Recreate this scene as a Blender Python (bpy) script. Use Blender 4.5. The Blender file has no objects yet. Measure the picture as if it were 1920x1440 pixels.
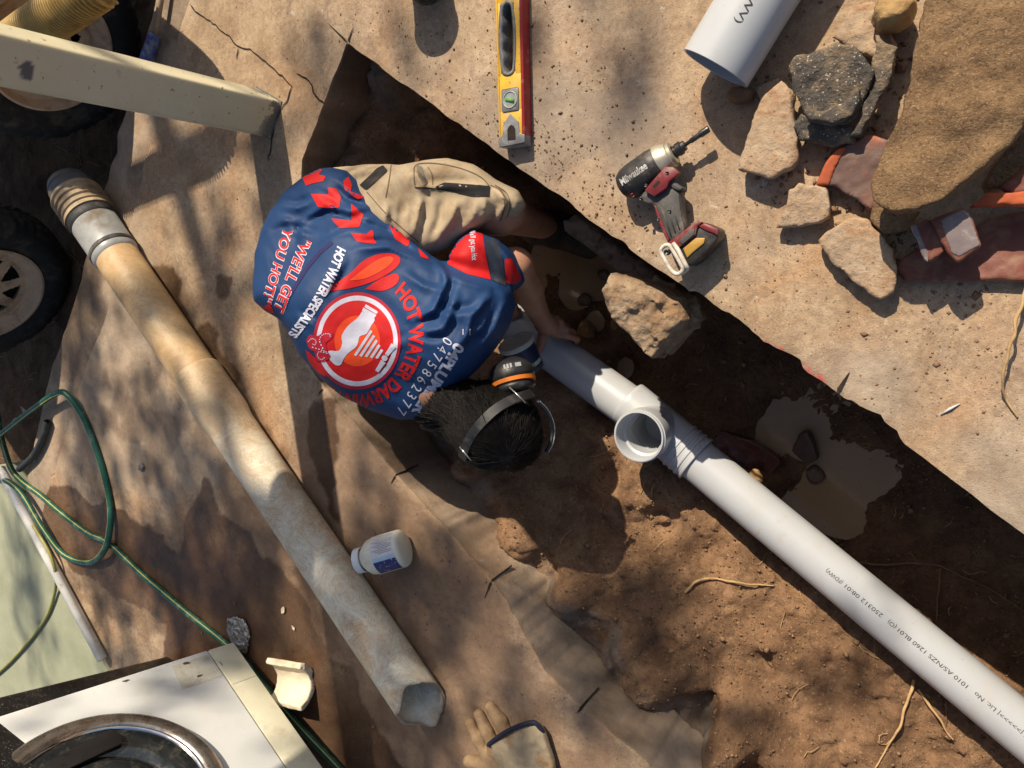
import bpy, bmesh, math, random
import numpy as np
from mathutils import Vector, Matrix
from mathutils.bvhtree import BVHTree

SC = bpy.context.scene
COL = SC.collection
random.seed(7)

# ------------------------------------------------------------------ camera
# The picture is 1920 units wide; the lens, height and tilt were solved from the square
# steel post (its verticals) and the pipes.  World: z = 0 is the top of the concrete slab.
FOC, CAMZ = 1400.0, 1.5
_nd = np.array([1790.0 - 960.0, 500.0 - 720.0])
_t = math.atan(np.hypot(*_nd) / FOC)
_n = _nd / np.hypot(*_nd)
_fw = np.array([-_n[0], _n[1], 0.0])
VD = math.cos(_t) * np.array([0, 0, -1.0]) + math.sin(_t) * _fw
_ax = np.cross([0, 0, -1.0], _fw)
def _rot(v, k, th):
    return v * math.cos(th) + np.cross(k, v) * math.sin(th) + k * np.dot(k, v) * (1 - math.cos(th))
CX = _rot(np.array([1.0, 0, 0]), _ax, _t)
CY = _rot(np.array([0, 1.0, 0]), _ax, _t)
CAM = np.array([0, 0, CAMZ])

cam_data = bpy.data.cameras.new('camera')
cam = bpy.data.objects.new('camera', cam_data)
COL.objects.link(cam)
cam_data.sensor_width = 36.0
cam_data.lens = FOC / 1920.0 * 36.0
cam_data.clip_start = 0.02
cam_data.clip_end = 400.0
mw = Matrix.Identity(4)
for i in range(3):
    mw[i][0], mw[i][1], mw[i][2], mw[i][3] = CX[i], CY[i], -VD[i], CAM[i]
cam.matrix_world = mw
SC.camera = cam

# ------------------------------------------------------------------ light
SUN_EL = math.radians(43.0)
SUN_H = np.array([0.10, -0.995])                       # the way the light travels over the ground
SUN_H = SUN_H / np.linalg.norm(SUN_H)
sun_dir = np.array([SUN_H[0] * math.cos(SUN_EL), SUN_H[1] * math.cos(SUN_EL), -math.sin(SUN_EL)])
world = bpy.data.worlds.new('World')
SC.world = world
world.use_nodes = True
wn = world.node_tree
wn.nodes.clear()
_o = wn.nodes.new('ShaderNodeOutputWorld')
_b = wn.nodes.new('ShaderNodeBackground')
_s = wn.nodes.new('ShaderNodeTexSky')
_s.sky_type = 'NISHITA'
_s.sun_disc = False
_s.sun_elevation = SUN_EL
_s.sun_rotation = math.atan2(-SUN_H[0], -SUN_H[1])
_s.air_density = 1.0
_s.dust_density = 2.0
_b.inputs['Strength'].default_value = 0.078
wn.links.new(_s.outputs[0], _b.inputs['Color'])
wn.links.new(_b.outputs[0], _o.inputs['Surface'])
sl = bpy.data.lights.new('sun', 'SUN')
sl.energy = 5.0
sl.angle = math.radians(0.53)
sl.color = (1.0, 0.875, 0.69)
sun = bpy.data.objects.new('sun', sl)
COL.objects.link(sun)
sun.rotation_euler = Vector(sun_dir.tolist()).to_track_quat('-Z', 'Y').to_euler()
SC.view_settings.view_transform = 'Standard'
SC.view_settings.look = 'None'
SC.view_settings.exposure = 0.46
SC.view_settings.gamma = 1.0
SC.view_settings.use_curve_mapping = False

# ------------------------------------------------------------------ helpers
def A(*a): return np.array(a, float)
def at(px, py, z=0.0):
    """point of the place at height z that shows at (px, py) of the 1920-wide picture"""
    r = VD * FOC + CX * (px - 960.0) - CY * (py - 720.0)
    return CAM + r * (z - CAMZ) / r[2]
def atl(pts, z=0.0): return np.array([at(p[0], p[1], z) for p in pts])
def unit(v):
    v = np.asarray(v, float); return v / np.linalg.norm(v)

def _hash(ix, iy, iz, seed):
    h = (ix.astype(np.uint32) * np.uint32(374761393) + iy.astype(np.uint32) * np.uint32(668265263)
         + iz.astype(np.uint32) * np.uint32(2246822519) + np.uint32((seed * 3266489917) & 0xffffffff))
    h = (h ^ (h >> np.uint32(13))) * np.uint32(1274126177)
    h = (h ^ (h >> np.uint32(16))) * np.uint32(2654435761)
    h = h ^ (h >> np.uint32(15))
    return h.astype(np.float64) / 2147483648.0 - 1.0
def vnoise(P, s, seed=0):
    P = np.asarray(P, float)
    if P.shape[1] == 2: P = np.c_[P, np.zeros(len(P))]
    Q = P * s + 1000.0
    I = np.floor(Q).astype(np.int64); f = Q - I
    f = f * f * f * (f * (f * 6 - 15) + 10)
    r = 0
    for a in (0, 1):
        wx = f[:, 0] if a else 1 - f[:, 0]
        for b in (0, 1):
            wy = f[:, 1] if b else 1 - f[:, 1]
            for c in (0, 1):
                wz = f[:, 2] if c else 1 - f[:, 2]
                r = r + wx * wy * wz * _hash(I[:, 0] + a, I[:, 1] + b, I[:, 2] + c, seed)
    return r
def fbm(P, s, o=4, seed=0, g=0.5):
    r, a, t = 0, 1.0, 0.0
    for k in range(o):
        r = r + a * vnoise(P, s, seed + k * 17); t += a; s *= 2.03; a *= g
    return r / t
def sstep(a, b, x):
    t = np.clip((x - a) / (b - a), 0, 1); return t * t * (3 - 2 * t)

def mesh_np(name, V, Fq=None, polys=None):
    """mesh from numpy verts and quads/tris array (m,k) or a list of polygons"""
    me = bpy.data.meshes.new(name)
    V = np.asarray(V, float)
    if polys is not None:
        me.from_pydata(V.tolist(), [], [list(p) for p in polys])
    else:
        Fq = np.asarray(Fq, np.int32)
        m, k = Fq.shape
        me.vertices.add(len(V)); me.vertices.foreach_set('co', V.ravel().astype(np.float32))
        me.loops.add(m * k); me.loops.foreach_set('vertex_index', Fq.ravel())
        me.polygons.add(m)
        me.polygons.foreach_set('loop_start', np.arange(0, m * k, k, dtype=np.int32))
        me.polygons.foreach_set('loop_total', np.full(m, k, np.int32))
        me.update(calc_edges=True)
        me.validate()
    return me

def obj(name, me, mat=None, parent=None, smooth=True):
    o = bpy.data.objects.new(name, me)
    COL.objects.link(o)
    if mat is not None: me.materials.append(mat)
    if smooth and len(me.polygons):
        me.polygons.foreach_set('use_smooth', np.ones(len(me.polygons), bool))
    if parent is not None: o.parent = parent
    return o
def tag(o, label, cat, group=None):
    o['label'] = label; o['category'] = cat
    if group: o['group'] = group
    return o
def struct(o, kind='structure', label=None):
    o['kind'] = kind
    if label: o['label'] = label
    return o
def thing(name, label, cat, loc, group=None):
    e = bpy.data.objects.new(name, None)
    COL.objects.link(e)
    e.location = Vector([float(x) for x in loc]); e.empty_display_size = 0.05
    e['_o'] = [float(x) for x in loc]
    return tag(e, label, cat, group)
def root_of(o):
    while o.parent is not None: o = o.parent
    return o
def part(name, data, mat, parent, smooth=True, sharp=None):
    """data = (V, F) in world coordinates; parent gives the thing it belongs to"""
    V, F = data
    V = np.asarray(V, float)
    r = root_of(parent) if parent is not None else None
    off = np.array(r['_o']) if (r is not None and '_o' in r) else np.zeros(3)
    if isinstance(F, np.ndarray): me = mesh_np(name, V - off, F)
    else: me = mesh_np(name, V - off, polys=F)
    o = obj(name, me, mat, parent, smooth)
    if sharp is not None: me.set_sharp_from_angle(angle=math.radians(sharp))
    return o
def solo(name, data, mat, label, cat, group=None, smooth=True, sharp=None):
    """a thing that is one mesh; its origin sits at its base"""
    V, F = data
    V = np.asarray(V, float)
    b = np.array([V[:, 0].mean(), V[:, 1].mean(), V[:, 2].min()])
    me = mesh_np(name, V - b, F) if isinstance(F, np.ndarray) else mesh_np(name, V - b, polys=F)
    o = obj(name, me, mat, None, smooth)
    o.location = Vector(b.tolist()); o['_o'] = b.tolist()
    if sharp is not None: me.set_sharp_from_angle(angle=math.radians(sharp))
    return tag(o, label, cat, group)

def join(*ds):
    Vs, Fs, n = [], [], 0
    for V, F in ds:
        V = np.asarray(V, float)
        Vs.append(V); Fs += [[int(i) + n for i in f] for f in F]; n += len(V)
    return np.vstack(Vs), Fs

def frame(d, up=(0, 0, 1)):
    d = unit(d); up = np.asarray(up, float)
    if abs(np.dot(d, unit(up))) > 0.97: up = np.array([0, 1.0, 0]) if abs(d[1]) < .9 else np.array([1.0, 0, 0])
    x = unit(np.cross(up, d)); y = np.cross(d, x)
    return x, y, d

def lathe(p0, p1, prof, seg=32, up=(0, 0, 1), closed=False, a0=0.0, a1=2 * math.pi, k=1.0):
    """prof: list of (s, r): s in metres along p0->p1"""
    p0 = np.asarray(p0, float); x, y, d = frame(np.asarray(p1, float) - p0, up)
    full = abs(a1 - a0 - 2 * math.pi) < 1e-6
    n = seg if full else seg + 1
    th = a0 + (a1 - a0) * np.arange(n) / seg
    V, F = [], []
    for s, r in prof:
        r = r * k
        V.append(p0 + d * s + np.outer(np.cos(th), x) * r + np.outer(np.sin(th), y) * r)
    V = np.vstack(V); m = len(prof)
    for j in range(m if closed else m - 1):
        jn = (j + 1) % m
        for i in range(n if full else n - 1):
            i2 = (i + 1) % n
            F.append([j * n + i, j * n + i2, jn * n + i2, jn * n + i])
    return V, F

def tube(pts, r, seg=10, caps=True, flat=None):
    """tube along points; r number or list"""
    P = np.asarray(pts, float); n = len(P)
    R = np.full(n, r, float) if np.isscalar(r) else np.asarray(r, float)
    T = np.gradient(P, axis=0)
    V = []; x = None
    for i in range(n):
        d = unit(T[i])
        if x is None: x, y, _ = frame(d)
        else:
            x = unit(x - d * np.dot(x, d)); y = np.cross(d, x)
        th = 2 * math.pi * np.arange(seg) / seg
        V.append(P[i] + R[i] * (np.outer(np.cos(th), x) + np.outer(np.sin(th), y)))
    V = np.vstack(V); F = []
    for j in range(n - 1):
        for i in range(seg):
            i2 = (i + 1) % seg
            F.append([j * seg + i, j * seg + i2, (j + 1) * seg + i2, (j + 1) * seg + i])
    if caps:
        F.append(list(range(seg))[::-1]); F.append([(n - 1) * seg + i for i in range(seg)])
    return V, F

def spline(pts, n=8):
    P = np.asarray(pts, float)
    Q = np.vstack([2 * P[0] - P[1], P, 2 * P[-1] - P[-2]])
    out = []
    for i in range(1, len(Q) - 2):
        p0, p1, p2, p3 = Q[i - 1], Q[i], Q[i + 1], Q[i + 2]
        for k in range(n):
            t = k / n
            out.append(0.5 * ((2 * p1) + (-p0 + p2) * t + (2 * p0 - 5 * p1 + 4 * p2 - p3) * t * t
                              + (-p0 + 3 * p1 - 3 * p2 + p3) * t ** 3))
    out.append(P[-1])
    return np.array(out)

def box(o, ex, ey, ez, bevel=0.0):
    """box from corner o with edge vectors; bevelled corners when bevel > 0"""
    o, ex, ey, ez = [np.asarray(v, float) for v in (o, ex, ey, ez)]
    if bevel <= 0:
        V = [o + ex * a + ey * b + ez * c for c in (0, 1) for b in (0, 1) for a in (0, 1)]
        F = [[0, 2, 3, 1], [4, 5, 7, 6], [0, 1, 5, 4], [2, 6, 7, 3], [0, 4, 6, 2], [1, 3, 7, 5]]
        return np.array(V), F
    bm = bmesh.new()
    bmesh.ops.create_cube(bm, size=1.0)
    lx, ly, lz = [np.linalg.norm(v) for v in (ex, ey, ez)]
    for v in bm.verts: v.co = Vector(((v.co.x + .5) * lx, (v.co.y + .5) * ly, (v.co.z + .5) * lz))
    bmesh.ops.bevel(bm, geom=list(bm.edges) + list(bm.verts), offset=bevel, segments=2, profile=0.5, affect='EDGES')
    bm.verts.index_update()
    ux, uy, uz = ex / lx, ey / ly, ez / lz
    V = np.array([o + ux * v.co.x + uy * v.co.y + uz * v.co.z for v in bm.verts])
    F = [[v.index for v in f.verts] for f in bm.faces]
    bm.free()
    return V, F

def prism(poly, d, bevel=0.0):
    """extrude a planar 3-D polygon along vector d (bevelled)"""
    P = np.asarray(poly, float); d = np.asarray(d, float)
    bm = bmesh.new()
    a = [bm.verts.new(p) for p in P]; b = [bm.verts.new(p + d) for p in P]
    bm.faces.new(a[::-1]); bm.faces.new(b)
    n = len(P)
    for i in range(n): bm.faces.new([a[i], a[(i + 1) % n], b[(i + 1) % n], b[i]])
    bmesh.ops.recalc_face_normals(bm, faces=list(bm.faces))
    if bevel > 0:
        bmesh.ops.bevel(bm, geom=list(bm.edges), offset=bevel, segments=2, profile=0.5, affect='EDGES')
    bm.verts.index_update()
    V = np.array([v.co[:] for v in bm.verts]); F = [[v.index for v in f.verts] for f in bm.faces]
    bm.free()
    return V, F

def sd_poly(U, poly):
    """signed distance to a polygon, positive inside"""
    U = np.asarray(U, float); P = np.asarray(poly, float); n = len(P)
    d = np.full(len(U), 1e9); ins = np.zeros(len(U), bool)
    for i in range(n):
        a, b = P[i], P[(i + 1) % n]
        e = b - a; w = U - a
        t = np.clip((w @ e) / max(e @ e, 1e-12), 0, 1)
        q = w - t[:, None] * e
        d = np.minimum(d, (q * q).sum(1))
        c = ((a[1] > U[:, 1]) != (b[1] > U[:, 1]))
        with np.errstate(divide='ignore', invalid='ignore'):
            xi = (b[0] - a[0]) * (U[:, 1] - a[1]) / (b[1] - a[1]) + a[0]
        ins ^= c & (U[:, 0] < xi)
    d = np.sqrt(d)
    return np.where(ins, d, -d)
def nearest_on(U, poly):
    P = np.asarray(poly, float); n = len(P)
    best = np.full(len(U), 1e9); Q = np.array(U, float)
    for i in range(n):
        a, b = P[i], P[(i + 1) % n]
        e = b - a; w = U - a
        t = np.clip((w @ e) / max(e @ e, 1e-12), 0, 1)
        q = a + t[:, None] * e
        dd = ((U - q) ** 2).sum(1); m = dd < best
        best[m] = dd[m]; Q[m] = q[m]
    return Q
def grid_poly(poly, h, snap=True, coarse=None):
    """regular grid of quads filling a polygon, its rim pulled onto the outline.
    returns V2, quads, rim edges"""
    P = np.asarray(poly, float)
    lo = P.min(0) - h; hi = P.max(0) + h
    nx, ny = [int(k) + 2 for k in (hi - lo) / h]
    xs = lo[0] + np.arange(nx + 1) * h; ys = lo[1] + np.arange(ny + 1) * h
    cx, cy = np.meshgrid(xs[:-1] + h / 2, ys[:-1] + h / 2, indexing='ij')
    C0 = np.c_[cx.ravel(), cy.ravel()]
    if coarse is None: ins = sd_poly(C0, P) > 0
    else:
        dc = sd_poly(C0, coarse); ins = dc > 0
        nb_ = np.abs(dc) < 0.05; ins[nb_] = sd_poly(C0[nb_], P) > 0
    ins = ins.reshape(nx, ny)
    I, J = np.nonzero(ins)
    def vid(i, j): return i * (ny + 1) + j
    Q = np.c_[vid(I, J), vid(I + 1, J), vid(I + 1, J + 1), vid(I, J + 1)]
    u, inv = np.unique(Q.ravel(), return_inverse=True)
    Q = inv.reshape(-1, 4)
    V = np.c_[xs[u // (ny + 1)], ys[u % (ny + 1)]]
    E = np.vstack([Q[:, [0, 1]], Q[:, [1, 2]], Q[:, [2, 3]], Q[:, [3, 0]]])
    key = np.sort(E, 1); key = key[:, 0] * len(V) + key[:, 1]
    k, first, cnt = np.unique(key, return_index=True, return_counts=True)
    rim = E[first[cnt == 1]]
    if snap:
        b = np.unique(rim); V[b] = nearest_on(V[b], P)
    return V, Q, rim

def nets(f, lo, hi, h, lip=1.0, k=4):
    """surface-nets mesh of the zero set of f (negative inside)"""
    lo = np.asarray(lo, float); hi = np.asarray(hi, float)
    nb = np.maximum(1, np.ceil((hi - lo) / (h * k)).astype(int))
    H = h * k
    gc = np.stack(np.meshgrid(*[lo[i] + np.arange(nb[i] + 1) * H for i in range(3)], indexing='ij'), -1)
    fc = f(gc.reshape(-1, 3)).reshape(gc.shape[:3])
    near = np.abs(fc) < H * 1.75 * lip
    bl = np.zeros(nb, bool)
    for a in (0, 1):
        for b in (0, 1):
            for c in (0, 1):
                bl |= near[a:a + nb[0], b:b + nb[1], c:c + nb[2]]
    n = nb * k + 1
    F = np.repeat(np.repeat(np.repeat(fc[:-1, :-1, :-1], k, 0), k, 1), k, 2)
    F = np.pad(F, ((0, 1),) * 3, mode='edge')
    act = np.zeros(n, bool)
    fb = np.repeat(np.repeat(np.repeat(bl, k, 0), k, 1), k, 2)
    for a in (0, 1):
        for b in (0, 1):
            for c in (0, 1):
                act[a:a + n[0] - 1, b:b + n[1] - 1, c:c + n[2] - 1] |= fb
    idx = np.argwhere(act)
    F[act] = f(lo + idx * h)
    for ax in range(3):                                  # keep it closed at the box
        s = [slice(None)] * 3; s[ax] = 0; F[tuple(s)] = np.abs(F[tuple(s)]) + 1e-6
        s[ax] = -1; F[tuple(s)] = np.abs(F[tuple(s)]) + 1e-6
    S = F < 0
    c8 = [S[a:n[0] - 1 + a, b:n[1] - 1 + b, c:n[2] - 1 + c] for a in (0, 1) for b in (0, 1) for c in (0, 1)]
    anyc = np.logical_or.reduce(c8); allc = np.logical_and.reduce(c8)
    cells = np.argwhere(anyc & ~allc)
    ids = -np.ones(n - 1, np.int64); ids[tuple(cells.T)] = np.arange(len(cells))
    acc = np.zeros((len(cells), 3)); cnt = np.zeros(len(cells))
    for ax in range(3):
        o1, o2 = [i for i in range(3) if i != ax]
        for a in (0, 1):
            for b in (0, 1):
                p = cells.copy(); p[:, o1] += a; p[:, o2] += b
                q = p.copy(); q[:, ax] += 1
                fa = F[tuple(p.T)]; fbv = F[tuple(q.T)]
                m = (fa < 0) != (fbv < 0)
                t = np.where(m, fa / np.where(m, fa - fbv, 1), 0)
                pt = p.astype(float); pt[:, ax] += t
                acc[m] += pt[m]; cnt[m] += 1
    V = lo + acc / cnt[:, None] * h
    Qs = []
    for ax in range(3):
        o1, o2 = (ax + 1) % 3, (ax + 2) % 3
        sa = [slice(None)] * 3; sb = [slice(None)] * 3
        sa[ax] = slice(0, -1); sb[ax] = slice(1, None)
        s0, s1 = S[tuple(sa)], S[tuple(sb)]
        e = np.argwhere(s0 != s1)
        e = e[(e[:, o1] > 0) & (e[:, o2] > 0) & (e[:, o1] < n[o1] - 1) & (e[:, o2] < n[o2] - 1)]
        flip = ~S[tuple(e.T)]
        def cid(d1, d2):
            c = e.copy(); c[:, o1] += d1; c[:, o2] += d2
            return ids[tuple(c.T)]
        q = np.c_[cid(-1, -1), cid(0, -1), cid(0, 0), cid(-1, 0)]
        q[flip] = q[flip][:, ::-1]
        Qs.append(q)
    Q = np.vstack(Qs)
    return V, Q[(Q >= 0).all(1)]

def relax(V, Q, it=2, lam=0.5):
    V = V.copy()
    E = np.vstack([Q[:, [0, 1]], Q[:, [1, 2]], Q[:, [2, 3]], Q[:, [3, 0]]]); E = np.vstack([E, E[:, ::-1]])
    for _ in range(it):
        acc = np.zeros_like(V); c = np.bincount(E[:, 0], minlength=len(V)).astype(float)
        for k in range(3): acc[:, k] = np.bincount(E[:, 0], V[E[:, 1], k], minlength=len(V))
        V = V + lam * (acc / np.maximum(c, 1)[:, None] - V)
    return V

# signed-distance pieces (negative inside)
def cone(P, a, b, ra, rb):
    a = np.asarray(a, float); b = np.asarray(b, float)
    e = b - a; w = P - a
    t = np.clip((w @ e) / (e @ e), 0, 1)
    return np.linalg.norm(w - t[:, None] * e, axis=1) - (ra + (rb - ra) * t)
def chain(P, pts, rs, k=0.02):
    d = None
    for i in range(len(pts) - 1):
        c = cone(P, pts[i], pts[i + 1], rs[i], rs[i + 1])
        d = c if d is None else smin(d, c, k)
    return d
def ell(P, c, M, r):
    q = ((P - np.asarray(c)) @ np.asarray(M).T) / np.asarray(r)
    k0 = np.linalg.norm(q, axis=1); k1 = np.linalg.norm(q / np.asarray(r), axis=1)
    return k0 * (k0 - 1) / np.maximum(k1, 1e-6)
def smin(a, b, k):
    h = np.clip(0.5 + 0.5 * (b - a) / k, 0, 1)
    return b * (1 - h) + a * h - k * h * (1 - h)

# ------------------------------------------------------------------ materials
def lin(c):
    return tuple(((v / 255) / 12.92 if v / 255 <= 0.04045 else ((v / 255 + 0.055) / 1.055) ** 2.4) for v in c)
class NT:
    def __init__(s, name):
        s.m = bpy.data.materials.new(name); s.m.use_nodes = True
        s.t = s.m.node_tree; s.t.nodes.clear()
        s.out = s.n('ShaderNodeOutputMaterial'); s.b = s.n('ShaderNodeBsdfPrincipled')
        s.l(s.b.outputs[0], s.out.inputs['Surface'])
        s.tc = s.n('ShaderNodeTexCoord').outputs['Object']
    def n(s, t, **kw):
        x = s.t.nodes.new(t)
        for k, v in kw.items(): setattr(x, k, v)
        return x
    def l(s, a, b): s.t.links.new(a, b)
    def noise(s, scale, detail=4, rough=0.55, dist=0.0, stretch=None):
        x = s.n('ShaderNodeTexNoise')
        x.inputs['Scale'].default_value = scale; x.inputs['Detail'].default_value = detail
        x.inputs['Roughness'].default_value = rough; x.inputs['Distortion'].default_value = dist
        if stretch is not None:
            mp = s.n('ShaderNodeMapping'); mp.inputs['Scale'].default_value = stretch[0]
            mp.inputs['Rotation'].default_value = stretch[1]
            s.l(s.tc, mp.inputs['Vector']); s.l(mp.outputs[0], x.inputs['Vector'])
        else: s.l(s.tc, x.inputs['Vector'])
        return x.outputs['Fac']
    def voro(s, scale, feature='F1'):
        x = s.n('ShaderNodeTexVoronoi', feature=feature); x.inputs['Scale'].default_value = scale
        s.l(s.tc, x.inputs['Vector']); return x
    def ramp(s, fac, stops, interp='LINEAR'):
        r = s.n('ShaderNodeValToRGB'); r.color_ramp.interpolation = interp
        e = r.color_ramp.elements
        while len(e) < len(stops): e.new(0.5)
        for i, (p, c) in enumerate(stops):
            e[i].position = p
            e[i].color = (c, c, c, 1) if np.isscalar(c) else (*c, 1)
        s.l(fac, r.inputs[0]); return r.outputs[0]
    def attr(s, name):
        a = s.n('ShaderNodeAttribute', attribute_name=name); return a.outputs['Fac']
    def mix(s, fac, a, b, mode='MIX'):
        x = s.n('ShaderNodeMix', data_type='RGBA', blend_type=mode)
        for sock, v in ((x.inputs[0], fac), (x.inputs[6], a), (x.inputs[7], b)):
            if hasattr(v, 'is_output') or isinstance(v, bpy.types.NodeSocket): s.l(v, sock)
            elif np.isscalar(v): sock.default_value = v
            else: sock.default_value = (*v, 1)
        return x.outputs[2]
    def math(s, op, a, b=None):
        x = s.n('ShaderNodeMath', operation=op)
        for sock, v in ((x.inputs[0], a), (x.inputs[1], b)):
            if v is None: continue
            if isinstance(v, bpy.types.NodeSocket): s.l(v, sock)
            else: sock.default_value = v
        return x.outputs[0]
    def bump(s, h, strength=0.4, dist=0.003, prev=None):
        x = s.n('ShaderNodeBump'); x.inputs['Strength'].default_value = strength
        x.inputs['Distance'].default_value = dist
        s.l(h, x.inputs['Height'])
        if prev is not None: s.l(prev, x.inputs['Normal'])
        return x.outputs[0]
    def fin(s, col, rough=0.7, nrm=None, metal=0.0, spec=0.5, **kw):
        for k, v in (('Base Color', col), ('Roughness', rough), ('Metallic', metal), ('Specular IOR Level', spec)):
            if isinstance(v, bpy.types.NodeSocket): s.l(v, s.b.inputs[k])
            elif np.isscalar(v): s.b.inputs[k].default_value = v
            else: s.b.inputs[k].default_value = (*v, 1)
        for k, v in kw.items(): s.b.inputs[k.replace('_', ' ')].default_value = v
        if nrm is not None: s.l(nrm, s.b.inputs['Normal'])
        return s.m
MC = {}
def pm(name, c1, c2=None, scale=30, rough=0.6, bump=0.3, bdist=0.002, bscale=None, metal=0.0, spec=0.4,
       dirt=None, dirt_amt=0.5, dirt_scale=12, speck=None, speck_scale=300, detail=5):
    """general worn material: two tones by noise, dirt blotches, specks, fine relief"""
    if name in MC: return MC[name]
    t = NT(name)
    if c2 is None: c2 = tuple(v * 0.75 for v in c1)
    col = t.ramp(t.noise(scale, detail, 0.6), [(0.32, c2), (0.68, c1)])
    if dirt is not None:
        d = t.ramp(t.noise(dirt_scale, 7, 0.68, 0.3), [(0.62 - dirt_amt * 0.32, 0.0), (0.75 - dirt_amt * 0.15, 1.0)])
        col = t.mix(d, col, dirt)
    if speck is not None:
        sp = t.ramp(t.noise(speck_scale, 2, 0.5), [(0.64, 0.0), (0.70, 1.0)])
        col = t.mix(sp, col, speck)
    rr = t.ramp(t.noise(scale * 1.7, 3), [(0.3, max(0.04, rough - 0.1)), (0.7, min(1, rough + 0.1))])
    nr = t.bump(t.noise(bscale or scale * 4, 5, 0.6), bump, bdist) if bump > 0 else None
    MC[name] = t.fin(col, rr, nr, metal, spec)
    return MC[name]
# ------------------------------------------------------------------ ground materials
def slab_material():
    t = NT('weathered_concrete')
    big = t.noise(1.6, 6, 0.62, 0.4)
    mid = t.noise(9, 6, 0.65)
    fine = t.noise(70, 4, 0.7)
    grit = t.noise(420, 2, 0.6)
    base = t.ramp(mid, [(0.28, (0.225, 0.145, 0.082)), (0.50, (0.365, 0.255, 0.155)), (0.74, (0.500, 0.375, 0.245))])
    rust = t.ramp(t.noise(3.3, 7, 0.66, 0.6), [(0.48, 0.0), (0.66, 0.8)])
    base = t.mix(rust, base, (0.42, 0.235, 0.115))
    grey = t.ramp(big, [(0.47, 0.0), (0.64, 0.7)])
    base = t.mix(grey, base, t.ramp(mid, [(0.3, (0.25, 0.190, 0.138)), (0.7, (0.47, 0.375, 0.275))]))
    base = t.mix(t.ramp(fine, [(0.35, 0.42), (0.6, 0.0)]), base, (0.16, 0.10, 0.065))
    base = t.mix(t.ramp(grit, [(0.60, 0.0), (0.70, 0.45)]), base, (0.60, 0.50, 0.40))
    base = t.mix(t.ramp(t.noise(170, 3, 0.6), [(0.63, 0.0), (0.71, 0.85)]), base, (0.075, 0.045, 0.030))
    base = t.mix(t.ramp(t.noise(14, 6, 0.72, 0.5), [(0.54, 0.0), (0.70, 0.62)]), base, (0.15, 0.10, 0.07))
    base = t.mix(t.ramp(t.noise(34, 5, 0.7, 0.3), [(0.56, 0.0), (0.66, 0.5)]), base, (0.20, 0.125, 0.075))
    base = t.mix(t.ramp(t.noise(26, 6, 0.7), [(0.63, 0.0), (0.70, 0.6)]), base, (0.58, 0.52, 0.46))
    mud = t.attr('mud')
    mudc = t.ramp(t.noise(16, 6, 0.65, 0.3), [(0.3, (0.125, 0.074, 0.048)), (0.7, (0.215, 0.135, 0.088))])
    base = t.mix(t.math('MULTIPLY', mud, t.ramp(t.noise(6, 6, 0.7, 0.4), [(0.30, 0.93), (0.70, 0.45)])), base, mudc)
    grey2 = t.attr('grey')
    base = t.mix(t.math('MULTIPLY', grey2, 0.7), base, t.ramp(mid, [(0.3, (0.22, 0.175, 0.135)), (0.7, (0.38, 0.315, 0.25))]))
    red = t.math('MULTIPLY', t.attr('red'), t.ramp(t.noise(60, 4, 0.7), [(0.40, 0.0), (0.60, 0.95)]))
    base = t.mix(red, base, (0.46, 0.045, 0.055))
    wet = t.attr('wet')
    wetc = t.mix(1.0, base, (0.38, 0.32, 0.28), 'MULTIPLY')
    base = t.mix(wet, base, wetc)
    r = t.mix(wet, t.ramp(mid, [(0.3, 0.82), (0.7, 0.95)]), t.ramp(t.noise(30, 4), [(0.35, 0.32), (0.65, 0.55)]))
    h = t.mix(0.5, fine, grit)
    n1 = t.bump(h, 0.55, 0.0025)
    n2 = t.bump(t.noise(22, 6, 0.65), 0.5, 0.006, n1)
    n3 = t.bump(t.ramp(t.noise(230, 3, 0.6), [(0.30, 0.0), (0.42, 1.0)]), 0.45, 0.002, n2)
    return t.fin(base, r, n3, spec=0.35)
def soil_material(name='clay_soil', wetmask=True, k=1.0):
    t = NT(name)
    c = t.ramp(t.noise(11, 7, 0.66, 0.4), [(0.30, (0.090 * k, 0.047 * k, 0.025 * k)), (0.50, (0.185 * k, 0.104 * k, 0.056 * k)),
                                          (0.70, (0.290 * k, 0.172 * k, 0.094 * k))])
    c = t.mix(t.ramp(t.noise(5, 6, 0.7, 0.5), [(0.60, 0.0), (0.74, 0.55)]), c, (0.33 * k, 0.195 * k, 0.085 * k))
    c = t.mix(t.ramp(t.noise(140, 3, 0.65), [(0.60, 0.0), (0.70, 0.6)]), c, (0.42 * k, 0.29 * k, 0.16 * k))
    c = t.mix(t.ramp(t.noise(90, 4, 0.7), [(0.30, 0.8), (0.44, 0.0)]), c, (0.045, 0.024, 0.014))
    rough = 0.93
    if wetmask:
        w = t.attr('wet')
        c = t.mix(w, c, t.mix(1.0, c, (0.62, 0.57, 0.53), 'MULTIPLY'))
        rough = t.mix(w, (0.93,) * 3, t.ramp(t.noise(60, 4), [(0.4, 0.16), (0.62, 0.6)]))
        g = t.attr('grey')
        c = t.mix(g, c, t.ramp(t.noise(20, 6, 0.6), [(0.3, (0.16, 0.13, 0.105)), (0.7, (0.34, 0.30, 0.255))]))
    n1 = t.bump(t.noise(300, 4, 0.75), 0.8, 0.003)
    n2 = t.bump(t.noise(75, 7, 0.72), 0.8, 0.006, n1)
    return t.fin(c, rough, n2, spec=0.3)
M_SLAB = slab_material()
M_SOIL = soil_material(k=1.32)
M_DARKSOIL = soil_material('litter_soil', False, 0.55)

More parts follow.
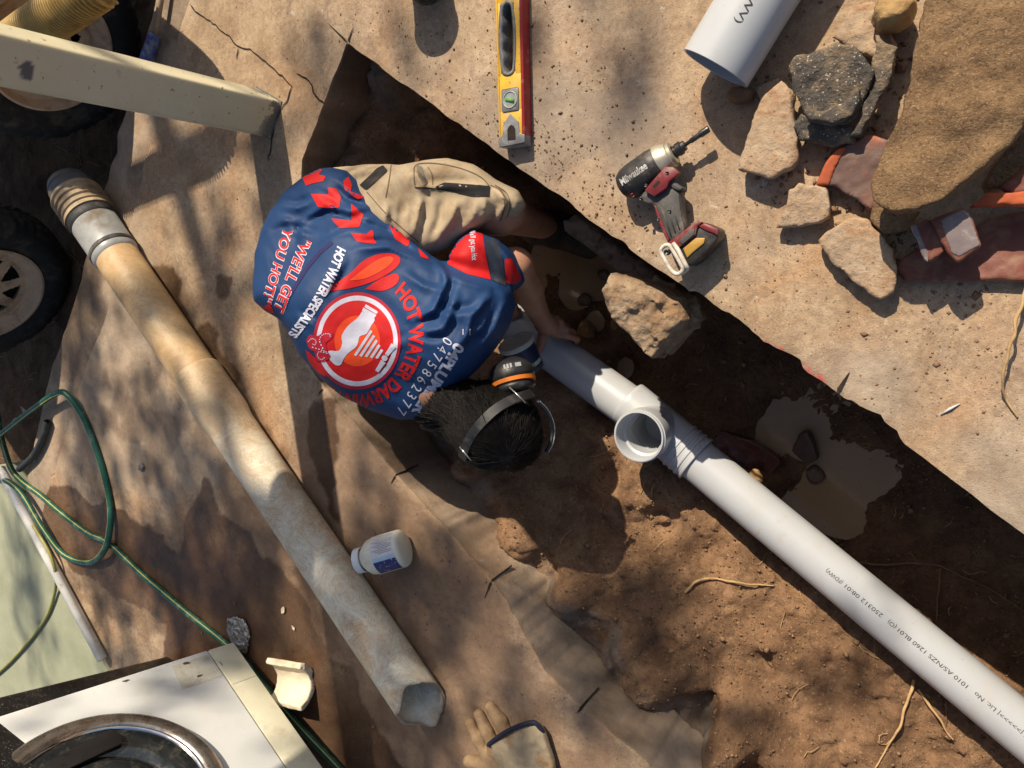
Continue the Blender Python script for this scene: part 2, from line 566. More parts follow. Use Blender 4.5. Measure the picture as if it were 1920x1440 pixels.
# ------------------------------------------------------------------ the slab with the trench cut out
cut_left = [(650, 80), (565, 300), (556, 470), (548, 640), (607, 727), (680, 812), (743, 890), (830, 985), (923, 1088),
            (975, 1175), (1023, 1260), (1090, 1327), (1220, 1440)]
cut_right = [(650, 80), (870, 240), (1080, 392), (1180, 467), (1292, 547), (1300, 545), (1430, 640), (1570, 736), (1585, 748), (1720, 850), (1920, 1002)]
CL = atl(cut_left)[:, :2]
CR = atl(cut_right)[:, :2]
def jag(P, amp, step, seed, chips=0.0):
    """break a straight saw cut into slightly uneven pieces"""
    out = [P[0]]
    for i in range(len(P) - 1):
        a, b = P[i], P[i + 1]; L = np.linalg.norm(b - a); n = max(1, int(L / step))
        nr = np.array([-(b - a)[1], (b - a)[0]]) / max(L, 1e-6)
        for k in range(1, n + 1):
            p = a + (b - a) * k / n
            if k < n: p = p + nr * amp * vnoise(np.array([[p[0] * 1.0, p[1] * 1.0]]), 28, seed)[0] * (1 + 1.6 * (vnoise(np.array([p]), 6, seed + 3)[0] > 0.2))
            if k < n and chips > 0:
                ch = vnoise(np.array([p]), 11, seed + 40)[0]
                p = p + nr * chips * max(0.0, ch - 0.35) * (1 + 0.5 * vnoise(np.array([p]), 70, seed + 41)[0])
            out.append(p)
    return np.array(out)
CLj = jag(CL, 0.0022, 0.014, 3, -0.012)
CRj = jag(CR, 0.0020, 0.012, 5, 0.022)
end_l = CL[-1] + unit(CL[-1] - CL[-3]) * 1.9
end_r = CR[-1] + unit(CR[-1] - CR[-3]) * 1.2
crack_px = [(355, 0), (330, 95), (297, 230), (272, 300), (252, 390), (238, 435), (196, 600), (150, 715), (118, 830), (85, 930)]
CK = jag(atl(crack_px)[:, :2], 0.004, 0.03, 9)
ck_top = CK[0] + unit(CK[0] - CK[10]) * 1.4
pad_a, pad_b = at(-12, 868)[:2], at(190, 1230)[:2]
pad_end = pad_b + unit(pad_b - pad_a) * 1.5
slab_poly = np.vstack([[end_r], CRj[::-1], CLj[1:], [end_l], [A(end_l[0], -3.3)], [A(pad_end[0], -3.3)], [pad_end], [pad_b],
                       [at(70, 1015)[:2]], CK[::-1], [ck_top], [A(1.6, 2.6)], [A(1.6, end_r[1])]])
slab_coarse = np.vstack([[end_r], CR[::-1], CL[1:], [end_l], [A(end_l[0], -3.3)], [A(pad_end[0], -3.3)], [pad_end], [pad_b],
                         [at(70, 1015)[:2]], atl(crack_px)[::-1, :2], [ck_top], [A(1.6, 2.6)], [A(1.6, end_r[1])]])
wet_polys = [
    [(40, 905), (125, 905), (150, 935), (175, 950), (200, 935), (215, 970), (250, 965), (290, 1000), (338, 1045), (335, 985),
     (350, 950), (385, 900), (420, 960), (470, 1000), (520, 1060), (600, 1180), (700, 1340), (800, 1500), (300, 1700),
     (315, 1170), (205, 1112), (150, 1075), (110, 1030), (75, 960)],
    [(290, 505), (345, 522), (330, 560), (372, 600), (395, 590), (412, 640), (425, 690), (458, 700), (440, 740), (485, 815), (450, 790), (380, 690), (330, 610)],
    [(398, 505), (440, 515), (436, 560), (410, 575), (396, 545)], [(600, 735), (635, 745), (640, 905), (625, 960), (590, 900), (560, 760)]]
dry_poly = [(345, 870), (372, 905), (350, 950), (338, 1040), (318, 1020), (285, 985), (290, 900)]
mud_polys = [[(600, 740), (700, 850), (820, 960), (920, 1090), (1020, 1260), (1100, 1340), (1250, 1460), (1300, 1700), (500, 1700), (420, 1000), (470, 860), (540, 800)],
             [(200, 1000), (420, 980), (560, 1150), (800, 1500), (320, 1600), (320, 1180)]]
red_polys = [[(1378, 604), (1420, 626), (1480, 662), (1520, 690), (1542, 712), (1530, 722), (1490, 700), (1430, 655), (1390, 622)],
             [(590, 250), (612, 208), (606, 240), (583, 296), (572, 296)]]
grey_polys = [[(640, 440), (1000, 0), (1200, 300), (900, 260)], [(1400, 700), (1640, 620), (1920, 800), (1920, 1000), (1650, 800)], [(130, 420), (250, 380), (400, 900), (60, 950)]]
def mask_px(V2, polys, soft, amp, scale, seed):
    r = np.zeros(len(V2))
    nz = fbm(V2, scale, 4, seed) * amp
    for p in polys:
        d = sd_poly(V2, atl(p)[:, :2]) + nz
        r = np.maximum(r, sstep(-soft, soft, d))
    return r
def add_attr(me, name, vals):
    a = me.attributes.new(name, 'FLOAT', 'POINT'); a.data.foreach_set('value', np.asarray(vals, np.float32))

def make_slab(name, poly, h, zoff, thick, seed, masks=True, mat=None, rough_edge=0.006, coarse=None, flare=0.0):
    V2, Q, rim = grid_poly(poly, h, coarse=coarse)
    z = zoff + 0.0016 * fbm(V2, 9, 4, seed) + 0.0018 * fbm(V2, 1.1, 3, seed + 1)
    dd = None
    rv = np.unique(rim)
    z[rv] -= 0.0012 + 0.0012 * np.abs(vnoise(V2[rv], 40, seed))
    V = np.c_[V2, z]
    # the broken / sawn side face, two rows down
    m = {int(v): i for i, v in enumerate(rv)}
    n0 = len(V); rows = []
    ra = np.array([m[int(v)] for v in rim[:, 0]]); rb = np.array([m[int(v)] for v in rim[:, 1]])
    ev = V2[rim[:, 1]] - V2[rim[:, 0]]; en_ = np.c_[ev[:, 1], -ev[:, 0]]
    ON = np.zeros((len(rv), 2)); np.add.at(ON, ra, en_); np.add.at(ON, rb, en_)
    ON /= np.maximum(np.linalg.norm(ON, axis=1), 1e-9)[:, None]
    for _ in range(30):
        acc = ON.copy(); np.add.at(acc, ra, ON[rb]); np.add.at(acc, rb, ON[ra])
        ON = acc / np.maximum(np.linalg.norm(acc, axis=1), 1e-9)[:, None]
    fl = np.clip(ON @ unit(A(1.0, 0.75)), 0, 1) * flare
    L = len(rv); prev = rv; Qs = [Q]
    for k, (dz, am) in enumerate(((0.05, 0.22), (0.22, 0.45), (0.55, 0.75), (1.0, 1.2))):
        W = V[rv].copy(); W[:, 2] = zoff - thick * dz
        nz_ = fbm(W, 26, 3, seed + 5 + k) + 0.5 * vnoise(W, 60, seed + 15)
        W[:, :2] += ON * (fl * am * (1 + 0.7 * nz_) + rough_edge * am * nz_)[:, None]
        W[:, 2] += 0.003 * am * vnoise(W, 18, seed + 25 + k)
        rows.append(W); base_ = n0 + k * L
        if k == 0: Qs.append(np.c_[rim[:, 1], rim[:, 0], base_ + ra, base_ + rb])
        else: Qs.append(np.c_[base_ - L + rb, base_ - L + ra, base_ + ra, base_ + rb])
    V = np.vstack([V] + rows); Q = np.vstack(Qs)
    me = mesh_np(name, V, Q)
    P2 = V[:, :2]
    side = np.zeros(len(V)); side[n0:] = 1
    if masks:
        wet = mask_px(P2, wet_polys, 0.006, 0.05, 9, 31)
        wet *= 1 - mask_px(P2, [dry_poly], 0.006, 0.04, 9, 35)
        wet = np.maximum(wet, 0.55 * sstep(0.50, 0.62, 0.5 + 0.5 * fbm(P2, 7, 4, 77)) * sstep(-1.2, -1.5, P2[:, 0]) * sstep(-0.05, -0.35, P2[:, 1]))
        add_attr(me, 'wet', np.where(side > 0, np.clip(0.15 + 1.2 * fbm(P2, 5, 3, 68), 0, 0.8), wet))
        add_attr(me, 'mud', np.maximum(mask_px(P2, mud_polys, 0.05, 0.16, 5, 41) * (1 - 0.6 * side), side * np.clip(0.22 + 1.3 * fbm(P2, 8, 3, 67), 0, 1)))
        add_attr(me, 'red', mask_px(P2, red_polys, 0.004, 0.02, 30, 51))
        add_attr(me, 'grey', np.maximum(side * np.clip(0.70 + 0.9 * fbm(P2, 7, 3, 66), 0, 1), 0.8 * mask_px(P2, grey_polys, 0.08, 0.25, 4, 61)))
    else:
        add_attr(me, 'grey', np.full(len(V), 0.55)); add_attr(me, 'wet', 0.5 * sstep(.5, .6, .5 + .5 * fbm(P2, 5, 4, seed)) )
    o = obj(name, me, mat or M_SLAB)
    me.set_sharp_from_angle(angle=math.radians(40))
    return struct(o)
slab = make_slab('concrete_slab', slab_poly, 0.0075, 0.0, 0.215, 11, rough_edge=0.005, coarse=slab_coarse, flare=0.004)

# the strip of older concrete along the slab's outer edge, beyond the long crack
strip_out_px = [(290, 0), (236, 200), (190, 360), (150, 523), (90, 713), (62, 830), (45, 925)]
SO = jag(atl(strip_out_px)[:, :2], 0.006, 0.05, 15)
so_top = SO[0] + unit(SO[0] - SO[5]) * 1.4
gap = 0.0035
CKo = CK + np.array([-1, .6]) / 1.17 * gap
strip = make_slab('concrete_edge_strip', np.vstack([CKo, [at(70, 1015)[:2] + A(-.01, 0)], SO[::-1], [so_top], [ck_top + np.array([-gap, 0])]]), 0.012, -0.004, 0.16, 21, masks=False)

# the green painted concrete pad
def pad_material():
    t = NT('green_painted_concrete')
    c = t.ramp(t.noise(4, 6, 0.6), [(0.3, (0.235, 0.250, 0.165)), (0.7, (0.345, 0.350, 0.245))])
    c = t.mix(t.ramp(t.noise(20, 6, 0.7), [(0.58, 0), (0.7, 0.5)]), c, (0.40, 0.36, 0.25))
    c = t.mix(t.ramp(t.noise(240, 3), [(0.66, 0), (0.72, 0.6)]), c, (0.12, 0.10, 0.07))
    return t.fin(c, 0.8, t.bump(t.noise(120, 4, 0.65), 0.4, 0.002))
pd = unit(pad_b - pad_a); pn = np.array([pd[1], -pd[0]])
if pn[0] > 0: pn = -pn
pad_poly = np.array([pad_a, pad_end, pad_end + pn * 3.5, pad_a + pn * 2.2])
pad = make_slab('painted_concrete_pad', pad_poly + pn * 0.004, 0.03, 0.006, 0.15, 27, masks=False, mat=pad_material())

# ------------------------------------------------------------------ trench soil
pipe_px = [(980, 620), (1038, 660), (1167, 757), (1381, 923), (1880, 1337), (2100, 1520)]
PZ = -0.38
PIPE = atl(pipe_px, PZ)
tr_poly = np.vstack([CL, [end_l], [A(end_l[0] + .8, -3.0)], [end_r + A(0.6, -0.6)], [end_r], CR[::-1]])
ctrl = []
def cp(z, *pts):
    for p in pts:
        q = at(p[0], p[1], z); ctrl.append((q[0], q[1], z))
# foot of the left slab's cut face
cp(-0.105, (700, 118), (672, 255), (640, 330), (625, 470), (640, 735), (780, 800), (850, 880), (953, 1027), (1047, 1133), (1153, 1243), (1195, 1300), (1330, 1440), (1450, 1580))
cp(-0.135, (720, 150), (745, 215), (705, 260))
cp(-0.27, (800, 230), (770, 290))
cp(-0.34, (900, 330), (820, 420), (720, 420))
cp(-0.52, (960, 380), (900, 480), (760, 560), (830, 640))
cp(-0.63, (1030, 470), (1080, 560), (1120, 610), (1180, 690), (1000, 540), (1100, 480), (1140, 520), (1480, 800), (1560, 890), (1640, 900), (1500, 940), (1450, 830), (1580, 960), (1420, 860))
cp(-0.57, (1250, 660), (1330, 720), (1300, 760), (1210, 700))
cp(-0.575, (1680, 960), (1740, 1030), (1830, 1100), (1700, 1080), (1900, 1200), (1900, 1100))
cp(-0.20, (920, 930), (1040, 1060), (1150, 1180))
cp(-0.27, (980, 880), (1060, 960), (1180, 1090), (1250, 1200), (1320, 1330), (1420, 1440))
cp(-0.37, (1100, 860), (1180, 960), (1280, 1080), (1400, 1220), (1520, 1330), (1600, 1420))
cp(-0.44, (1150, 880), (1250, 970), (1330, 1030), (1450, 1130), (1600, 1270), (1760, 1400))
cp(-0.41, (1010, 770), (940, 760), (900, 700), (1060, 720))
cp(-0.29, (880, 820), (820, 780), (960, 860))
for i in range(len(CR) - 1):
    for s in (0.25, 0.75):
        q = CR[i] * (1 - s) + CR[i + 1] * s
        d = CR[i + 1] - CR[i]; nn = unit(np.array([d[1], -d[0]]))
        if nn[1] > 0: nn = -nn
        w = 0.0 if q[0] > -1.15 else 1.0
        ctrl.append((q[0] + nn[0] * .05, q[1] + nn[1] * .05, -0.60 + w * 0.36))
for i, p in enumerate(PIPE):
    ctrl.append((p[0], p[1], -0.465))
ctrl = np.array(ctrl)
def soil_z(P):
    d2 = ((P[:, None, :] - ctrl[None, :, :2]) ** 2).sum(2) + 0.0006
    w = 1 / d2 ** 1.6
    return (w * ctrl[None, :, 2]).sum(1) / w.sum(1)
sx = np.arange(-1.80, 1.25, 0.0075); sy = np.arange(-2.3, 0.95, 0.0075)
gx, gy = np.meshgrid(sx, sy, indexing='ij')
P2 = np.c_[gx.ravel(), gy.ravel()]
dtr = sd_poly(P2, tr_poly)
keep = dtr > -0.05
Z = np.full(len(P2), -0.155)
Zi = np.concatenate([soil_z(c) for c in np.array_split(P2[keep], 60)])
lump = fbm(P2[keep], 7, 5, 101, 0.55) * 0.028 + np.abs(fbm(P2[keep], 22, 4, 111, 0.6)) * 0.018
clod = np.clip(vnoise(P2[keep], 36, 131) - 0.30, 0, 1) * 0.026 + (0.5 - np.abs(fbm(P2[keep], 48, 3, 133, 0.6))) * 0.012 * sstep(-0.2, 0.3, fbm(P2[keep], 4, 3, 137))
flat = sstep(-0.50, -0.56, Zi)
Zi = Zi + (lump + clod) * (1 - 0.62 * flat) + 0.004 * fbm(P2[keep], 90, 3, 141)
for (a, b, r, dep) in [((1330, 1300), (1322, 1370), 0.022, 0.055), ((1420, 1262), (1432, 1280), 0.022, 0.035), ((1345, 1250), (1352, 1330), 0.018, 0.02),
                       ((1310, 1340), (1300, 1378), 0.016, 0.02), ((1240, 1230), (1250, 1240), 0.02, 0.02), ((1520, 1150), (1580, 1190), 0.03, -0.03)]:
    pa, pb = at(*a, -0.30)[:2], at(*b, -0.30)[:2]
    e = pb - pa; w = P2[keep] - pa; tt = np.clip((w @ e) / (e @ e), 0, 1)
    q = np.linalg.norm(w - tt[:, None] * e, axis=1)
    Zi = Zi - dep * np.exp(-(q / r) ** 2 * 0.9)
k = dtr[keep]
Zi = np.where(k < 0.0, np.minimum(-0.150, Zi * sstep(-0.05, 0.0, k) + -0.155 * (1 - sstep(-0.05, 0.0, k))), Zi)
Z[keep] = np.minimum(Zi, -0.10)
nx, ny = gx.shape
ii, jj = np.meshgrid(np.arange(nx - 1), np.arange(ny - 1), indexing='ij')
v0 = (ii * ny + jj).ravel()
Q = np.c_[v0, v0 + ny, v0 + ny + 1, v0 + 1]
me = mesh_np('trench_soil', np.c_[P2, Z], Q)
WATER_Z = -0.602
wetv = sstep(-0.50, -0.56, Z + 0.02 * fbm(P2, 14, 3, 151))
# the far half of the trench is wet through
wetv = np.maximum(wetv, 0.6 * sstep(-0.46, -0.52, Z))
add_attr(me, 'wet', wetv)
gpoly = [atl([(650, 80), (703, 117), (673, 253), (600, 310), (560, 310)], -0.05)[:, :2],
         atl([(600, 720), (640, 735), (780, 805), (850, 880), (960, 1030), (1050, 1135), (1155, 1245), (1195, 1300), (1330, 1440), (1200, 1440), (1020, 1260), (900, 1080), (740, 900)], -0.10)[:, :2]]
gm = np.zeros(len(P2))
for p in gpoly: gm = np.maximum(gm, sstep(-0.02, 0.02, sd_poly(P2, p) + 0.03 * fbm(P2, 9, 4, 161)))
add_attr(me, 'grey', gm * np.clip(0.35 + 1.1 * fbm(P2, 9, 3, 163), 0, 0.8))
trench = struct(obj('trench_soil', me, M_SOIL))

# muddy water lying in the trench
def water_material():
    t = NT('muddy_water')
    c = t.ramp(t.noise(5, 4, 0.6), [(0.3, (0.27, 0.175, 0.095)), (0.7, (0.33, 0.220, 0.125))])
    c = t.mix(t.ramp(t.noise(150, 2, 0.5), [(0.70, 0.0), (0.75, 0.7)]), c, (0.05, 0.03, 0.018))
    return t.fin(c, 0.12, t.bump(t.noise(22, 3), 0.08, 0.004), spec=0.3)
wp = np.vstack([CL[:9] + A(.05, .02), [A(-0.3, -1.3)], [A(0.5, -1.5)], [end_r + A(-.05, -.1)], CR[::-1][:-1] + A(-.01, -.03)])
V2, Q, _ = grid_poly(wp, 0.03)
puddle = struct(obj('muddy_puddle', mesh_np('muddy_puddle', np.c_[V2, np.full(len(V2), WATER_Z)], Q), water_material()))

# soil beyond the slab and out to the horizon
def ring(z, lo, hi, far):
    a = [(-far, -far), (far, -far), (far, far), (-far, far)]; b = [(lo[0], lo[1]), (hi[0], lo[1]), (hi[0], hi[1]), (lo[0], hi[1])]
    V = [(x, y, z) for x, y in a + b]
    return np.array(V, float), [[0, 1, 5, 4], [1, 2, 6, 5], [2, 3, 7, 6], [3, 0, 4, 7]]
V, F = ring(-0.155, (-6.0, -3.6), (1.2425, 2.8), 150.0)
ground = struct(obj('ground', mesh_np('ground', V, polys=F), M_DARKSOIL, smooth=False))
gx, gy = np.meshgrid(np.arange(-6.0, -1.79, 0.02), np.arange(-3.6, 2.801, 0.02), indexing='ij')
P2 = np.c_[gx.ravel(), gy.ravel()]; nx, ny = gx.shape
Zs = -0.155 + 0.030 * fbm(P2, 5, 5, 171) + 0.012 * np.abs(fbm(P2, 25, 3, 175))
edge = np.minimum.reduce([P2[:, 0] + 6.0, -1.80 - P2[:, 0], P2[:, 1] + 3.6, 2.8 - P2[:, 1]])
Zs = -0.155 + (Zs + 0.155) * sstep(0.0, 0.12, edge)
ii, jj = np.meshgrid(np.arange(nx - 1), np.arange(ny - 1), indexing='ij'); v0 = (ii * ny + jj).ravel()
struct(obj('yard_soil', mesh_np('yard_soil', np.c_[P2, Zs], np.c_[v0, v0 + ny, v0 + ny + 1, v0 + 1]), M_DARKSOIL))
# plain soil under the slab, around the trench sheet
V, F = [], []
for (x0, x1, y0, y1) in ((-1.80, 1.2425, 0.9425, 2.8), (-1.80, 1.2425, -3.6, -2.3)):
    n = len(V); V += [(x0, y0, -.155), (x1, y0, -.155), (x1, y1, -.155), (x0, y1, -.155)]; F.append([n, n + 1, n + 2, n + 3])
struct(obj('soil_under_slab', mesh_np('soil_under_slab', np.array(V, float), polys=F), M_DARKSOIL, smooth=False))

# ------------------------------------------------------------------ cracks and saw cuts
M_GAP = pm('crack_dirt_and_slot_shade', (0.030, 0.018, 0.012), (0.012, 0.008, 0.006), 60, 0.95, 0.3)  # dirt filling the cracks; also paints the shade inside slots and holes
def ribbon(pts2, w, z, seed, amp=0.35):
    P = np.asarray(pts2, float); n = len(P)
    T = np.gradient(P, axis=0); N = np.c_[-T[:, 1], T[:, 0]]; N /= np.maximum(np.linalg.norm(N, axis=1), 1e-9)[:, None]
    W = np.asarray(w) * (1 + amp * vnoise(P, 60, seed)); W = np.maximum(W, 0.0003)
    W[0] *= .2; W[-1] *= .2
    V = np.vstack([np.c_[P + N * W[:, None] / 2, np.full(n, z)], np.c_[P - N * W[:, None] / 2, np.full(n, z)]])
    F = [[i, i + 1, n + i + 1, n + i] for i in range(n - 1)]
    return V, F
def crackline(px, w, seed, amp=0.006, par=None):
    P = jag(atl(px)[:, :2], amp, 0.012, seed)
    V, F = ribbon(P, w, 0.0, seed)
    V[:, 2] = 0.0016 * fbm(V[:, :2], 9, 4, 11) + 0.0018 * fbm(V[:, :2], 1.1, 3, 12) + 0.0022
    return part('crack', (V, F), M_GAP, par or slab, smooth=False)
crackline([(357, 8), (372, 25), (400, 45), (425, 65), (450, 88), (470, 92), (498, 115), (530, 142), (548, 162), (540, 190), (528, 205), (515, 235), (505, 305)], 0.0035, 71)
crackline([(556, 138), (580, 152), (588, 172), (600, 188), (612, 196)], 0.004, 73)
crackline([(448, 90), (444, 112)], 0.005, 75)
crackline([(0, 1045), (30, 1042), (60, 1030), (75, 1032)], 0.004, 77)
crackline([(40, 1048), (50, 1068), (72, 1075)], 0.003, 78)
for (a, b, c) in [((614, 42), (652, 79), 0.006), ((664, 50), (654, 79), 0.007), ((1594, 696), (1571, 735), 0.010), ((909, 1122), (922, 1090), 0.007), ((1082, 1336), (1090, 1328), 0.007), ((596, 742), (606, 729), 0.006), ((733, 908), (742, 892), 0.006)]:
    P = atl([tuple(np.array(a) + (np.array(b) - np.array(a)) * t) for t in np.linspace(0, 1, 9)])[:, :2]
    w = c * np.linspace(0.1, 1.0, 9)
    V, F = ribbon(P, w, 0.0, 90, 0.15)
    V[:, 2] = 0.0016 * fbm(V[:, :2], 9, 4, 11) + 0.0018 * fbm(V[:, :2], 1.1, 3, 12) + 0.0022
    part('saw_cut', (V, F), M_GAP, slab, smooth=False)
for (x, y, x2, y2, w) in ((923, 1088, 909, 1122, .004), (1090, 1327, 1082, 1336, .007), (743, 890, 733, 908, .003)):
    p = at(x, y); d = unit((p - at(x2, y2)) * A(1, 1, 0)); n_ = A(-d[1], d[0], 0)
    tri_ = [p - n_ * w / 2 - d * 0.004 + A(0, 0, .001), p + n_ * w / 2 - d * 0.004 + A(0, 0, .001), p + n_ * w * .2 + d * .004 + A(0, 0, -.09), p - n_ * w * .2 + d * .004 + A(0, 0, -.09)]
    part('saw_cut', prism(tri_, d * 0.006), M_GAP, slab, smooth=False)
# ------------------------------------------------------------------ more helpers for objects
def smax(a, b, k): return -smin(-a, -b, k)
def shard_data(poly, z0, z1, amp=0.003, h=0.004, tilt=(0, 0), arch=None, rnd=0.0022, seed=0, nscale=32, world=False):
    """broken slab-like piece: outline seen at its top height, real thickness, uneven faces.
    arch = (pa, pb, R, rise): curved about the line pa-pb (a piece of pipe wall)"""
    P0 = np.asarray(poly, float) if world else atl(poly, z1)[:, :2]
    c = P0.mean(0)
    lo = np.r_[P0.min(0) - 0.02, z0 - 0.03]
    ext = np.abs(np.array(tilt)) @ (P0.max(0) - P0.min(0))
    hi = np.r_[P0.max(0) + 0.02, z1 + 0.03 + ext + (abs(arch[3]) if arch else 0)]
    lo[2] -= ext + (abs(arch[3]) if arch else 0)
    if arch:
        pa, pb = np.asarray(arch[0], float), np.asarray(arch[1], float)
        if not world: pa, pb = at(*arch[0], z1)[:2], at(*arch[1], z1)[:2]
        ad = unit(pb - pa); an = np.array([-ad[1], ad[0]])
    def f(P):
        n1 = fbm(P, nscale, 3, seed); n2 = fbm(P, nscale * 2.7, 3, seed + 9)
        d = sd_poly(P[:, :2], P0) + amp * 2.0 * n1 + amp * 0.8 * n2
        off = (P[:, :2] - c) @ np.array(tilt)
        if arch:
            s = (P[:, :2] - pa) @ an
            off = off + arch[3] * (np.sqrt(np.clip(1 - (s / arch[2]) ** 2, 0.0, 1)))
        g = np.abs(P[:, 2] - (z0 + z1) / 2 - off) - (z1 - z0) / 2 + amp * 1.3 * n1 + amp * 0.6 * n2
        return smax(-d, g, rnd)
    V, Q = nets(f, lo, hi, h, lip=1.5)
    return relax(V, Q, 1, 0.4), Q
def rock_data(poly, zc, hz, amp=0.012, h=0.004, seed=0, nscale=16, flat=0.5):
    """lump of stone: inflated outline with facets"""
    P0 = atl(poly, zc)[:, :2]; c = P0.mean(0)
    R = sd_poly(np.array([c]), P0)[0]
    R = max(R, 0.01)
    lo = np.r_[P0.min(0) - 0.03, zc - hz - 0.03]; hi = np.r_[P0.max(0) + 0.03, zc + hz + 0.03]
    rng = np.random.RandomState(seed + 5)
    pl = rng.normal(size=(9, 3)); pl /= np.linalg.norm(pl, axis=1)[:, None]
    def f(P):
        n = fbm(P, nscale, 4, seed); n2 = fbm(P, nscale * 4, 3, seed + 3)
        d = sd_poly(P[:, :2], P0)
        t = np.clip(d / (R * (1 - flat) + 1e-4), -1, 1)
        T = hz * np.sqrt(np.clip(1 - (1 - np.clip(t, 0, 1)) ** 2, 0, 1))
        g = smax(np.abs(P[:, 2] - zc) - T, -d, 0.01)
        q = P - np.r_[c, zc]
        for v in pl:
            sup = np.abs(v[:2]) @ (P0.max(0) - P0.min(0)) / 2 + abs(v[2]) * hz
            g = smax(g, q @ v - sup * 0.80, 0.006)
        return (g + amp * n + amp * 0.35 * n2) * 0.8
    V, Q = nets(f, lo, hi, h, lip=1.6)
    return V, Q
def text_mesh(s, size=1.0, bold=0.0, maxlen=None, spacing=1.0, shear=0.0):
    cu = bpy.data.curves.new('lettering', 'FONT')
    cu.body = s; cu.size = size; cu.offset = bold; cu.space_character = spacing; cu.shear = shear
    cu.resolution_u = 4; cu.fill_mode = 'BOTH'
    o = bpy.data.objects.new('lettering', cu); COL.objects.link(o)
    dg = bpy.context.evaluated_depsgraph_get(); dg.update()
    ev = o.evaluated_get(dg); me = ev.to_mesh()
    bm = bmesh.new(); bm.from_mesh(me); ev.to_mesh_clear()
    COL.objects.unlink(o); bpy.data.objects.remove(o); bpy.data.curves.remove(cu)
    bmesh.ops.triangulate(bm, faces=list(bm.faces))
    if maxlen:
        for _ in range(6):
            es = [e for e in bm.edges if e.calc_length() > maxlen]
            if not es: break
            bmesh.ops.subdivide_edges(bm, edges=es, cuts=1)
            bmesh.ops.triangulate(bm, faces=list(bm.faces))
    bm.verts.index_update()
    V = np.array([v.co[:2] for v in bm.verts]) if len(bm.verts) else np.zeros((0, 2))
    F = [[v.index for v in f.verts] for f in bm.faces]
    bm.free()
    return V, F
def pipe_text(s, p0, d, r, rad, size, ang, start, bold=0.0, spacing=1.0, width=None):
    """print s on a cylinder (axis p0, direction d = reading direction), ang measured from radial rad towards rad x d"""
    V, F = text_mesh(s, size, bold, maxlen=size * 0.5, spacing=spacing)
    if width: V[:, 0] *= width / V[:, 0].max()
    b = np.cross(rad, d)
    # letter-up runs around the wall
    th = ang + (V[:, 1] - size * 0.35) / r
    W = p0 + np.outer(start + V[:, 0], d) + r * (np.outer(np.cos(th), rad) + np.outer(np.sin(th), b))
    return W, F

# ------------------------------------------------------------------ the cream steel post
def post_material():
    t = NT('cream_post_paint')
    c = t.ramp(t.noise(7, 5, 0.6), [(0.3, (0.53, 0.49, 0.34)), (0.7, (0.63, 0.585, 0.42))])
    c = t.mix(t.ramp(t.noise(28, 6, 0.7), [(0.60, 0), (0.72, 0.55)]), c, (0.30, 0.22, 0.11))
    c = t.mix(t.ramp(t.noise(75, 3, 0.6, 0.4, ((0.4, 1, 1), (0, 0, 0))), [(0.685, 0), (0.70, 0.9)]), c, (0.21, 0.10, 0.045))
    chip = t.math('MULTIPLY', t.ramp(t.noise(13, 6, 0.75), [(0.50, 0), (0.515, 1)]), t.attr('chip'))
    c = t.mix(chip, c, (0.115, 0.115, 0.115))
    c = t.mix(t.attr('bare'), c, (0.105, 0.112, 0.115))
    return t.fin(c, 0.42, t.bump(t.noise(160, 3), 0.08, 0.001), spec=0.45)
pA, pB, pC = at(508, 260), at(528, 192), at(483, 163)
ex = pA - pB; s_ = np.linalg.norm(ex); ex = unit(ex); ey = np.array([ex[1], -ex[0], 0.0])
if np.dot(ey, pC - pB) < 0: ey = -ey
PH = 2.7
bm = bmesh.new()
rad = 0.010; cor = []
for (cx_, cy_, a0) in ((0, 0, 180), (1, 0, 270), (1, 1, 0), (0, 1, 90)):
    for k_ in range(5):
        a = math.radians(a0 + 90 * k_ / 4)
        cor.append(((rad if cx_ == 0 else s_ - rad) + rad * math.cos(a), (rad if cy_ == 0 else s_ - rad) + rad * math.sin(a)))
den = []
for i in range(len(cor)):                                   # more points on the flats so the chips have vertices
    a, b = np.array(cor[i]), np.array(cor[(i + 1) % len(cor)])
    n_ = max(1, int(np.linalg.norm(b - a) / 0.006))
    den += [tuple(a + (b - a) * q / n_) for q in range(n_)]
zs = np.r_[np.arange(0, 1.15, 0.006), np.linspace(1.15, PH, 12)]
V = np.array([pB + ex * u + ey * v + np.array([0, 0, z + 0.0045]) for z in zs for (u, v) in den])
n_ = len(den)
F = [[j * n_ + i, j * n_ + (i + 1) % n_, (j + 1) * n_ + (i + 1) % n_, (j + 1) * n_ + i] for j in range(len(zs) - 1) for i in range(n_)]
F.append([(len(zs) - 1) * n_ + i for i in range(n_)]); F.append(list(range(n_))[::-1])
cx3 = (pA + pB) / 2
post = thing('steel_post', 'tall cream square steel post with chipped paint standing on the concrete', 'post', (pA + pC) / 2)
po = part('tube', (V, F), post_material(), post)
po.data.set_sharp_from_angle(angle=math.radians(50))
chip = sstep(0.075, 0.02, V[:, 2]) * 0.9
add_attr(po.data, 'chip', chip)
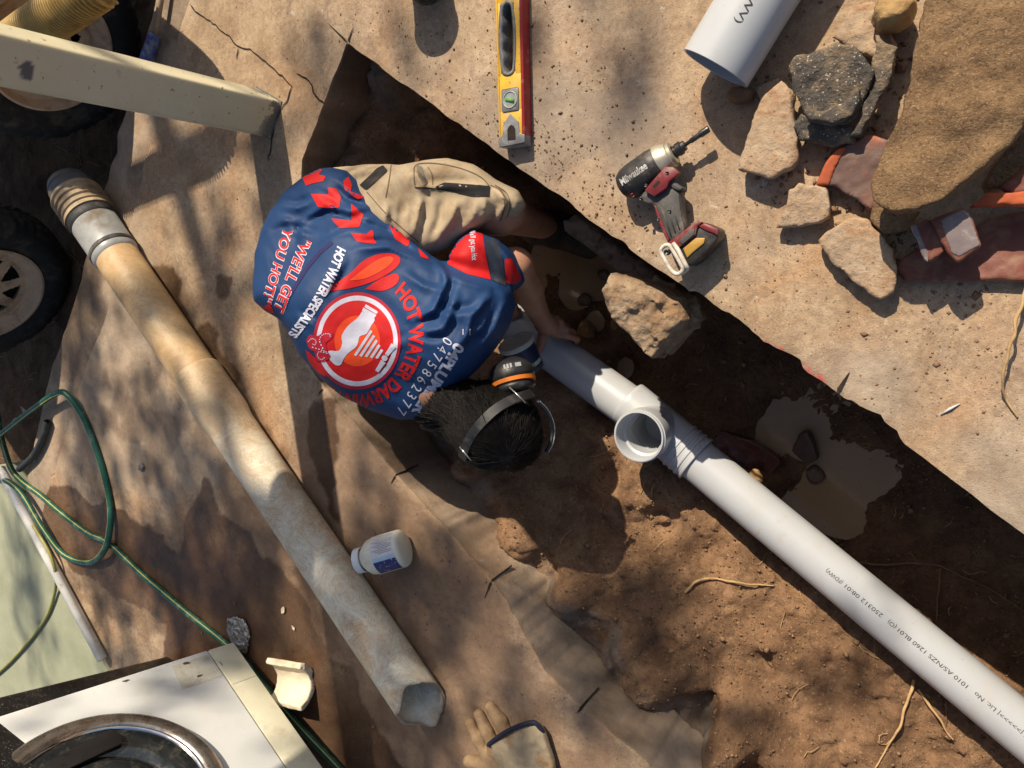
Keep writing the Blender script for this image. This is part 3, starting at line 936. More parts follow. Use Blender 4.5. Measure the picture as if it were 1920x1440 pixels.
# the bare oval patch: the paint has come off where it shows at (50,130)
r_ = VD * FOC + CX * (51 - 960.0) - CY * (130 - 720.0)
nrm_ = -ey
tt = np.dot(pA - CAM, nrm_) / np.dot(r_, nrm_)
pc_ = CAM + r_ * tt
du = (V - pc_) @ ex; dv = V[:, 2] - pc_[2]
onf = (np.abs((V - pc_) @ nrm_) < 0.012)
el_ = np.sqrt((du / 0.020) ** 2 + (dv / 0.013) ** 2) + 0.45 * fbm(V, 70, 3, 5)
add_attr(po.data, 'bare', np.where(onf, sstep(1.05, 0.95, el_), 0))
bp = []
part('base_plate', box(pB - ex * 0.003 - ey * 0.003, ex * (s_ + 0.006), ey * (s_ + 0.006), A(0, 0, 0.004)), pm('galvanised', (0.2, 0.19, 0.17), metal=0.3), post, smooth=False)

# ------------------------------------------------------------------ the trailer: two wheels in view
ed = unit(at(290, 0) - at(90, 713)); en = np.array([ed[1], -ed[0], 0.0])     # along the slab edge; outwards to the camera
if en[0] < 0: en = -en
M_TYRE = pm('tyre_rubber', (0.020, 0.019, 0.018), (0.011, 0.011, 0.011), 30, 0.75, 0.3, 0.002, dirt=(0.075, 0.060, 0.045), dirt_amt=0.35, dirt_scale=14)
M_RIM = pm('tan_rim_paint', (0.62, 0.45, 0.31), (0.50, 0.34, 0.225), 18, 0.5, 0.1, 0.001, dirt=(0.24, 0.14, 0.08), dirt_amt=0.35, dirt_scale=12)
M_BLACK = pm('black_inside', (0.012, 0.011, 0.010), rough=0.9, bump=0)
wc1 = at(-46, 530, 0.15); wc2 = at(66, 72, 0.15)
# tandem pair: both axles sit on one line along the trailer
trailer = thing('trailer', 'trailer on two tan steel wheels parked past the slab edge', 'trailer', (*((wc1 + wc2) / 2)[:2], -0.15))
def wheel(c, rot, oval):
    RT, RR, W = 0.305, 0.190, 0.170
    up = A(0, 0, 1)
    # tyre: lathe, then lugs cut across the shoulder
    prof = [(-W / 2 + .012, RR - .012), (-W / 2 + .002, RR + .006), (-W / 2 - .006, RR + .035), (-W / 2 - .008, RR + .06), (-W / 2 - .002, RT - .040),
            (-W / 2 + .010, RT - .018), (-W / 2 + .022, RT - .006), (-W / 2 + .045, RT), (-W / 2 + .05, RT - .007), (-W / 2 + .056, RT), (-.006, RT + .003), (0, RT - .005), (.006, RT + .003),
            (W / 2 - .056, RT), (W / 2 - .05, RT - .007), (W / 2 - .045, RT), (W / 2 - .022, RT - .006), (W / 2 - .010, RT - .018), (W / 2 + .002, RT - .040),
            (W / 2 + .008, RR + .06), (W / 2 + .006, RR + .035), (W / 2 - .002, RR + .006), (W / 2 - .012, RR - .012)]
    seg = 168
    V, F = lathe(c, c + en, prof, seg, up=(0, 0, 1))
    q = V - c; s = q @ en; rad = q - np.outer(s, en); rr = np.linalg.norm(rad, axis=1)
    th = np.arctan2(rad[:, 2], rad @ ed)
    lug = (np.floor((th + math.pi) / (2 * math.pi) * 56 * 3) % 3 == 0) & (np.abs(s) > W / 2 - .06) & (rr > RT - .030)
    V = V - np.where(lug, 0.008, 0)[:, None] * (rad / np.maximum(rr, 1e-6)[:, None])
    w = bpy.data.objects.new('wheel', None); COL.objects.link(w); w.parent = trailer; w.empty_display_size = 0.05
    part('tyre', (V, F), M_TYRE, w, sharp=35)
    # rim: barrel lip and dished disc with eight openings
    lip = lathe(c, c + en, [(W / 2 - .010, RR - .004), (W / 2 + .002, RR), (W / 2 + .004, RR - .008), (W / 2 - .012, RR - .014), (W / 2 - .030, RR - .022), (W / 2 - .034, RR - .046), (W / 2 - .046, RR - .048),
                            (W / 2 - .06, RR - .05), (-W / 2 + .01, RR - .03)], 96)
    nr, na = 26, 192
    rs = np.linspace(0.0, RR - .046, nr + 1)
    V, F = [], []
    for i, r in enumerate(rs):
        a = np.arange(na) * 2 * math.pi / na
        z = W / 2 - .046 + 0.020 * math.cos(min(1, r / (RR - .046)) * math.pi / 2) * (1 if r > 0.035 else 1.0) + (0.012 if r < 0.032 else 0)
        V.append(c + en * z + r * (np.outer(np.cos(a + rot), ed) + np.outer(np.sin(a + rot), up)))
    V = np.vstack(V)
    for i in range(nr):
        r = (rs[i] + rs[i + 1]) / 2
        for k in range(na):
            a = ((k + .5) / na * 8) % 1 - .5
            t = (r - 0.068) / (0.130 - 0.068)
            if oval: hole = ((r - 0.098) / 0.016) ** 2 + (a * 2 * math.pi / 8 * r / 0.0125) ** 2 < 1
            else: hole = 0 < t < 1 and abs(a) * 2 * math.pi / 8 * r < 0.030 * t ** 0.8 + 0.003
            if not hole: F.append([i * na + k, i * na + (k + 1) % na, (i + 1) * na + (k + 1) % na, (i + 1) * na + k])
    part('rim', join(lip, (V, F)), M_RIM, w, sharp=50)
    part('hub', lathe(c, c + en, [(-0.09, .085), (0.0, .085), (0.0, 0.04), (W / 2 - .01, .03), (W / 2 + .012, .028), (W / 2 + .016, .018), (W / 2 + .016, 0.0001)], 32), M_BLACK, w)
    part('dark_backing', lathe(c, c + en, [(0.012, RR - .03), (0.013, 0.0001)], 48), M_BLACK, w)  # added black disc painting in the shade behind the rim openings
wheel(wc1, 0.25, False)
wheel(wc2, 0.1, True)
M_FRAME = pm('trailer_frame_paint', (0.05, 0.045, 0.04), rough=0.6, dirt=(0.12, 0.08, 0.05))
mid = (wc1 + wc2) / 2
part('axle', tube([wc1 - en * 0.02, wc1 - en * 1.6], 0.025), M_FRAME, trailer)
part('axle', tube([wc2 - en * 0.02, wc2 - en * 1.6], 0.025), M_FRAME, trailer)
dk = np.r_[mid[:2], 0.0]
part('deck', box(dk - ed * 0.72 - en * 1.75 + A(0, 0, 0.56), ed * 2.9, en * 1.58, A(0, 0, 0.06)), M_FRAME, trailer, smooth=False)
part('chassis_rail', box(dk - ed * 0.72 - en * 0.45 + A(0, 0, 0.36), ed * 2.9, en * 0.06, A(0, 0, 0.155)), M_FRAME, trailer, smooth=False)

# ribbed hose hanging in front of the far wheel
M_RIB = pm('ribbed_hose_plastic', (0.46, 0.31, 0.10), (0.30, 0.185, 0.06), 25, 0.45, 0.1, dirt=(0.10, 0.055, 0.02), dirt_amt=0.3)
hp = spline([at(-30, 122, 0.32), at(70, 52, 0.32), at(150, -5, 0.32), at(192, -40, 0.30), at(190, -90, 0.27), at(130, -130, 0.22), at(60, -150, 0.1)], 10)
L = np.r_[0, np.cumsum(np.linalg.norm(np.diff(hp, axis=0), axis=1))]
ss = np.arange(0, L[-1], 0.0011)
hq = np.stack([np.interp(ss, L, hp[:, k]) for k in range(3)], 1)
rr = 0.051 + 0.0060 * np.sign(np.sin(ss / 0.0098 * 2 * math.pi)) * np.abs(np.sin(ss / 0.0098 * 2 * math.pi)) ** 0.5
# thin the ring count: six rings a rib
solo('ribbed_hose', tube(hq, rr, 24, True), M_RIB, 'thick tan ribbed hose hanging across the far trailer wheel', 'hose')

# rod with a blue grip lying on the edge strip
rod = thing('pole', 'thin wooden pole with a worn blue grip lying past the steel post', 'pole', at(290, 66, 0.0))
part('shaft', tube([at(311, -60, 0.022), at(291, 68, 0.022)], 0.0085, 12), pm('grey_wood', (0.36, 0.27, 0.17), (0.25, 0.18, 0.11), 40), rod)
g0, g1 = at(291, 64, 0.022), at(262, 150, 0.022)
part('grip', lathe(g0, g1, [(0, 0.0001), (0, 0.0165), (0.004, 0.0185), (0.06, 0.020), (np.linalg.norm(g1 - g0), 0.021), (np.linalg.norm(g1 - g0), 0.0001)], 20),
     pm('blue_grip_plastic', (0.035, 0.065, 0.22), (0.025, 0.045, 0.15), 20, 0.45, 0.1, dirt=(0.30, 0.28, 0.26), dirt_amt=0.35, dirt_scale=26), rod)

# ------------------------------------------------------------------ the old pipe lying on the slab
def oldpipe_material():
    t = NT('dirty_old_pipe')
    base = t.ramp(t.noise(4, 5, 0.6), [(0.3, (0.60, 0.50, 0.34)), (0.7, (0.68, 0.61, 0.45))])
    tan = t.mix(t.ramp(t.noise(9, 8, 0.7, 0.6), [(0.34, 0.0), (0.66, 1.0)]), (0.60, 0.45, 0.26), (0.46, 0.30, 0.15))
    clean = t.ramp(t.noise(6, 8, 0.7, 0.4), [(0.40, (0.69, 0.68, 0.58)), (0.66, (0.57, 0.52, 0.39))])
    c = t.mix(t.attr('clean'), tan, clean)
    smear = t.ramp(t.noise(10, 9, 0.78, 0.7), [(0.43, 0.0), (0.66, 0.72)])
    c = t.mix(smear, c, (0.40, 0.23, 0.10))
    vein = t.ramp(t.noise(10, 8, 0.7, 5.0), [(0.480, 0.0), (0.50, 0.8), (0.520, 0.0)])
    c = t.mix(t.math('MULTIPLY', vein, t.ramp(t.noise(6, 3), [(0.40, 0.0), (0.58, 0.9)])), c, (0.24, 0.12, 0.05))
    c = t.mix(t.ramp(t.noise(60, 4, 0.7), [(0.66, 0), (0.72, 0.7)]), c, (0.13, 0.07, 0.035))
    c = t.mix(t.attr('stain'), c, (0.21, 0.165, 0.12))
    return t.fin(c, 0.55, t.bump(t.noise(80, 4, 0.6), 0.12, 0.0015), spec=0.4)
M_OLD = oldpipe_material()
R0 = 0.0655
q0, q1 = at(186, 432, 0.067), at(820, 1368, R0)
od = unit(q1 - q0); OL = np.linalg.norm(q1 - q0)
def s_at(px, py):          # distance along the old pipe of what shows at (px,py)
    ray = VD * FOC + CX * (px - 960.0) - CY * (py - 720.0); ray = unit(ray)
    w0 = CAM - q0; b = ray @ od; d_, e_ = ray @ w0, od @ w0
    return (e_ - b * d_) / (1 - b * b)
oldp = thing('old_drain_pipe', 'long old cream drain pipe stained brown lying across the slab', 'pipe', (q0 + q1) / 2 * A(1, 1, 0))
sJ0 = s_at(366, 702); sJ1 = s_at(425, 790); sT = s_at(220, 482)
prof = [(sT + .0, R0 * .96), (sT + 0.002, R0)] + [(s, R0) for s in np.arange(sT + .02, sJ0 + 0.01, 0.02)]
V, F = lathe(q0, q1, prof, 56)
def finish(o, V, clean0, rim_rows=None):
    s = (V - q0) @ od
    add_attr(o.data, 'clean', np.clip(sstep(clean0, clean0 + 0.9, s + 0.25 * fbm(V, 6, 3, 3)), 0, 1))
    c1 = q0 + od * s_at(290, 597); ra = unit(CAM - c1)
    st = np.exp(-(np.linalg.norm((V - (c1 + ra * R0)) / A(1, 1, 1), axis=1) / 0.030) ** 2) * (0.5 + fbm(V, 50, 3, 8))
    if rim_rows is not None: st = np.maximum(st, rim_rows)
    add_attr(o.data, 'stain', np.clip(st * 1.6, 0, 1))
o = part('pipe_length', (V, F), M_OLD, oldp, sharp=50); finish(o, V, 0.7)
# second length with its bell socket and a snapped-off end
RB = R0 + 0.0075
prof = [(sJ0 + .004, R0 + .0005), (sJ0, R0 + .005), (sJ0 + .003, RB - .0005), (sJ0 + .012, RB)] + [(s, RB) for s in np.arange(sJ0 + .03, sJ1 - .02, 0.02)]
prof += [(sJ1 - .012, RB - .0012), (sJ1 + .008, R0 + .0022), (sJ1 + .022, R0 + .0006)]
tail = list(np.arange(sJ1 + .045, OL - 0.10, 0.02)) + list(np.linspace(OL - 0.09, OL, 14))
prof += [(s, R0 + .0002) for s in tail]
nout = len(prof)
prof += [(OL, R0 - .0085)] + [(s, R0 - .0085) for s in np.linspace(OL - .01, OL - 0.35, 12)]
V, F = lathe(q0, q1, prof, 72)
s = (V - q0) @ od
rad_ = V - q0 - np.outer(s, od); ru = rad_ / np.linalg.norm(rad_, axis=1)[:, None]
sidev = unit(np.cross(od, A(0, 0, 1)))
hgt = ru[:, 2]; lat = ru @ sidev
# the end is broken off on a slant, higher wall missing, with a ragged lip
cut = 0.036 * (1 + hgt) + 0.036 * (1 - lat) + 0.016 * vnoise(np.c_[hgt * 1.0, lat * 1.0, np.zeros(len(V))], 1.6, 4) + 0.0025 * vnoise(np.c_[hgt, lat, np.zeros(len(V))], 6, 6)
blend = sstep(OL - 0.20, OL, s)
V = V - np.outer(cut * blend, od)
rr_ = np.zeros(len(prof)); rr_[nout - 1] = 0.45; rr_[nout] = 0.6; rr_[nout + 1] = 0.25; rr_[nout - 2] = 0.12
o = part('pipe_length', (V, F), M_OLD, oldp, sharp=50); finish(o, V, 0.35, np.repeat(rr_, 72))
# fittings at the far end
M_GREY = pm('grey_sleeve', (0.33, 0.34, 0.34), (0.20, 0.205, 0.21), 12, 0.4, 0.15, dirt=(0.15, 0.12, 0.09), dirt_amt=0.4, dirt_scale=16, spec=0.5)
M_BAND = pm('black_rubber_band', (0.035, 0.034, 0.036), rough=0.6, dirt=(0.16, 0.13, 0.10), dirt_amt=0.35)
M_CREAMF = pm('cream_fitting', (0.50, 0.39, 0.25), (0.30, 0.21, 0.13), 14, 0.55, 0.15, dirt=(0.12, 0.075, 0.045), dirt_amt=0.55)
M_BLUEG = pm('blue_grey_cap', (0.16, 0.185, 0.21), (0.09, 0.10, 0.115), 18, 0.5, 0.2, dirt=(0.20, 0.13, 0.08), dirt_amt=0.45, dirt_scale=18)
sa = s_at(186, 432)
k0 = s_at(176, 400)
part('sleeve', lathe(q0, q1, [(s_at(178, 415), R0 - .01), (s_at(178, 415), R0 + .006), (sT - .012, R0 + .005), (sT, R0 + .003), (sT + .004, R0)], 56), M_GREY, oldp)
part('rubber_band', lathe(q0, q1, [(s_at(176, 408) - .006, R0 + .004), (s_at(176, 408), R0 + .009), (s_at(180, 420), R0 + .009), (s_at(180, 420) + .004, R0 + .005)], 56), M_BAND, oldp)
part('rubber_band', lathe(q0, q1, [(sT - .035, R0 + .004), (sT - .033, R0 + .0075), (sT - .020, R0 + .0072), (sT - .018, R0 + .004)], 56), M_BAND, oldp)
f0, f1 = s_at(142, 368), s_at(176, 408)
rings = [(f0, R0 - .02), (f0, R0 + .012), (f0 + .01, R0 + .015)]
for u in np.linspace(0.12, 0.78, 4):
    b = f0 + (f1 - f0) * u
    rings += [(b, R0 + .015), (b + .004, R0 + .009), (b + .016, R0 + .008), (b + .020, R0 + .0135)]
rings += [(f1 - .02, R0 + .010), (f1 - .002, R0 + .009), (f1, R0 + .002)]
part('threaded_coupling', lathe(q0, q1, rings, 56), M_CREAMF, oldp, sharp=40)
c0 = s_at(133, 350)
part('end_cap', lathe(q0, q1, [(c0 - .03, .0001), (c0 - .03, R0 - .016), (c0 - .024, R0 - .006), (c0 - .004, R0 + .001), (c0, R0 - .004), (c0 + .008, R0 + .004), (f0, R0 + .005), (f0 + .002, R0 - .01)], 56), M_BLUEG, oldp, sharp=45)

# ------------------------------------------------------------------ hoses, conduit, bits on the left
M_HOSE = pm('green_hose', (0.020, 0.105, 0.072), (0.012, 0.070, 0.050), 30, 0.4, 0.08, dirt=(0.16, 0.24, 0.19), dirt_amt=0.28, dirt_scale=30)
M_STRIPE = pm('yellow_hose_stripe', (0.50, 0.47, 0.13), (0.38, 0.35, 0.10), 30, 0.5, 0.05)
hose = thing('garden_hose', 'green garden hose with yellow stripe looping beside the painted pad', 'hose', at(150, 900))
def hose_part(name, px, zs, r=0.0108, side=-1, stripe=True, mat=None):
    P = spline([at(p[0], p[1], z) for p, z in zip(px, zs)], 9)
    o = part(name, tube(P, r, 12), mat or M_HOSE, hose)
    if stripe:
        T = np.gradient(P, axis=0)
        off = []
        for i, t in enumerate(T):
            t = unit(t); sd = unit(np.cross(t, A(0, 0, 1)))
            off.append(P[i] + unit(sd * side * 0.9 + A(0, 0, 0.75)) * (r - 0.0008))
        part('stripe', tube(np.array(off), 0.0019, 6), M_STRIPE, o)
    return o
pxA = [(-60, 860), (-20, 828), (0, 815), (60, 768), (105, 738), (128, 742), (160, 790), (190, 870), (207, 945), (205, 1000), (192, 1038), (165, 1055), (120, 1040), (80, 990), (40, 925), (5, 898), (-50, 880)]
zA = [0.01, 0.015, 0.02, 0.03, 0.035, 0.03, 0.012, 0.010, 0.010, 0.022, 0.030, 0.012, 0.010, 0.026, 0.032, 0.03, 0.02]
hose_part('coil', pxA, zA, side=1)
pxB = [(-6, 770), (2, 818), (18, 872), (38, 900), (75, 928), (115, 962), (165, 1000), (205, 1020), (270, 1080), (350, 1148), (410, 1196), (450, 1232), (500, 1290), (560, 1360), (640, 1445), (720, 1530)]
zB = [-0.03, -0.02, 0.0, 0.008, 0.010, 0.0095, 0.0095, 0.0095, 0.0095, 0.0095, 0.0095, 0.0095, 0.0095, 0.0095, 0.0095, 0.0095]
hose_part('run', pxB, zB, side=-1, stripe=True)
P = spline([at(*p, z) for p, z in (((62, 985), .030), ((92, 1035), .034), ((104, 1075), .030), ((103, 1110), .018), ((88, 1155), .014), ((60, 1195), .014), ((25, 1235), .014), ((-10, 1268), .014), ((-80, 1330), .014))], 9)
solo('thin_hose', tube(P, 0.0062, 10), pm('olive_hose', (0.30, 0.29, 0.085), (0.21, 0.20, 0.06), 20, 0.5, 0.05), 'thin olive yellow hose curving over the green painted pad', 'hose')
P = spline([at(*p, 0.012) for p in ((90, 790), (80, 822), (62, 855), (36, 880))], 6)
d1 = tube(P, 0.0125, 14, False)
solo('hose_offcut', join(d1, tube(P, 0.0085, 14, False)), pm('black_hose', (0.030, 0.034, 0.034), (0.02, 0.022, 0.022), 40, 0.6, 0.1, dirt=(0.09, 0.085, 0.075), dirt_amt=0.3), 'short black hose offcut lying inside the green hose loop', 'hose offcut')
c0, c1 = at(0, 878, 0.024), at(192, 1236, 0.024)
solo('conduit', lathe(c0, c1, [(0, 0.010), (0, 0.0165), (0.003, 0.0175), (np.linalg.norm(c1 - c0), 0.0175), (np.linalg.norm(c1 - c0), 0.0001)], 24),
     pm('white_conduit', (0.72, 0.70, 0.66), (0.62, 0.60, 0.56), 20, 0.45, 0.05, dirt=(0.46, 0.40, 0.30), dirt_amt=0.2, dirt_scale=30), 'thin white plastic conduit lying along the edge of the painted pad', 'pipe')
# dry leaves
M_LEAF = pm('dry_leaf', (0.42, 0.36, 0.29), (0.30, 0.24, 0.18), 60, 0.8, 0.3)
def leaf(px, py, z, L, ang, W=0.45, curl=0.25, seed=0):
    c = at(px, py, z); rng = np.random.RandomState(seed)
    V, F = [], []
    n = 8
    for i in range(n + 1):
        t = i / n; w = W * L * math.sin(math.pi * min(1, t ** 0.8)) * 0.5
        for k in (-1, 0, 1):
            x, y = (t - .5) * L, k * w
            V.append(c + A(x * math.cos(ang) - y * math.sin(ang), x * math.sin(ang) + y * math.cos(ang), curl * L * ((t - .5) ** 2 * 1.5 + abs(k) * 0.22) + 0.004 + 0.002 * rng.rand()))
    for i in range(n):
        for k in range(2): F.append([i * 3 + k, i * 3 + k + 1, (i + 1) * 3 + k + 1, (i + 1) * 3 + k])
    V = np.array(V); F2 = F + [[a + len(V) for a in f[::-1]] for f in F]
    return np.vstack([V, V - A(0, 0, 0.0008)]), F2
solo('dry_leaf', leaf(66, 858, 0.0, 0.045, 0.9, 0.7, seed=1), M_LEAF, 'pale curled dry leaf touching the short black hose offcut', 'leaf')
solo('dry_leaf', leaf(48, 770, -0.13, 0.05, 2.2, 0.5, seed=2), M_LEAF, 'dry leaf on the dark soil just above the hose loop', 'leaf')
solo('dry_leaf', leaf(33, 788, -0.13, 0.05, 0.3, 0.5, seed=3), M_LEAF, 'dry leaf half under the hose where it crosses dark soil', 'leaf')

# ------------------------------------------------------------------ washing machine and the black board beside it
az, ph = math.radians(-24), math.radians(-12)
e1 = A(math.cos(az), math.sin(az), 0); cph, sph = math.cos(ph), math.sin(ph)
w1 = cph * e1 - sph * A(0, 0, 1); w2 = cph * A(0, 0, 1) + sph * e1; w3 = unit(np.cross(w1, w2))
if w3 @ (CAM - at(300, 1350, .3)) < 0: w3 = -w3
WB = at(437, 1208, 0.03)
M_WHITE = pm('white_enamel', (0.66, 0.67, 0.66), (0.62, 0.63, 0.62), 6, 0.32, 0.03, 0.001, dirt=(0.62, 0.60, 0.53), dirt_amt=0.25, dirt_scale=9, spec=0.5)
M_YELLW = pm('yellowed_plastic', (0.58, 0.55, 0.42), (0.52, 0.49, 0.37), 8, 0.4, 0.03, dirt=(0.42, 0.37, 0.27), dirt_amt=0.25, dirt_scale=14)
M_CHROME = pm('dull_chrome', (0.44, 0.40, 0.36), (0.28, 0.25, 0.22), 26, 0.27, 0.1, 0.0008, metal=0.9, dirt=(0.20, 0.15, 0.11), dirt_amt=0.35, dirt_scale=30)
M_DOOR = pm('dark_door_glass', (0.014, 0.017, 0.019), (0.008, 0.010, 0.012), 30, 0.13, 0.04, 0.001, dirt=(0.055, 0.052, 0.045), dirt_amt=0.35, dirt_scale=35, spec=0.6)
wm = thing('washing_machine', 'discarded white front loading washing machine with round chrome door', 'washing machine', WB + w1 * .3 - w3 * .28)
plh = 0.088; WW, WH, WD = 0.76, 1.22, 0.62
part('cabinet', box(WB - w3 * (WD + .004) + w2 * 0.0, w1 * WW, w2 * WH, w3 * WD, 0.006), M_WHITE, wm, sharp=30)
part('front_panel', box(WB - w3 * 0.003 + w2 * plh, w1 * WW, w2 * (WH - plh - .14), w3 * 0.014, 0.004), M_WHITE, wm, sharp=30)
part('control_panel', box(WB - w3 * 0.003 + w2 * (WH - .137), w1 * WW, w2 * .137, w3 * 0.022, 0.004), M_WHITE, wm, sharp=30)
pl = part('plinth', box(WB - w3 * 0.003 + w1 * .0 + w2 * 0.0, w1 * WW, w2 * (plh - .003), w3 * 0.012, 0.004), M_YELLW, wm, sharp=30)
part('filter_flap', box(WB + w3 * 0.009 + w1 * .002 + w2 * 0.003, w1 * .155, w2 * (plh - .010), w3 * 0.0016, 0.0006), M_YELLW, pl, sharp=30)
part('flap_notch', box(WB + w3 * 0.0108 + w1 * .060 + w2 * (plh - .014), w1 * .018, w2 * .002, w3 * 0.0005), M_BLACK, pl, smooth=False)
DK = 1.33
DC = WB + w1 * 0.385 + w2 * 0.515 + w3 * 0.011
door = part('door_ring', lathe(DC, DC + w3, [(0.0, .212), (0.012, .212), (0.022, .206), (0.027, .196), (0.027, .182), (0.022, .176), (0.012, .172)], 96, k=DK), M_CHROME, wm)
part('door_trim', lathe(DC, DC + w3, [(0.020, .1765), (0.0235, .1750), (0.0235, .1715), (0.016, .169)], 96, k=DK), pm('bright_chrome', (0.75, 0.75, 0.76), rough=0.12, bump=0, metal=1.0), door)
part('door_glass', lathe(DC, DC + w3, [(0.016, .1705), (0.017, .15), (0.014, .135), (0.004, .118), (0.0, .115), (0.010, .108), (0.020, .09), (0.026, .05), (0.028, .0001)], 96, k=DK), M_DOOR, wm)
part('door_handle', prism([DC + w1 * a + w2 * b + w3 * 0.019 for a, b in ((-.206, -.080), (-.176, .082), (-.130, .093), (-.149, -.088), (-.170, -.098))], w3 * 0.008, 0.002), pm('black_plastic', (0.016, 0.015, 0.015), rough=0.35, bump=0.05), wm, sharp=40)
tp = [(274, 1264), (385, 1232), (437, 1266), (302, 1310)]
def on_plane(px, py, p, n):
    ray = VD * FOC + CX * (px - 960.0) - CY * (py - 720.0)
    return CAM + ray * (((p - CAM) @ n) / (ray @ n))
fp = WB + w3 * 0.0115
tpw = [WB + w1 * a + w2 * b + w3 * 0.0114 for a, b in ((0.018, 0.094), (0.018, 0.205), (0.115, 0.215), (0.115, 0.094))]
part('tape_patch', prism(tpw, w3 * 0.0004), pm('old_tape', (0.56, 0.54, 0.46), (0.50, 0.47, 0.38), 30, 0.5, 0.15, dirt=(0.40, 0.35, 0.27), dirt_amt=0.35, dirt_scale=40), wm, smooth=False)
for (a, b, s) in ((0.026, 0.165, 1), (0.088, 0.150, .8), (0.018, 0.335, .7)):
    c = WB + w1 * a + w2 * b + w3 * 0.0122
    rng = np.random.RandomState(int(a * 1e4)); pol = []
    for k in range(9):
        th = k / 9 * 2 * math.pi; r = s * (0.005 + 0.006 * rng.rand())
        pol.append(c + w1 * r * math.sin(th) * .6 + w2 * r * 1.5 * math.cos(th))
    part('rust_chip', prism(pol, w3 * 0.0006), pm('rust_chip', (0.10, 0.055, 0.035), rough=0.8), wm, smooth=False)

M_BLKB = pm('black_stone_laminate', (0.018, 0.017, 0.017), (0.010, 0.010, 0.010), 20, 0.42, 0.15, 0.001, speck=(0.24, 0.23, 0.22), speck_scale=230, dirt=(0.05, 0.045, 0.04), dirt_amt=0.3)
b0 = at(318, 1212, -0.01); b1 = at(-10, 1286, 0.62)
bd = unit(b1 - b0); bn = unit(w3 - bd * (w3 @ bd)); bs = np.cross(bd, bn)
if bs @ w1 < 0: bs = -bs
prof = []
for k in range(9):
    a = math.pi / 2 + math.pi * k / 8
    prof.append((0.018 + 0.018 * math.cos(a), 0.018 * math.sin(a)))
sec = [b0 + bs * u + bn * (v - 0.05) for u, v in prof] + [b0 + bs * 0.55 + bn * (-0.018 - 0.05), b0 + bs * 0.55 + bn * (0.018 - 0.05)]
solo('benchtop', prism(sec, bd * 1.25, 0.002), M_BLKB, 'black speckled benchtop board standing beside the washing machine', 'board', sharp=35)

# crushed foil, pipe shard
P0 = [(425, 1160), (440, 1156), (456, 1165), (465, 1185), (464, 1205), (460, 1228), (448, 1222), (432, 1205), (424, 1185)]
V, Q = shard_data(P0, 0.001, 0.012, 0.0045, 0.0025, seed=12, nscale=60, rnd=0.003)
solo('crushed_foil', (V, Q), pm('foil', (0.50, 0.48, 0.44), (0.36, 0.33, 0.29), 30, 0.28, 0.6, 0.004, metal=0.75, dirt=(0.28, 0.18, 0.10), dirt_amt=0.4), 'crushed silver foil scrap beside the washing machine corner', 'foil')
M_SHARD = pm('pale_pipe_ceramic', (0.66, 0.58, 0.44), (0.56, 0.48, 0.35), 25, 0.75, 0.3, 0.002, dirt=(0.44, 0.33, 0.20), dirt_amt=0.3)
a0, a1 = at(492, 1282, 0.078), at(556, 1294, 0.072)
ax_ = unit(a1 - a0); ln = np.linalg.norm(a1 - a0)
def sh_f(P):
    q = P - a0; s = q @ ax_; rv = q - np.outer(s, ax_); r = np.linalg.norm(rv, axis=1)
    sd_ = unit(np.cross(ax_, A(0, 0, 1))); th = np.arctan2(rv @ sd_, -rv[:, 2])
    n = fbm(P, 45, 3, 2)
    g = np.abs(r - 0.066) - 0.0095 + 0.0015 * n
    g = smax(g, (np.abs(th - 0.12) - 1.28) * r + 0.004 * n, 0.003)
    return smax(g, np.abs(s - ln / 2) - ln / 2 + 0.006 * n, 0.003)
V, Q = nets(sh_f, a0 - 0.11, a0 + 0.14, 0.003, 1.3)
solo('pipe_shard', (V, Q), M_SHARD, 'curved cream shard of broken pipe by the washing machine', 'pipe shard')
# ------------------------------------------------------------------ the new grey drain run in the trench
def pvc_material():
    t = NT('grey_pvc')
    c = t.ramp(t.noise(5, 4, 0.5), [(0.3, (0.375, 0.39, 0.41)), (0.7, (0.42, 0.435, 0.455))])
    c = t.mix(t.ramp(t.noise(20, 6, 0.7, 0.8), [(0.60, 0), (0.72, 0.6)]), c, (0.40, 0.29, 0.18))
    c = t.mix(t.ramp(t.noise(9, 8, 0.75, 0.5), [(0.52, 0), (0.75, 0.45)]), c, (0.42, 0.34, 0.26))
    c = t.mix(t.ramp(t.noise(110, 3, 0.6), [(0.70, 0), (0.74, 0.7)]), c, (0.30, 0.21, 0.13))
    return t.fin(c, 0.36, t.bump(t.noise(40, 3), 0.03, 0.001), spec=0.5)
M_PVC = pvc_material()
M_INK = pm('black_ink', (0.03, 0.03, 0.035), rough=0.6, bump=0)
RP = 0.0572
up0, up1 = at(935, 585, PZ), at(1196, 774, PZ)
lp0, lp1 = at(1190, 765, PZ), at(2060, 1486, PZ)
ldir = unit(lp1 - lp0); LL = np.linalg.norm(lp1 - lp0)
drain = thing('grey_drain_run', 'new grey plastic drain pipe with an upright tee lying in the trench', 'drain pipe', lp0 + A(0, 0, -RP))
UL = np.linalg.norm(up1 - up0)
part('upper_pipe', lathe(up0, up1, [(0.0, RP - .004), (0, RP), (0.01, RP)] + [(s, RP) for s in np.arange(0.05, UL - .03, 0.05)] + [(UL - 0.02, RP)], 64), M_PVC, drain, sharp=50)
def l_at(px, py):
    ray = unit(VD * FOC + CX * (px - 960.0) - CY * (py - 720.0))
    w0 = CAM - lp0; b = ray @ ldir; return (ldir @ w0 - b * (ray @ w0)) / (1 - b * b)
s0, s1, s2, s3 = l_at(1172, 758), l_at(1232, 800), l_at(1268, 838), l_at(1300, 866)
part('lower_pipe', lathe(lp0, lp1, [(s2 - .02, RP)] + [(s, RP) for s in np.arange(s2, LL, 0.06)], 64), M_PVC, drain)
tc = lp0 + ldir * s1
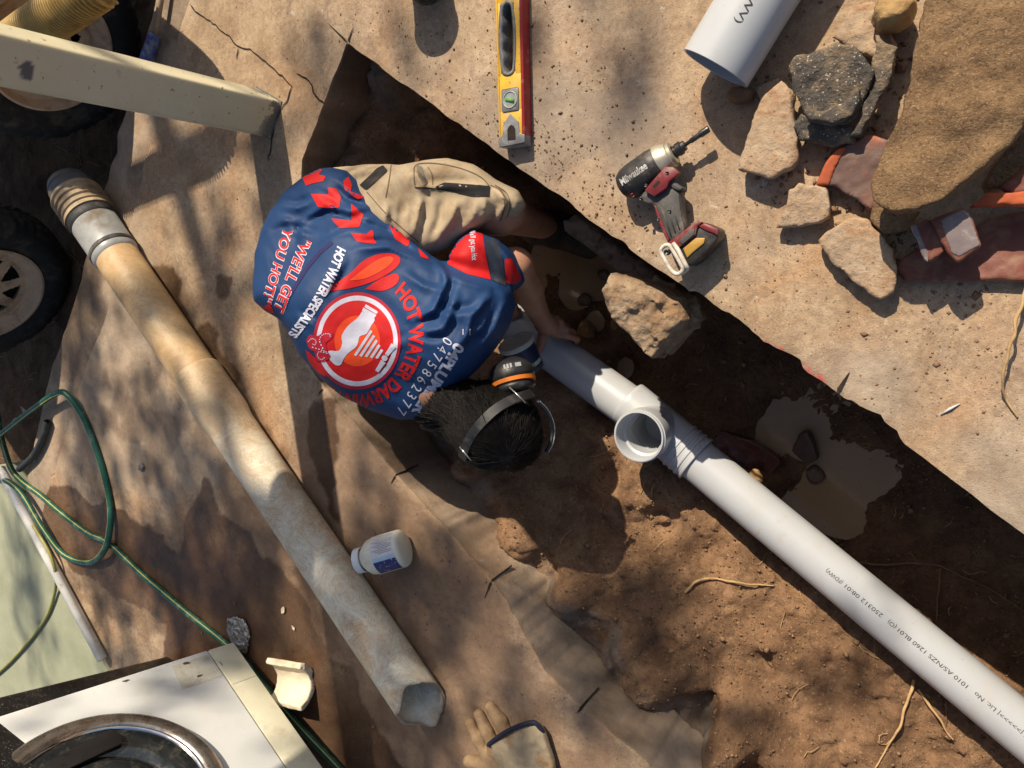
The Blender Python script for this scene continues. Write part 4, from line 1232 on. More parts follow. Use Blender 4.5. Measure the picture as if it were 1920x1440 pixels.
prof = [(s0, RP), (s0 + .001, RP + .004), (s0 + .004, RP + .0055)] + [(s, RP + .0058) for s in np.arange(s0 + .012, s2 - .004, 0.006)]
for b in np.linspace(s2, s3 - .006, 4):
    prof += [(b, RP + .0060), (b + .002, RP + .0092), (b + .0065, RP + .0092), (b + .0085, RP + .0062)]
prof += [(s3, RP + .005), (s3 + .001, RP)]
V, F = lathe(lp0, lp1, prof, 96)
cen = np.array([V[f].mean(0) for f in F])
hd = np.linalg.norm(cen[:, :2] - tc[:2], axis=1)
F = [f for f, h_, z_ in zip(F, hd, cen[:, 2]) if not (h_ < 0.048 and z_ > PZ)]
tee = part('tee', (V, F), M_PVC, drain, sharp=40)
br = [(0.005, RP + .0055), (0.055, RP + .0058), (0.070, RP + .0062), (0.082, RP + .0085), (0.090, RP + .0105), (0.128, RP + .0110), (0.1315, RP + .0110), (0.1315, RP + .0085), (0.136, RP + .0085), (0.139, RP + .0075),
      (0.1395, RP + .004), (0.137, RP + .0025), (0.094, RP + .0020), (0.090, RP - .004), (0.0, RP - .006), (-0.045, RP - .008), (-0.046, 0.0001)]
part('branch_socket', lathe(tc, tc + A(0, 0, 1), br, 72), M_PVC, tee, sharp=40)
s_ = l_at(1240, 806)
part('tee_seam', lathe(lp0, lp1, [(s0 + .030, RP + .0055), (s0 + .031, RP + .0072), (s0 + .034, RP + .0072), (s0 + .035, RP + .0055)], 64, a0=2.0, a1=5.6), M_PVC, tee)
# print along the pipe: read from the lower right
mp = lp0 + ldir * l_at(1700, 1190)
rdir = -ldir
radc = CAM - mp; radc = unit(radc - ldir * (radc @ ldir))
for (s, pa, pb, dy) in (('SN6 W \u00a6>>>>>\u00a6 Lic. No', (1935, 1410), (1806, 1297), 0), ('1010 AS/NZS 1260 BL01', (1795, 1288), (1668, 1182), 0),
                        ('(O)', (1664, 1178), (1650, 1166), 0), ('250312 08:01', (1640, 1157), (1572, 1102), 0), ('(FDWV)', (1566, 1098), (1537, 1074), 0)):
    sa, sb = l_at(*pa), l_at(*pb)
    W, F = pipe_text(s.replace('\u00a6', '|'), lp0 + ldir * sa, rdir, RP + 0.0006, radc, 0.0135, 0.10, 0.0, width=abs(sa - sb))
    part('print', (W, F), M_INK, drain, smooth=False)

# offcut of the same pipe at the top of the picture
o0, o1 = at(1342, 128, 0.072), at(1450, -52, 0.062)
odr = unit(o1 - o0)
offc = thing('pipe_offcut', 'short grey plastic pipe offcut with a flared end lying by the rubble', 'pipe', o0 * A(1, 1, 0))
part('pipe_wall', lathe(o0, o1, [(0.10, RP + .003), (0.0, RP + .006), (-0.001, RP + .0085), (0.0, RP + .0100), (0.07, RP + .0096), (0.12, RP + .0090), (0.40, RP + .0090), (0.40, RP + .003), (0.1, RP + .003)], 72), M_PVC, offc, sharp=40)
rc = CAM - (o0 + odr * .12); rc = unit(rc - odr * (rc @ odr))
W, F = pipe_text('250312 (FDWV)', o0 + odr * 0.235, -odr, RP + 0.0102, rc, 0.0185, -0.12, 0.0, width=0.165)
part('print', (W, F), M_INK, offc, smooth=False)

# ------------------------------------------------------------------ stones and broken clay in the trench
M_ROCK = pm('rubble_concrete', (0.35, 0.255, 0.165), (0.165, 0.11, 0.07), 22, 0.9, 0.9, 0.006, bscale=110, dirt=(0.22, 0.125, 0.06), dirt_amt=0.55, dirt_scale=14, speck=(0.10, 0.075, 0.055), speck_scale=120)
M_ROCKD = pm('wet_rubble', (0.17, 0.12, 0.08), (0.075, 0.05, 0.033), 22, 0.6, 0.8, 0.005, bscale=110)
M_OCHRE = pm('ochre_stone', (0.36, 0.215, 0.085), (0.20, 0.105, 0.04), 24, 0.85, 0.8, 0.004, bscale=90, speck=(0.10, 0.06, 0.03), speck_scale=130)
M_TERRA = pm('wet_terracotta', (0.155, 0.040, 0.026), (0.06, 0.022, 0.018), 25, 0.22, 0.3, 0.002, dirt=(0.05, 0.035, 0.03), dirt_amt=0.45, dirt_scale=20)
V, Q = rock_data([(1143, 540), (1160, 508), (1188, 512), (1240, 530), (1300, 556), (1312, 600), (1278, 640), (1246, 674), (1226, 662), (1202, 628), (1168, 598)], -0.13, 0.095, 0.026, 0.004, 3, 19, 0.55)
solo('concrete_lump', (V, Q), M_ROCK, 'jagged lump of broken concrete poking out under the slab edge', 'rock')
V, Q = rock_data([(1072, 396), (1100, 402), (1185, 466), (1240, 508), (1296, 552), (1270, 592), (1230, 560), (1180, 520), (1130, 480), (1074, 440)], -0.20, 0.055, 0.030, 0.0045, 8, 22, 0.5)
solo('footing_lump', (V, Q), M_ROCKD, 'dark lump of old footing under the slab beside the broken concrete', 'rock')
V, Q = shard_data([(1322, 836), (1350, 806), (1412, 826), (1466, 862), (1440, 900), (1424, 914), (1380, 890)], -0.59, -0.55, 0.002, 0.003, (0.10, 0.22), rnd=0.004, seed=5)
bk = solo('brick_piece', (V, Q), M_TERRA, 'wet dark red brick piece half under the grey pipe', 'brick piece')
V, Q = shard_data([(1482, 848), (1500, 812), (1516, 808), (1528, 838), (1531, 862), (1512, 876)], -0.605, -0.560, 0.002, 0.0028, (0.25, 0.25), rnd=0.004, seed=6)
solo('pottery_shard', (V, Q), pm('purple_clay', (0.105, 0.062, 0.050), (0.06, 0.036, 0.030), 30, 0.45, 0.3), 'pointed purplish clay shard standing in the muddy puddle', 'pottery shard')
def small_rock(px, z, hz, seed, mat, label, name='stone', cat='stone', group=None):
    px = [tuple(p) for p in spline(list(px) + [px[0]], 4)[:-1]]
    V, Q = rock_data(px, z, hz, 0.009, 0.003, seed, 38, 0.25)
    return solo(name, (V, Q), mat, label, cat, group)
small_rock([(1510, 880), (1530, 872), (1548, 892), (1540, 905), (1520, 905)], -0.595, 0.016, 21, M_ROCKD, 'small muddy clod just below the pointed clay shard', 'mud_clod', 'clod')
small_rock([(1398, 890), (1412, 878), (1428, 888), (1430, 905), (1416, 914)], -0.43, 0.014, 22, M_OCHRE, 'little yellow stone resting against the grey pipe below the brick')
for i, (px, z, hz, m, lab) in enumerate([
        ([(1080, 620), (1095, 598), (1112, 610), (1118, 640), (1105, 662), (1088, 650)], -0.58, 0.032, M_OCHRE, 'wet ochre stone just past the fingertips'),
        ([(1098, 652), (1112, 640), (1122, 652), (1118, 665), (1104, 668)], -0.59, 0.019, M_ROCKD, 'small dark stone below the wet ochre stone'),
        ([(1082, 558), (1096, 550), (1110, 558), (1106, 572), (1088, 574)], -0.592, 0.017, M_ROCKD, 'dark flat stone in the puddle above the hand'),
        ([(1145, 600), (1160, 590), (1172, 602), (1168, 624), (1150, 628)], -0.588, 0.024, M_OCHRE, 'ochre stone in the water beside the concrete lump'),
        ([(1122, 672), (1134, 664), (1146, 672), (1140, 686), (1126, 686)], -0.575, 0.026, M_OCHRE, 'yellow brown stone beside the shaded pipe length'),
        ([(1120, 510), (1135, 505), (1145, 515), (1138, 528), (1124, 526)], -0.594, 0.015, M_ROCKD, 'smallest dark stone in the puddle under the slab')]):
    small_rock(px, z, hz, 30 + i, m, lab)

# ------------------------------------------------------------------ rubble pile on the slab
M_CHAR = pm('charred_clay', (0.105, 0.085, 0.065), (0.035, 0.032, 0.031), 16, 0.8, 1.0, 0.005, bscale=150, dirt=(0.25, 0.175, 0.105), dirt_amt=0.5, dirt_scale=22, speck=(0.42, 0.36, 0.28), speck_scale=230)
M_TANSH = pm('tan_clay', (0.47, 0.36, 0.245), (0.27, 0.19, 0.125), 17, 0.85, 0.8, 0.004, bscale=110, dirt=(0.30, 0.175, 0.095), dirt_amt=0.6, dirt_scale=20, speck=(0.16, 0.10, 0.07), speck_scale=210)
def gritty():
    t = NT('gritty_pipe_wall')
    c = t.ramp(t.noise(7, 7, 0.68, 0.3), [(0.3, (0.125, 0.072, 0.038)), (0.52, (0.20, 0.122, 0.064)), (0.72, (0.285, 0.18, 0.095))])
    c = t.mix(t.ramp(t.noise(210, 3, 0.7), [(0.52, 0), (0.68, 0.6)]), c, (0.34, 0.235, 0.13))
    c = t.mix(t.ramp(t.noise(160, 3, 0.7), [(0.34, 0.8), (0.46, 0)]), c, (0.09, 0.052, 0.028))
    v = t.voro(170); c = t.mix(t.ramp(v.outputs['Distance'], [(0.10, 0.6), (0.22, 0)]), c, (0.38, 0.27, 0.16))
    n = t.bump(t.noise(240, 4, 0.75), 0.9, 0.004, t.bump(t.noise(40, 5, 0.7), 0.6, 0.006))
    return t.fin(c, 0.95, n, spec=0.2)
M_GRITTY = gritty()
M_PURP = pm('purple_brown_clay', (0.175, 0.105, 0.082), (0.115, 0.068, 0.056), 12, 0.6, 0.5, 0.003, bscale=70, dirt=(0.34, 0.10, 0.05), dirt_amt=0.3, dirt_scale=16)
M_ORANGE = pm('fresh_terracotta', (0.42, 0.092, 0.032), (0.32, 0.07, 0.026), 22, 0.8, 0.4, 0.002)
M_REDP = pm('red_brown_clay', (0.185, 0.052, 0.034), (0.115, 0.038, 0.027), 10, 0.62, 0.4, 0.003, bscale=60, dirt=(0.22, 0.125, 0.075), dirt_amt=0.45, dirt_scale=22)
M_GLAZE = pm('grey_glaze', (0.23, 0.185, 0.18), (0.15, 0.12, 0.12), 24, 0.25, 0.2, 0.002, dirt=(0.36, 0.33, 0.31), dirt_amt=0.3, dirt_scale=30)
G = 'broken pieces in the rubble pile'
def sh(name, label, poly, z0, z1, mat, cat='rubble', **kw):
    V, Q = shard_data(poly, z0, z1, **kw)
    return solo(name, (V, Q), mat, label, cat, G)
V, Q = rock_data([(1636, 34), (1645, 2), (1665, -14), (1715, -10), (1724, 14), (1710, 42), (1682, 60), (1646, 62)], 0.052, 0.045, 0.008, 0.0035, 41, 22, 0.4)
solo('stone', (V, Q), pm('gold_stone', (0.43, 0.28, 0.12), (0.29, 0.17, 0.065), 20, 0.85, 0.7, 0.004, bscale=80), 'golden rounded stone at the top of the rubble pile', 'stone', G)
V, Q = rock_data([(1361, 178), (1372, 164), (1396, 161), (1414, 172), (1410, 190), (1385, 198), (1366, 192)], 0.017, 0.017, 0.005, 0.003, 42, 30, 0.4)
solo('stone', (V, Q), pm('rust_stone', (0.22, 0.115, 0.055), (0.13, 0.062, 0.03), 25, 0.85, 0.6, 0.003), 'small rusty stone under the lip of the pipe offcut', 'stone', G)
sh('clay_shard', 'small tan flake lying beside the pipe offcut end', [(1412, 164), (1440, 152), (1460, 144), (1462, 160), (1440, 182), (1426, 194)], 0.001, 0.016, M_TANSH, seed=51, h=0.003, amp=0.002)
sh('clay_shard', 'flat grey brown shard behind the charred shard', [(1560, 70), (1600, 8), (1640, 0), (1660, 40), (1680, 85), (1640, 110), (1600, 90)], 0.004, 0.030, M_TANSH, seed=52)
sh('charred_shard', 'dark charred curved shard on top of the rubble', [(1468, 112), (1480, 94), (1530, 80), (1562, 66), (1592, 74), (1622, 100), (1636, 122), (1630, 150), (1612, 178), (1600, 206), (1562, 228), (1512, 226), (1500, 200), (1478, 155)],
   0.098, 0.122, M_CHAR, seed=53, amp=0.004, arch=((1520, 80), (1560, 225), 0.115, -0.055), tilt=(0.0, 0.12))
sh('charred_shard', 'small dark curved lip piece lying on the charred shard', [(1503, 206), (1545, 206), (1585, 190), (1610, 164), (1613, 185), (1598, 212), (1560, 230), (1512, 228)], 0.062, 0.090, M_CHAR, seed=54, h=0.0032, amp=0.003)
sh('clay_shard', 'rough brown shard jutting out under the charred shard', [(1486, 236), (1500, 212), (1560, 225), (1606, 238), (1602, 266), (1560, 272), (1500, 262)], 0.030, 0.056, M_CHAR, seed=55)
sh('charred_shard', 'long narrow dark shard between the charred shard and big pipe wall', [(1640, 62), (1682, 86), (1674, 140), (1646, 194), (1616, 257), (1590, 257), (1602, 232), (1632, 170), (1638, 115)], 0.035, 0.065, M_CHAR, seed=56, amp=0.004)
sh('clay_shard', 'large tan shard with a dark edge nearest the drill bit', [(1428, 192), (1470, 153), (1490, 175), (1493, 230), (1501, 295), (1488, 316), (1450, 337), (1384, 323), (1394, 290), (1406, 250)], 0.004, 0.030, M_TANSH, seed=57, amp=0.0035, tilt=(0.08, 0.0), arch=((1475, 160), (1420, 330), 0.075, 0.022))
sh('clay_shard', 'small cream shard with a black edge below the tan shard', [(1478, 356), (1500, 344), (1546, 354), (1560, 384), (1556, 410), (1500, 423), (1453, 426), (1468, 395)], 0.002, 0.040, M_TANSH, seed=58, amp=0.004, tilt=(0.1, 0.1))
sh('clay_tile', 'purplish clay piece with an orange broken edge', [(1534, 348), (1552, 302), (1580, 278), (1625, 254), (1670, 262), (1662, 300), (1644, 370), (1636, 397), (1604, 376), (1562, 350)], 0.010, 0.034, M_PURP, seed=59, tilt=(-0.05, 0.12))
sh('clay_chip', 'bright orange sliver on the edge of the purplish clay piece', [(1528, 347), (1548, 302), (1574, 277), (1590, 274), (1566, 312), (1557, 350)], 0.012, 0.041, M_ORANGE, seed=60, h=0.003, amp=0.002, tilt=(-0.05, 0.12))
sh('pipe_wall_piece', 'huge gritty brown curved piece of old pipe wall', [(1752, -60), (1745, 10), (1718, 90), (1700, 180), (1672, 280), (1636, 352), (1640, 378), (1690, 406), (1762, 382), (1850, 322), (1905, 255), (1990, 120), (2010, -60)],
   0.045, 0.080, M_GRITTY, seed=61, amp=0.0055, arch=((1890, -60), (1770, 390), 0.155, 0.072), h=0.0045, nscale=26)
sh('clay_shard', 'dark shard showing under the big pipe wall piece', [(1640, 372), (1688, 404), (1720, 398), (1700, 430), (1660, 440), (1634, 410)], 0.012, 0.050, M_GRITTY, seed=62)
sh('clay_shard', 'brown shard at the right edge behind the big pipe wall', [(1838, 346), (1905, 262), (1960, 200), (1960, 300), (1890, 350), (1850, 362)], 0.02, 0.060, M_GRITTY, seed=63)
sh('clay_tile', 'pointed tan tile piece lying nearest the trench', [(1531, 450), (1565, 425), (1590, 411), (1626, 411), (1650, 435), (1672, 468), (1684, 502), (1676, 546), (1650, 562), (1610, 532), (1560, 490)], 0.004, 0.028, M_TANSH, seed=64, tilt=(0.05, 0.05), arch=((1560, 430), (1660, 540), 0.12, 0.012))
sh('red_pipe_piece', 'long red brown half pipe lying at the right edge', [(1678, 498), (1700, 476), (1745, 452), (1830, 420), (1990, 372), (1990, 528), (1694, 528)], 0.004, 0.036, M_REDP, seed=65, amp=0.0028, arch=((1680, 470), (1990, 440), 0.14, -0.02), tilt=(0, -0.12))
sh('clay_shard', 'orange red shard above the glazed brick pieces', [(1818, 388), (1850, 362), (1960, 358), (1960, 380), (1870, 386)], 0.055, 0.085, M_ORANGE, seed=66, h=0.0035)
sh('clay_shard', 'dark red shard at the right edge behind the orange one', [(1880, 352), (1930, 300), (1980, 300), (1980, 360), (1900, 366)], 0.05, 0.075, M_REDP, seed=67)
bk1 = sh('brick_piece', 'thin red brick piece with a grey glazed end', [(1712, 424), (1736, 408), (1758, 428), (1776, 446), (1772, 470), (1742, 492), (1728, 474), (1718, 444)], 0.058, 0.086, M_REDP, 'brick piece', seed=68, h=0.003, amp=0.002)
part('glazed_end', shard_data([(1710, 424), (1718, 422), (1738, 470), (1742, 494), (1732, 488), (1724, 466)], 0.062, 0.0885, 0.002, 0.0028, seed=69), M_GLAZE, bk1)
bk2 = sh('brick_piece', 'squarish brick piece with a shiny purple grey face', [(1742, 412), (1806, 388), (1820, 400), (1840, 462), (1796, 492), (1780, 478)], 0.058, 0.098, M_REDP, 'brick piece', seed=70, h=0.003, amp=0.0018, rnd=0.004)
part('glazed_face', shard_data([(1762, 412), (1807, 391), (1818, 401), (1838, 460), (1797, 482), (1784, 474)], 0.094, 0.0995, 0.0012, 0.0025, seed=70, rnd=0.0015), M_GLAZE, bk2)

# ------------------------------------------------------------------ spirit level
lz = 0.034
pe = at(936, 266, lz); pt = at(929, 0, lz); prr = at(979, 258, lz)
la = pt - pe; la = unit(la * A(1, 1, 0)); lb = A(la[1], -la[0], 0)
if lb[0] < 0: lb = -lb
lw = (prr - pe) @ lb
Ltot = 0.75
M_YEL = pm('level_yellow', (0.68, 0.40, 0.045), (0.60, 0.34, 0.035), 12, 0.35, 0.05, 0.001, dirt=(0.55, 0.38, 0.17), dirt_amt=0.25, dirt_scale=18, speck=(0.30, 0.20, 0.08), speck_scale=140)
M_LRED = pm('level_red', (0.34, 0.022, 0.026), (0.26, 0.016, 0.020), 14, 0.4, 0.05, 0.001, dirt=(0.36, 0.16, 0.12), dirt_amt=0.25, dirt_scale=30)
M_GRIP = pm('grey_rubber', (0.14, 0.14, 0.145), (0.09, 0.09, 0.095), 25, 0.6, 0.1, dirt=(0.24, 0.22, 0.19), dirt_amt=0.4, dirt_scale=30)
M_CAPG = pm('grey_end_cap', (0.20, 0.20, 0.21), (0.12, 0.12, 0.125), 30, 0.4, 0.15, dirt=(0.33, 0.30, 0.27), dirt_amt=0.4, dirt_scale=40)
lev = thing('spirit_level', 'yellow spirit level with red edges lying on the slab', 'spirit level', pe * A(1, 1, 0))
def lpt(s, b, z=0.0): return np.array([pe[0], pe[1], 0]) + la * s + lb * b + A(0, 0, z)
def lbox(s0, s1, b0, b1, z0, z1, bev=0.001): return box(lpt(s0, b0, z0), la * (s1 - s0), lb * (b1 - b0), A(0, 0, z1 - z0), bev)
rail = 0.0045
def lev_s(y): return (at(950, y, lz) - pe) @ la
g1, g2 = lev_s(142), lev_s(2)
v1, v2 = lev_s(210), lev_s(167)
gb0, gb1 = 0.12 * lw, 0.82 * lw
body = join(lbox(0.010, v1 + .002, rail, lw, 0.003, lz), lbox(v1, g1 + 0.006, rail, lw, 0.003, lz - 0.0002), lbox(g1, g2, rail, gb0 + .003, 0.003, lz), lbox(g1, g2, gb1 - .003, lw, 0.003, lz), lbox(g2 - .006, Ltot, rail, lw, 0.003, lz - 0.0001))
part('body', body, M_YEL, lev, sharp=30)
part('rail', lbox(0.008, Ltot, 0.0, rail, 0.002, lz + 0.0005, 0.0015), M_YEL, lev, sharp=30)
part('red_edge', lbox(0.008, Ltot, lw, lw + 0.007, 0.0015, lz + 0.0004, 0.0018), M_LRED, lev, sharp=30)
# grip: a stadium ring with four finger dents
n = 64; sc, bc = (g1 + g2) / 2, (gb0 + gb1) / 2; hl, hb = (g2 - g1) / 2 + .001, (gb1 - gb0) / 2 + .001
def stad(k, hl, hb):
    th = 2 * math.pi * k / n; c, s = math.cos(th), math.sin(th)
    return (hl - hb) * np.sign(c) * min(1, abs(c) * 1.4) + hb * c, hb * s
V, F = [], []
prof = [(0, 0.004), (0.0, lz + .0015), (0.003, lz + .003), (0.0065, lz + .001), (0.0085, lz * .5), (0.0085, 0.004)]
for k in range(n):
    s, b = stad(k, hl, hb); dn = unit(A(s * 0.35, b, 0) + 1e-6)
    for (inw, z) in prof:
        extra = 0.0
        if b < -0.2 * hb and inw > 0.002: extra = 0.0035 + 0.0022 * math.cos(s / hl * 4 * math.pi)
        f_ = 1 - (inw + extra) / max(math.hypot(s, b), 1e-3)
        V.append(lpt(sc + s * (1 - inw / hl), bc + b * (1 - (inw + extra) / hb), z))
m = len(prof)
for k in range(n):
    for j in range(m - 1): F.append([k * m + j, ((k + 1) % n) * m + j, ((k + 1) % n) * m + j + 1, k * m + j + 1])
part('hand_grip', (np.array(V), F), M_GRIP, lev)
vb = part('vial_bezel', lbox(v1, v2, 0.18 * lw, 0.90 * lw, lz - .001, lz + 0.0022, 0.003), M_CAPG, lev, sharp=40)
vc = lpt((v1 + v2) / 2, 0.54 * lw, lz)
part('vial_ring', lathe(vc, vc + A(0, 0, 1), [(0.0018, 0.0185), (0.004, 0.0178), (0.004, 0.0160), (0.002, 0.0155)], 40), pm('pale_ring', (0.42, 0.42, 0.41), rough=0.35, bump=0.05), vb)
part('vial_window', lathe(vc, vc + A(0, 0, 1), [(0.0024, 0.0156), (0.0028, 0.0001)], 40), pm('vial_window', (0.34, 0.37, 0.33), (0.22, 0.26, 0.22), 60, 0.12, 0.02), vb)
part('vial', tube([vc + lb * 0.010 - la * .004 + A(0, 0, .0026), vc - lb * 0.010 + la * .002 + A(0, 0, .0026)], 0.0042, 12), pm('green_vial', (0.10, 0.30, 0.10), (0.20, 0.34, 0.06), 60, 0.15, 0), vb)
cap = [lpt(s, b, lz - .002) for s, b in ((-0.012, 0.0), (0.008, 0.0), (0.012, 0.16 * lw), (0.034, 0.20 * lw), (0.056, 0.52 * lw), (0.036, 0.88 * lw), (0.012, 0.90 * lw), (0.008, lw + .007), (-0.008, lw + .007))]
part('end_cap', join(prism(cap, A(0, 0, 0.0042), 0.001), lbox(-0.012, 0.010, 0.0, lw + .006, 0.002, lz - .0015, 0.002)), M_CAPG, lev, sharp=35)
arch_ = [lpt(s, b, lz + .0024) for s, b in ((0.000, 0.40 * lw), (0.022, 0.40 * lw), (0.029, 0.47 * lw), (0.032, 0.57 * lw), (0.029, 0.67 * lw), (0.022, 0.74 * lw), (0.000, 0.74 * lw))]
part('hanging_hole', prism(arch_, A(0, 0, 0.0006)), M_GAP, lev, smooth=False)  # flat dark plate painting the shade of the hole

# ------------------------------------------------------------------ impact driver
dz = 0.037
drv = thing('impact_driver', 'dusty red and black cordless impact driver lying without its battery', 'impact driver', at(1245, 380, 0))
M_DBLK = pm('driver_black', (0.030, 0.028, 0.028), (0.018, 0.017, 0.017), 30, 0.5, 0.1, dirt=(0.12, 0.095, 0.075), dirt_amt=0.35, dirt_scale=24)
M_DGRY = pm('driver_rubber', (0.085, 0.080, 0.075), (0.055, 0.052, 0.050), 30, 0.6, 0.15, dirt=(0.20, 0.17, 0.14), dirt_amt=0.4, dirt_scale=30)
M_DRED = pm('driver_red', (0.175, 0.022, 0.026), (0.12, 0.018, 0.020), 25, 0.45, 0.05, dirt=(0.18, 0.11, 0.09), dirt_amt=0.3, dirt_scale=40)
M_DMET = pm('dull_alloy', (0.45, 0.42, 0.35), (0.33, 0.30, 0.24), 30, 0.4, 0.1, metal=0.5, dirt=(0.42, 0.38, 0.28), dirt_amt=0.4)
M_STEEL = pm('dark_steel', (0.11, 0.105, 0.10), (0.06, 0.058, 0.055), 40, 0.35, 0.1, metal=0.85)
M_HOOK = pm('chalky_hook', (0.62, 0.57, 0.49), (0.50, 0.44, 0.36), 40, 0.6, 0.2, dirt=(0.30, 0.26, 0.21), dirt_amt=0.4, dirt_scale=50)
d0, d1 = at(1170, 350, dz), at(1325, 244, dz + .004)
dd_ = unit(d1 - d0); DL = np.linalg.norm(d1 - d0)
def ds(px, py): return (at(px, py, dz) - d0) @ dd_
nb = ds(1240, 300)
part('motor_housing', lathe(d0, d1, [(-.006, .0001), (-.006, .018), (-.002, .026), (.010, .0325), (.026, .0345), (nb - .02, .0345), (nb - .004, .032), (nb, .028)], 48), M_DBLK, drv, sharp=40)
part('gear_nose', lathe(d0, d1, [(nb - .006, .030), (nb - .003, .0335), (nb + .006, .0325), (nb + .016, .027), (nb + .021, .0265), (nb + .022, .023), (nb + .028, .0225), (nb + .029, .014)], 48), M_DMET, drv, sharp=35)
cs = ds(1266, 283)
part('chuck', lathe(d0, d1, [(cs - .006, .0115), (cs + .004, .0120), (cs + .006, .0135), (cs + .014, .0135), (cs + .016, .0105), (cs + .022, .0100), (cs + .022, .004)], 32), M_STEEL, drv, sharp=35)
bs_, be_ = ds(1280, 276), ds(1327, 236)
part('driver_bit', lathe(d0, d1, [(bs_ - .004, .0038), (bs_ + .018, .0038), (bs_ + .020, .0052), (be_ - .020, .0052), (be_ - .018, .0068), (be_ - .002, .0068), (be_, .006), (be_, .0042), (be_ - .010, .0040), (be_ - .010, .0001)], 6 * 4), M_STEEL, drv, sharp=35)
def plate(px, z0, z1, bev=0.003): return prism([at(p[0], p[1], z1) * A(1, 1, 0) + A(0, 0, z0) for p in px], A(0, 0, z1 - z0), bev)
hnd = [(1196, 366), (1240, 330), (1262, 345), (1274, 362), (1277, 398), (1286, 434), (1256, 456), (1243, 432), (1230, 402), (1222, 384), (1204, 380)]
part('handle', plate(hnd, 0.014, 0.056, 0.010), M_DGRY, drv, sharp=40)
for k, (a, b) in enumerate((((1240, 388), (1258, 442)), ((1249, 384), (1266, 436)), ((1258, 380), (1274, 430)))):
    part('grip_rib', tube([at(*a, .0565), at(*b, .0565)], 0.0014, 8), M_DGRY, drv)
part('handle_trim', plate([(1226, 384), (1231, 388), (1254, 448), (1252, 455), (1243, 436), (1232, 408)], 0.050, 0.0572, 0.001), M_DRED, drv)
part('side_panel', plate([(1207, 357), (1246, 312), (1262, 313), (1274, 324), (1254, 341), (1250, 352), (1226, 369)], 0.052, 0.0685, 0.003), M_DRED, drv, sharp=40)
part('panel_slot', plate([(1223, 349), (1234, 338), (1238, 342), (1227, 353)], 0.0684, 0.0690, 0.0), M_GAP, drv, smooth=False)  # dark sliver painted for the shade inside the slot
part('trigger', plate([(1252, 344), (1262, 330), (1268, 343), (1281, 352), (1273, 359), (1260, 353)], 0.026, 0.060, 0.005), M_DGRY, drv, sharp=40)
for (x, y) in ((1251, 324), (1201, 373), (1211, 348), (1255, 396), (1234, 411)):
    c = at(x, y, 0.0575 if y > 380 else 0.069 if x > 1240 else 0.060)
    part('screw', lathe(c, c + A(0, 0, 1), [(-.004, .0034), (.001, .0034), (.0012, .002), (-.0005, .0018), (-.0005, .0001)], 14), M_STEEL, drv)
for k in range(4):
    a = at(1175 + k * 3.2, 356 + k * 5.0, 0.060)
    part('vent', tube([a, a + dd_ * 0.007], 0.0016, 6), M_DRED, drv)
foot = [(1250, 458), (1280, 434), (1304, 416), (1316, 416), (1347, 429), (1345, 448), (1326, 470), (1300, 494), (1286, 500), (1266, 478)]
part('battery_foot', plate(foot, 0.004, 0.062, 0.006), M_DBLK, drv, sharp=40)
part('foot_trim', plate([(1250, 456), (1282, 432), (1303, 415), (1318, 416), (1308, 424), (1304, 440), (1274, 464), (1262, 468)], 0.058, 0.0685, 0.003), M_DRED, drv, sharp=40)
part('foot_panel', plate([(1272, 452), (1290, 434), (1302, 428), (1301, 440), (1280, 458)], 0.068, 0.0705, 0.001), M_DGRY, drv, sharp=40)
part('foot_trim', plate([(1308, 424), (1320, 417), (1347, 429), (1345, 442), (1338, 438), (1322, 432)], 0.055, 0.066, 0.003), M_DRED, drv, sharp=40)
part('contact_shoe', plate([(1280, 466), (1304, 446), (1322, 446), (1320, 456), (1298, 474), (1288, 484)], 0.058, 0.0655, 0.002), pm('amber_plastic', (0.42, 0.24, 0.045), (0.30, 0.17, 0.03), 30, 0.5), drv, sharp=40)
hk = [(1245, 461), (1254, 460), (1262, 470), (1276, 494), (1280, 506), (1270, 514), (1258, 506), (1244, 482), (1239, 470), (1245, 461)]
pp = spline([at(x, y, 0.070) for x, y in hk], 5)
part('belt_hook', join(tube(pp, 0.0042, 10), tube(spline([at(1262, 456, .072), at(1272, 470, .075), at(1285, 496, .074), at(1288, 504, .066), at(1278, 512, .05)], 5), 0.0045, 10)), M_HOOK, drv)
c = at(1251, 473, 0.068); part('screw', lathe(c, c + A(0, 0, 1), [(-.004, .006), (.004, .006), (.005, .004), (.002, .0035), (.002, .0001)], 18), M_STEEL, drv)
# worn lettering along the housing
mp_ = d0 + dd_ * .02; rc = unit(CAM - mp_); rc = unit(rc - dd_ * (rc @ dd_))
W, F = pipe_text('Milwaukee', d0 + dd_ * 0.008, dd_, 0.0350, rc, 0.021, 0.32, 0.0, bold=0.0006, width=0.062)
part('print', (W, F), pm('scuffed_white_print', (0.62, 0.60, 0.58), (0.10, 0.09, 0.09), 90, 0.5, 0, detail=3), drv, smooth=False)

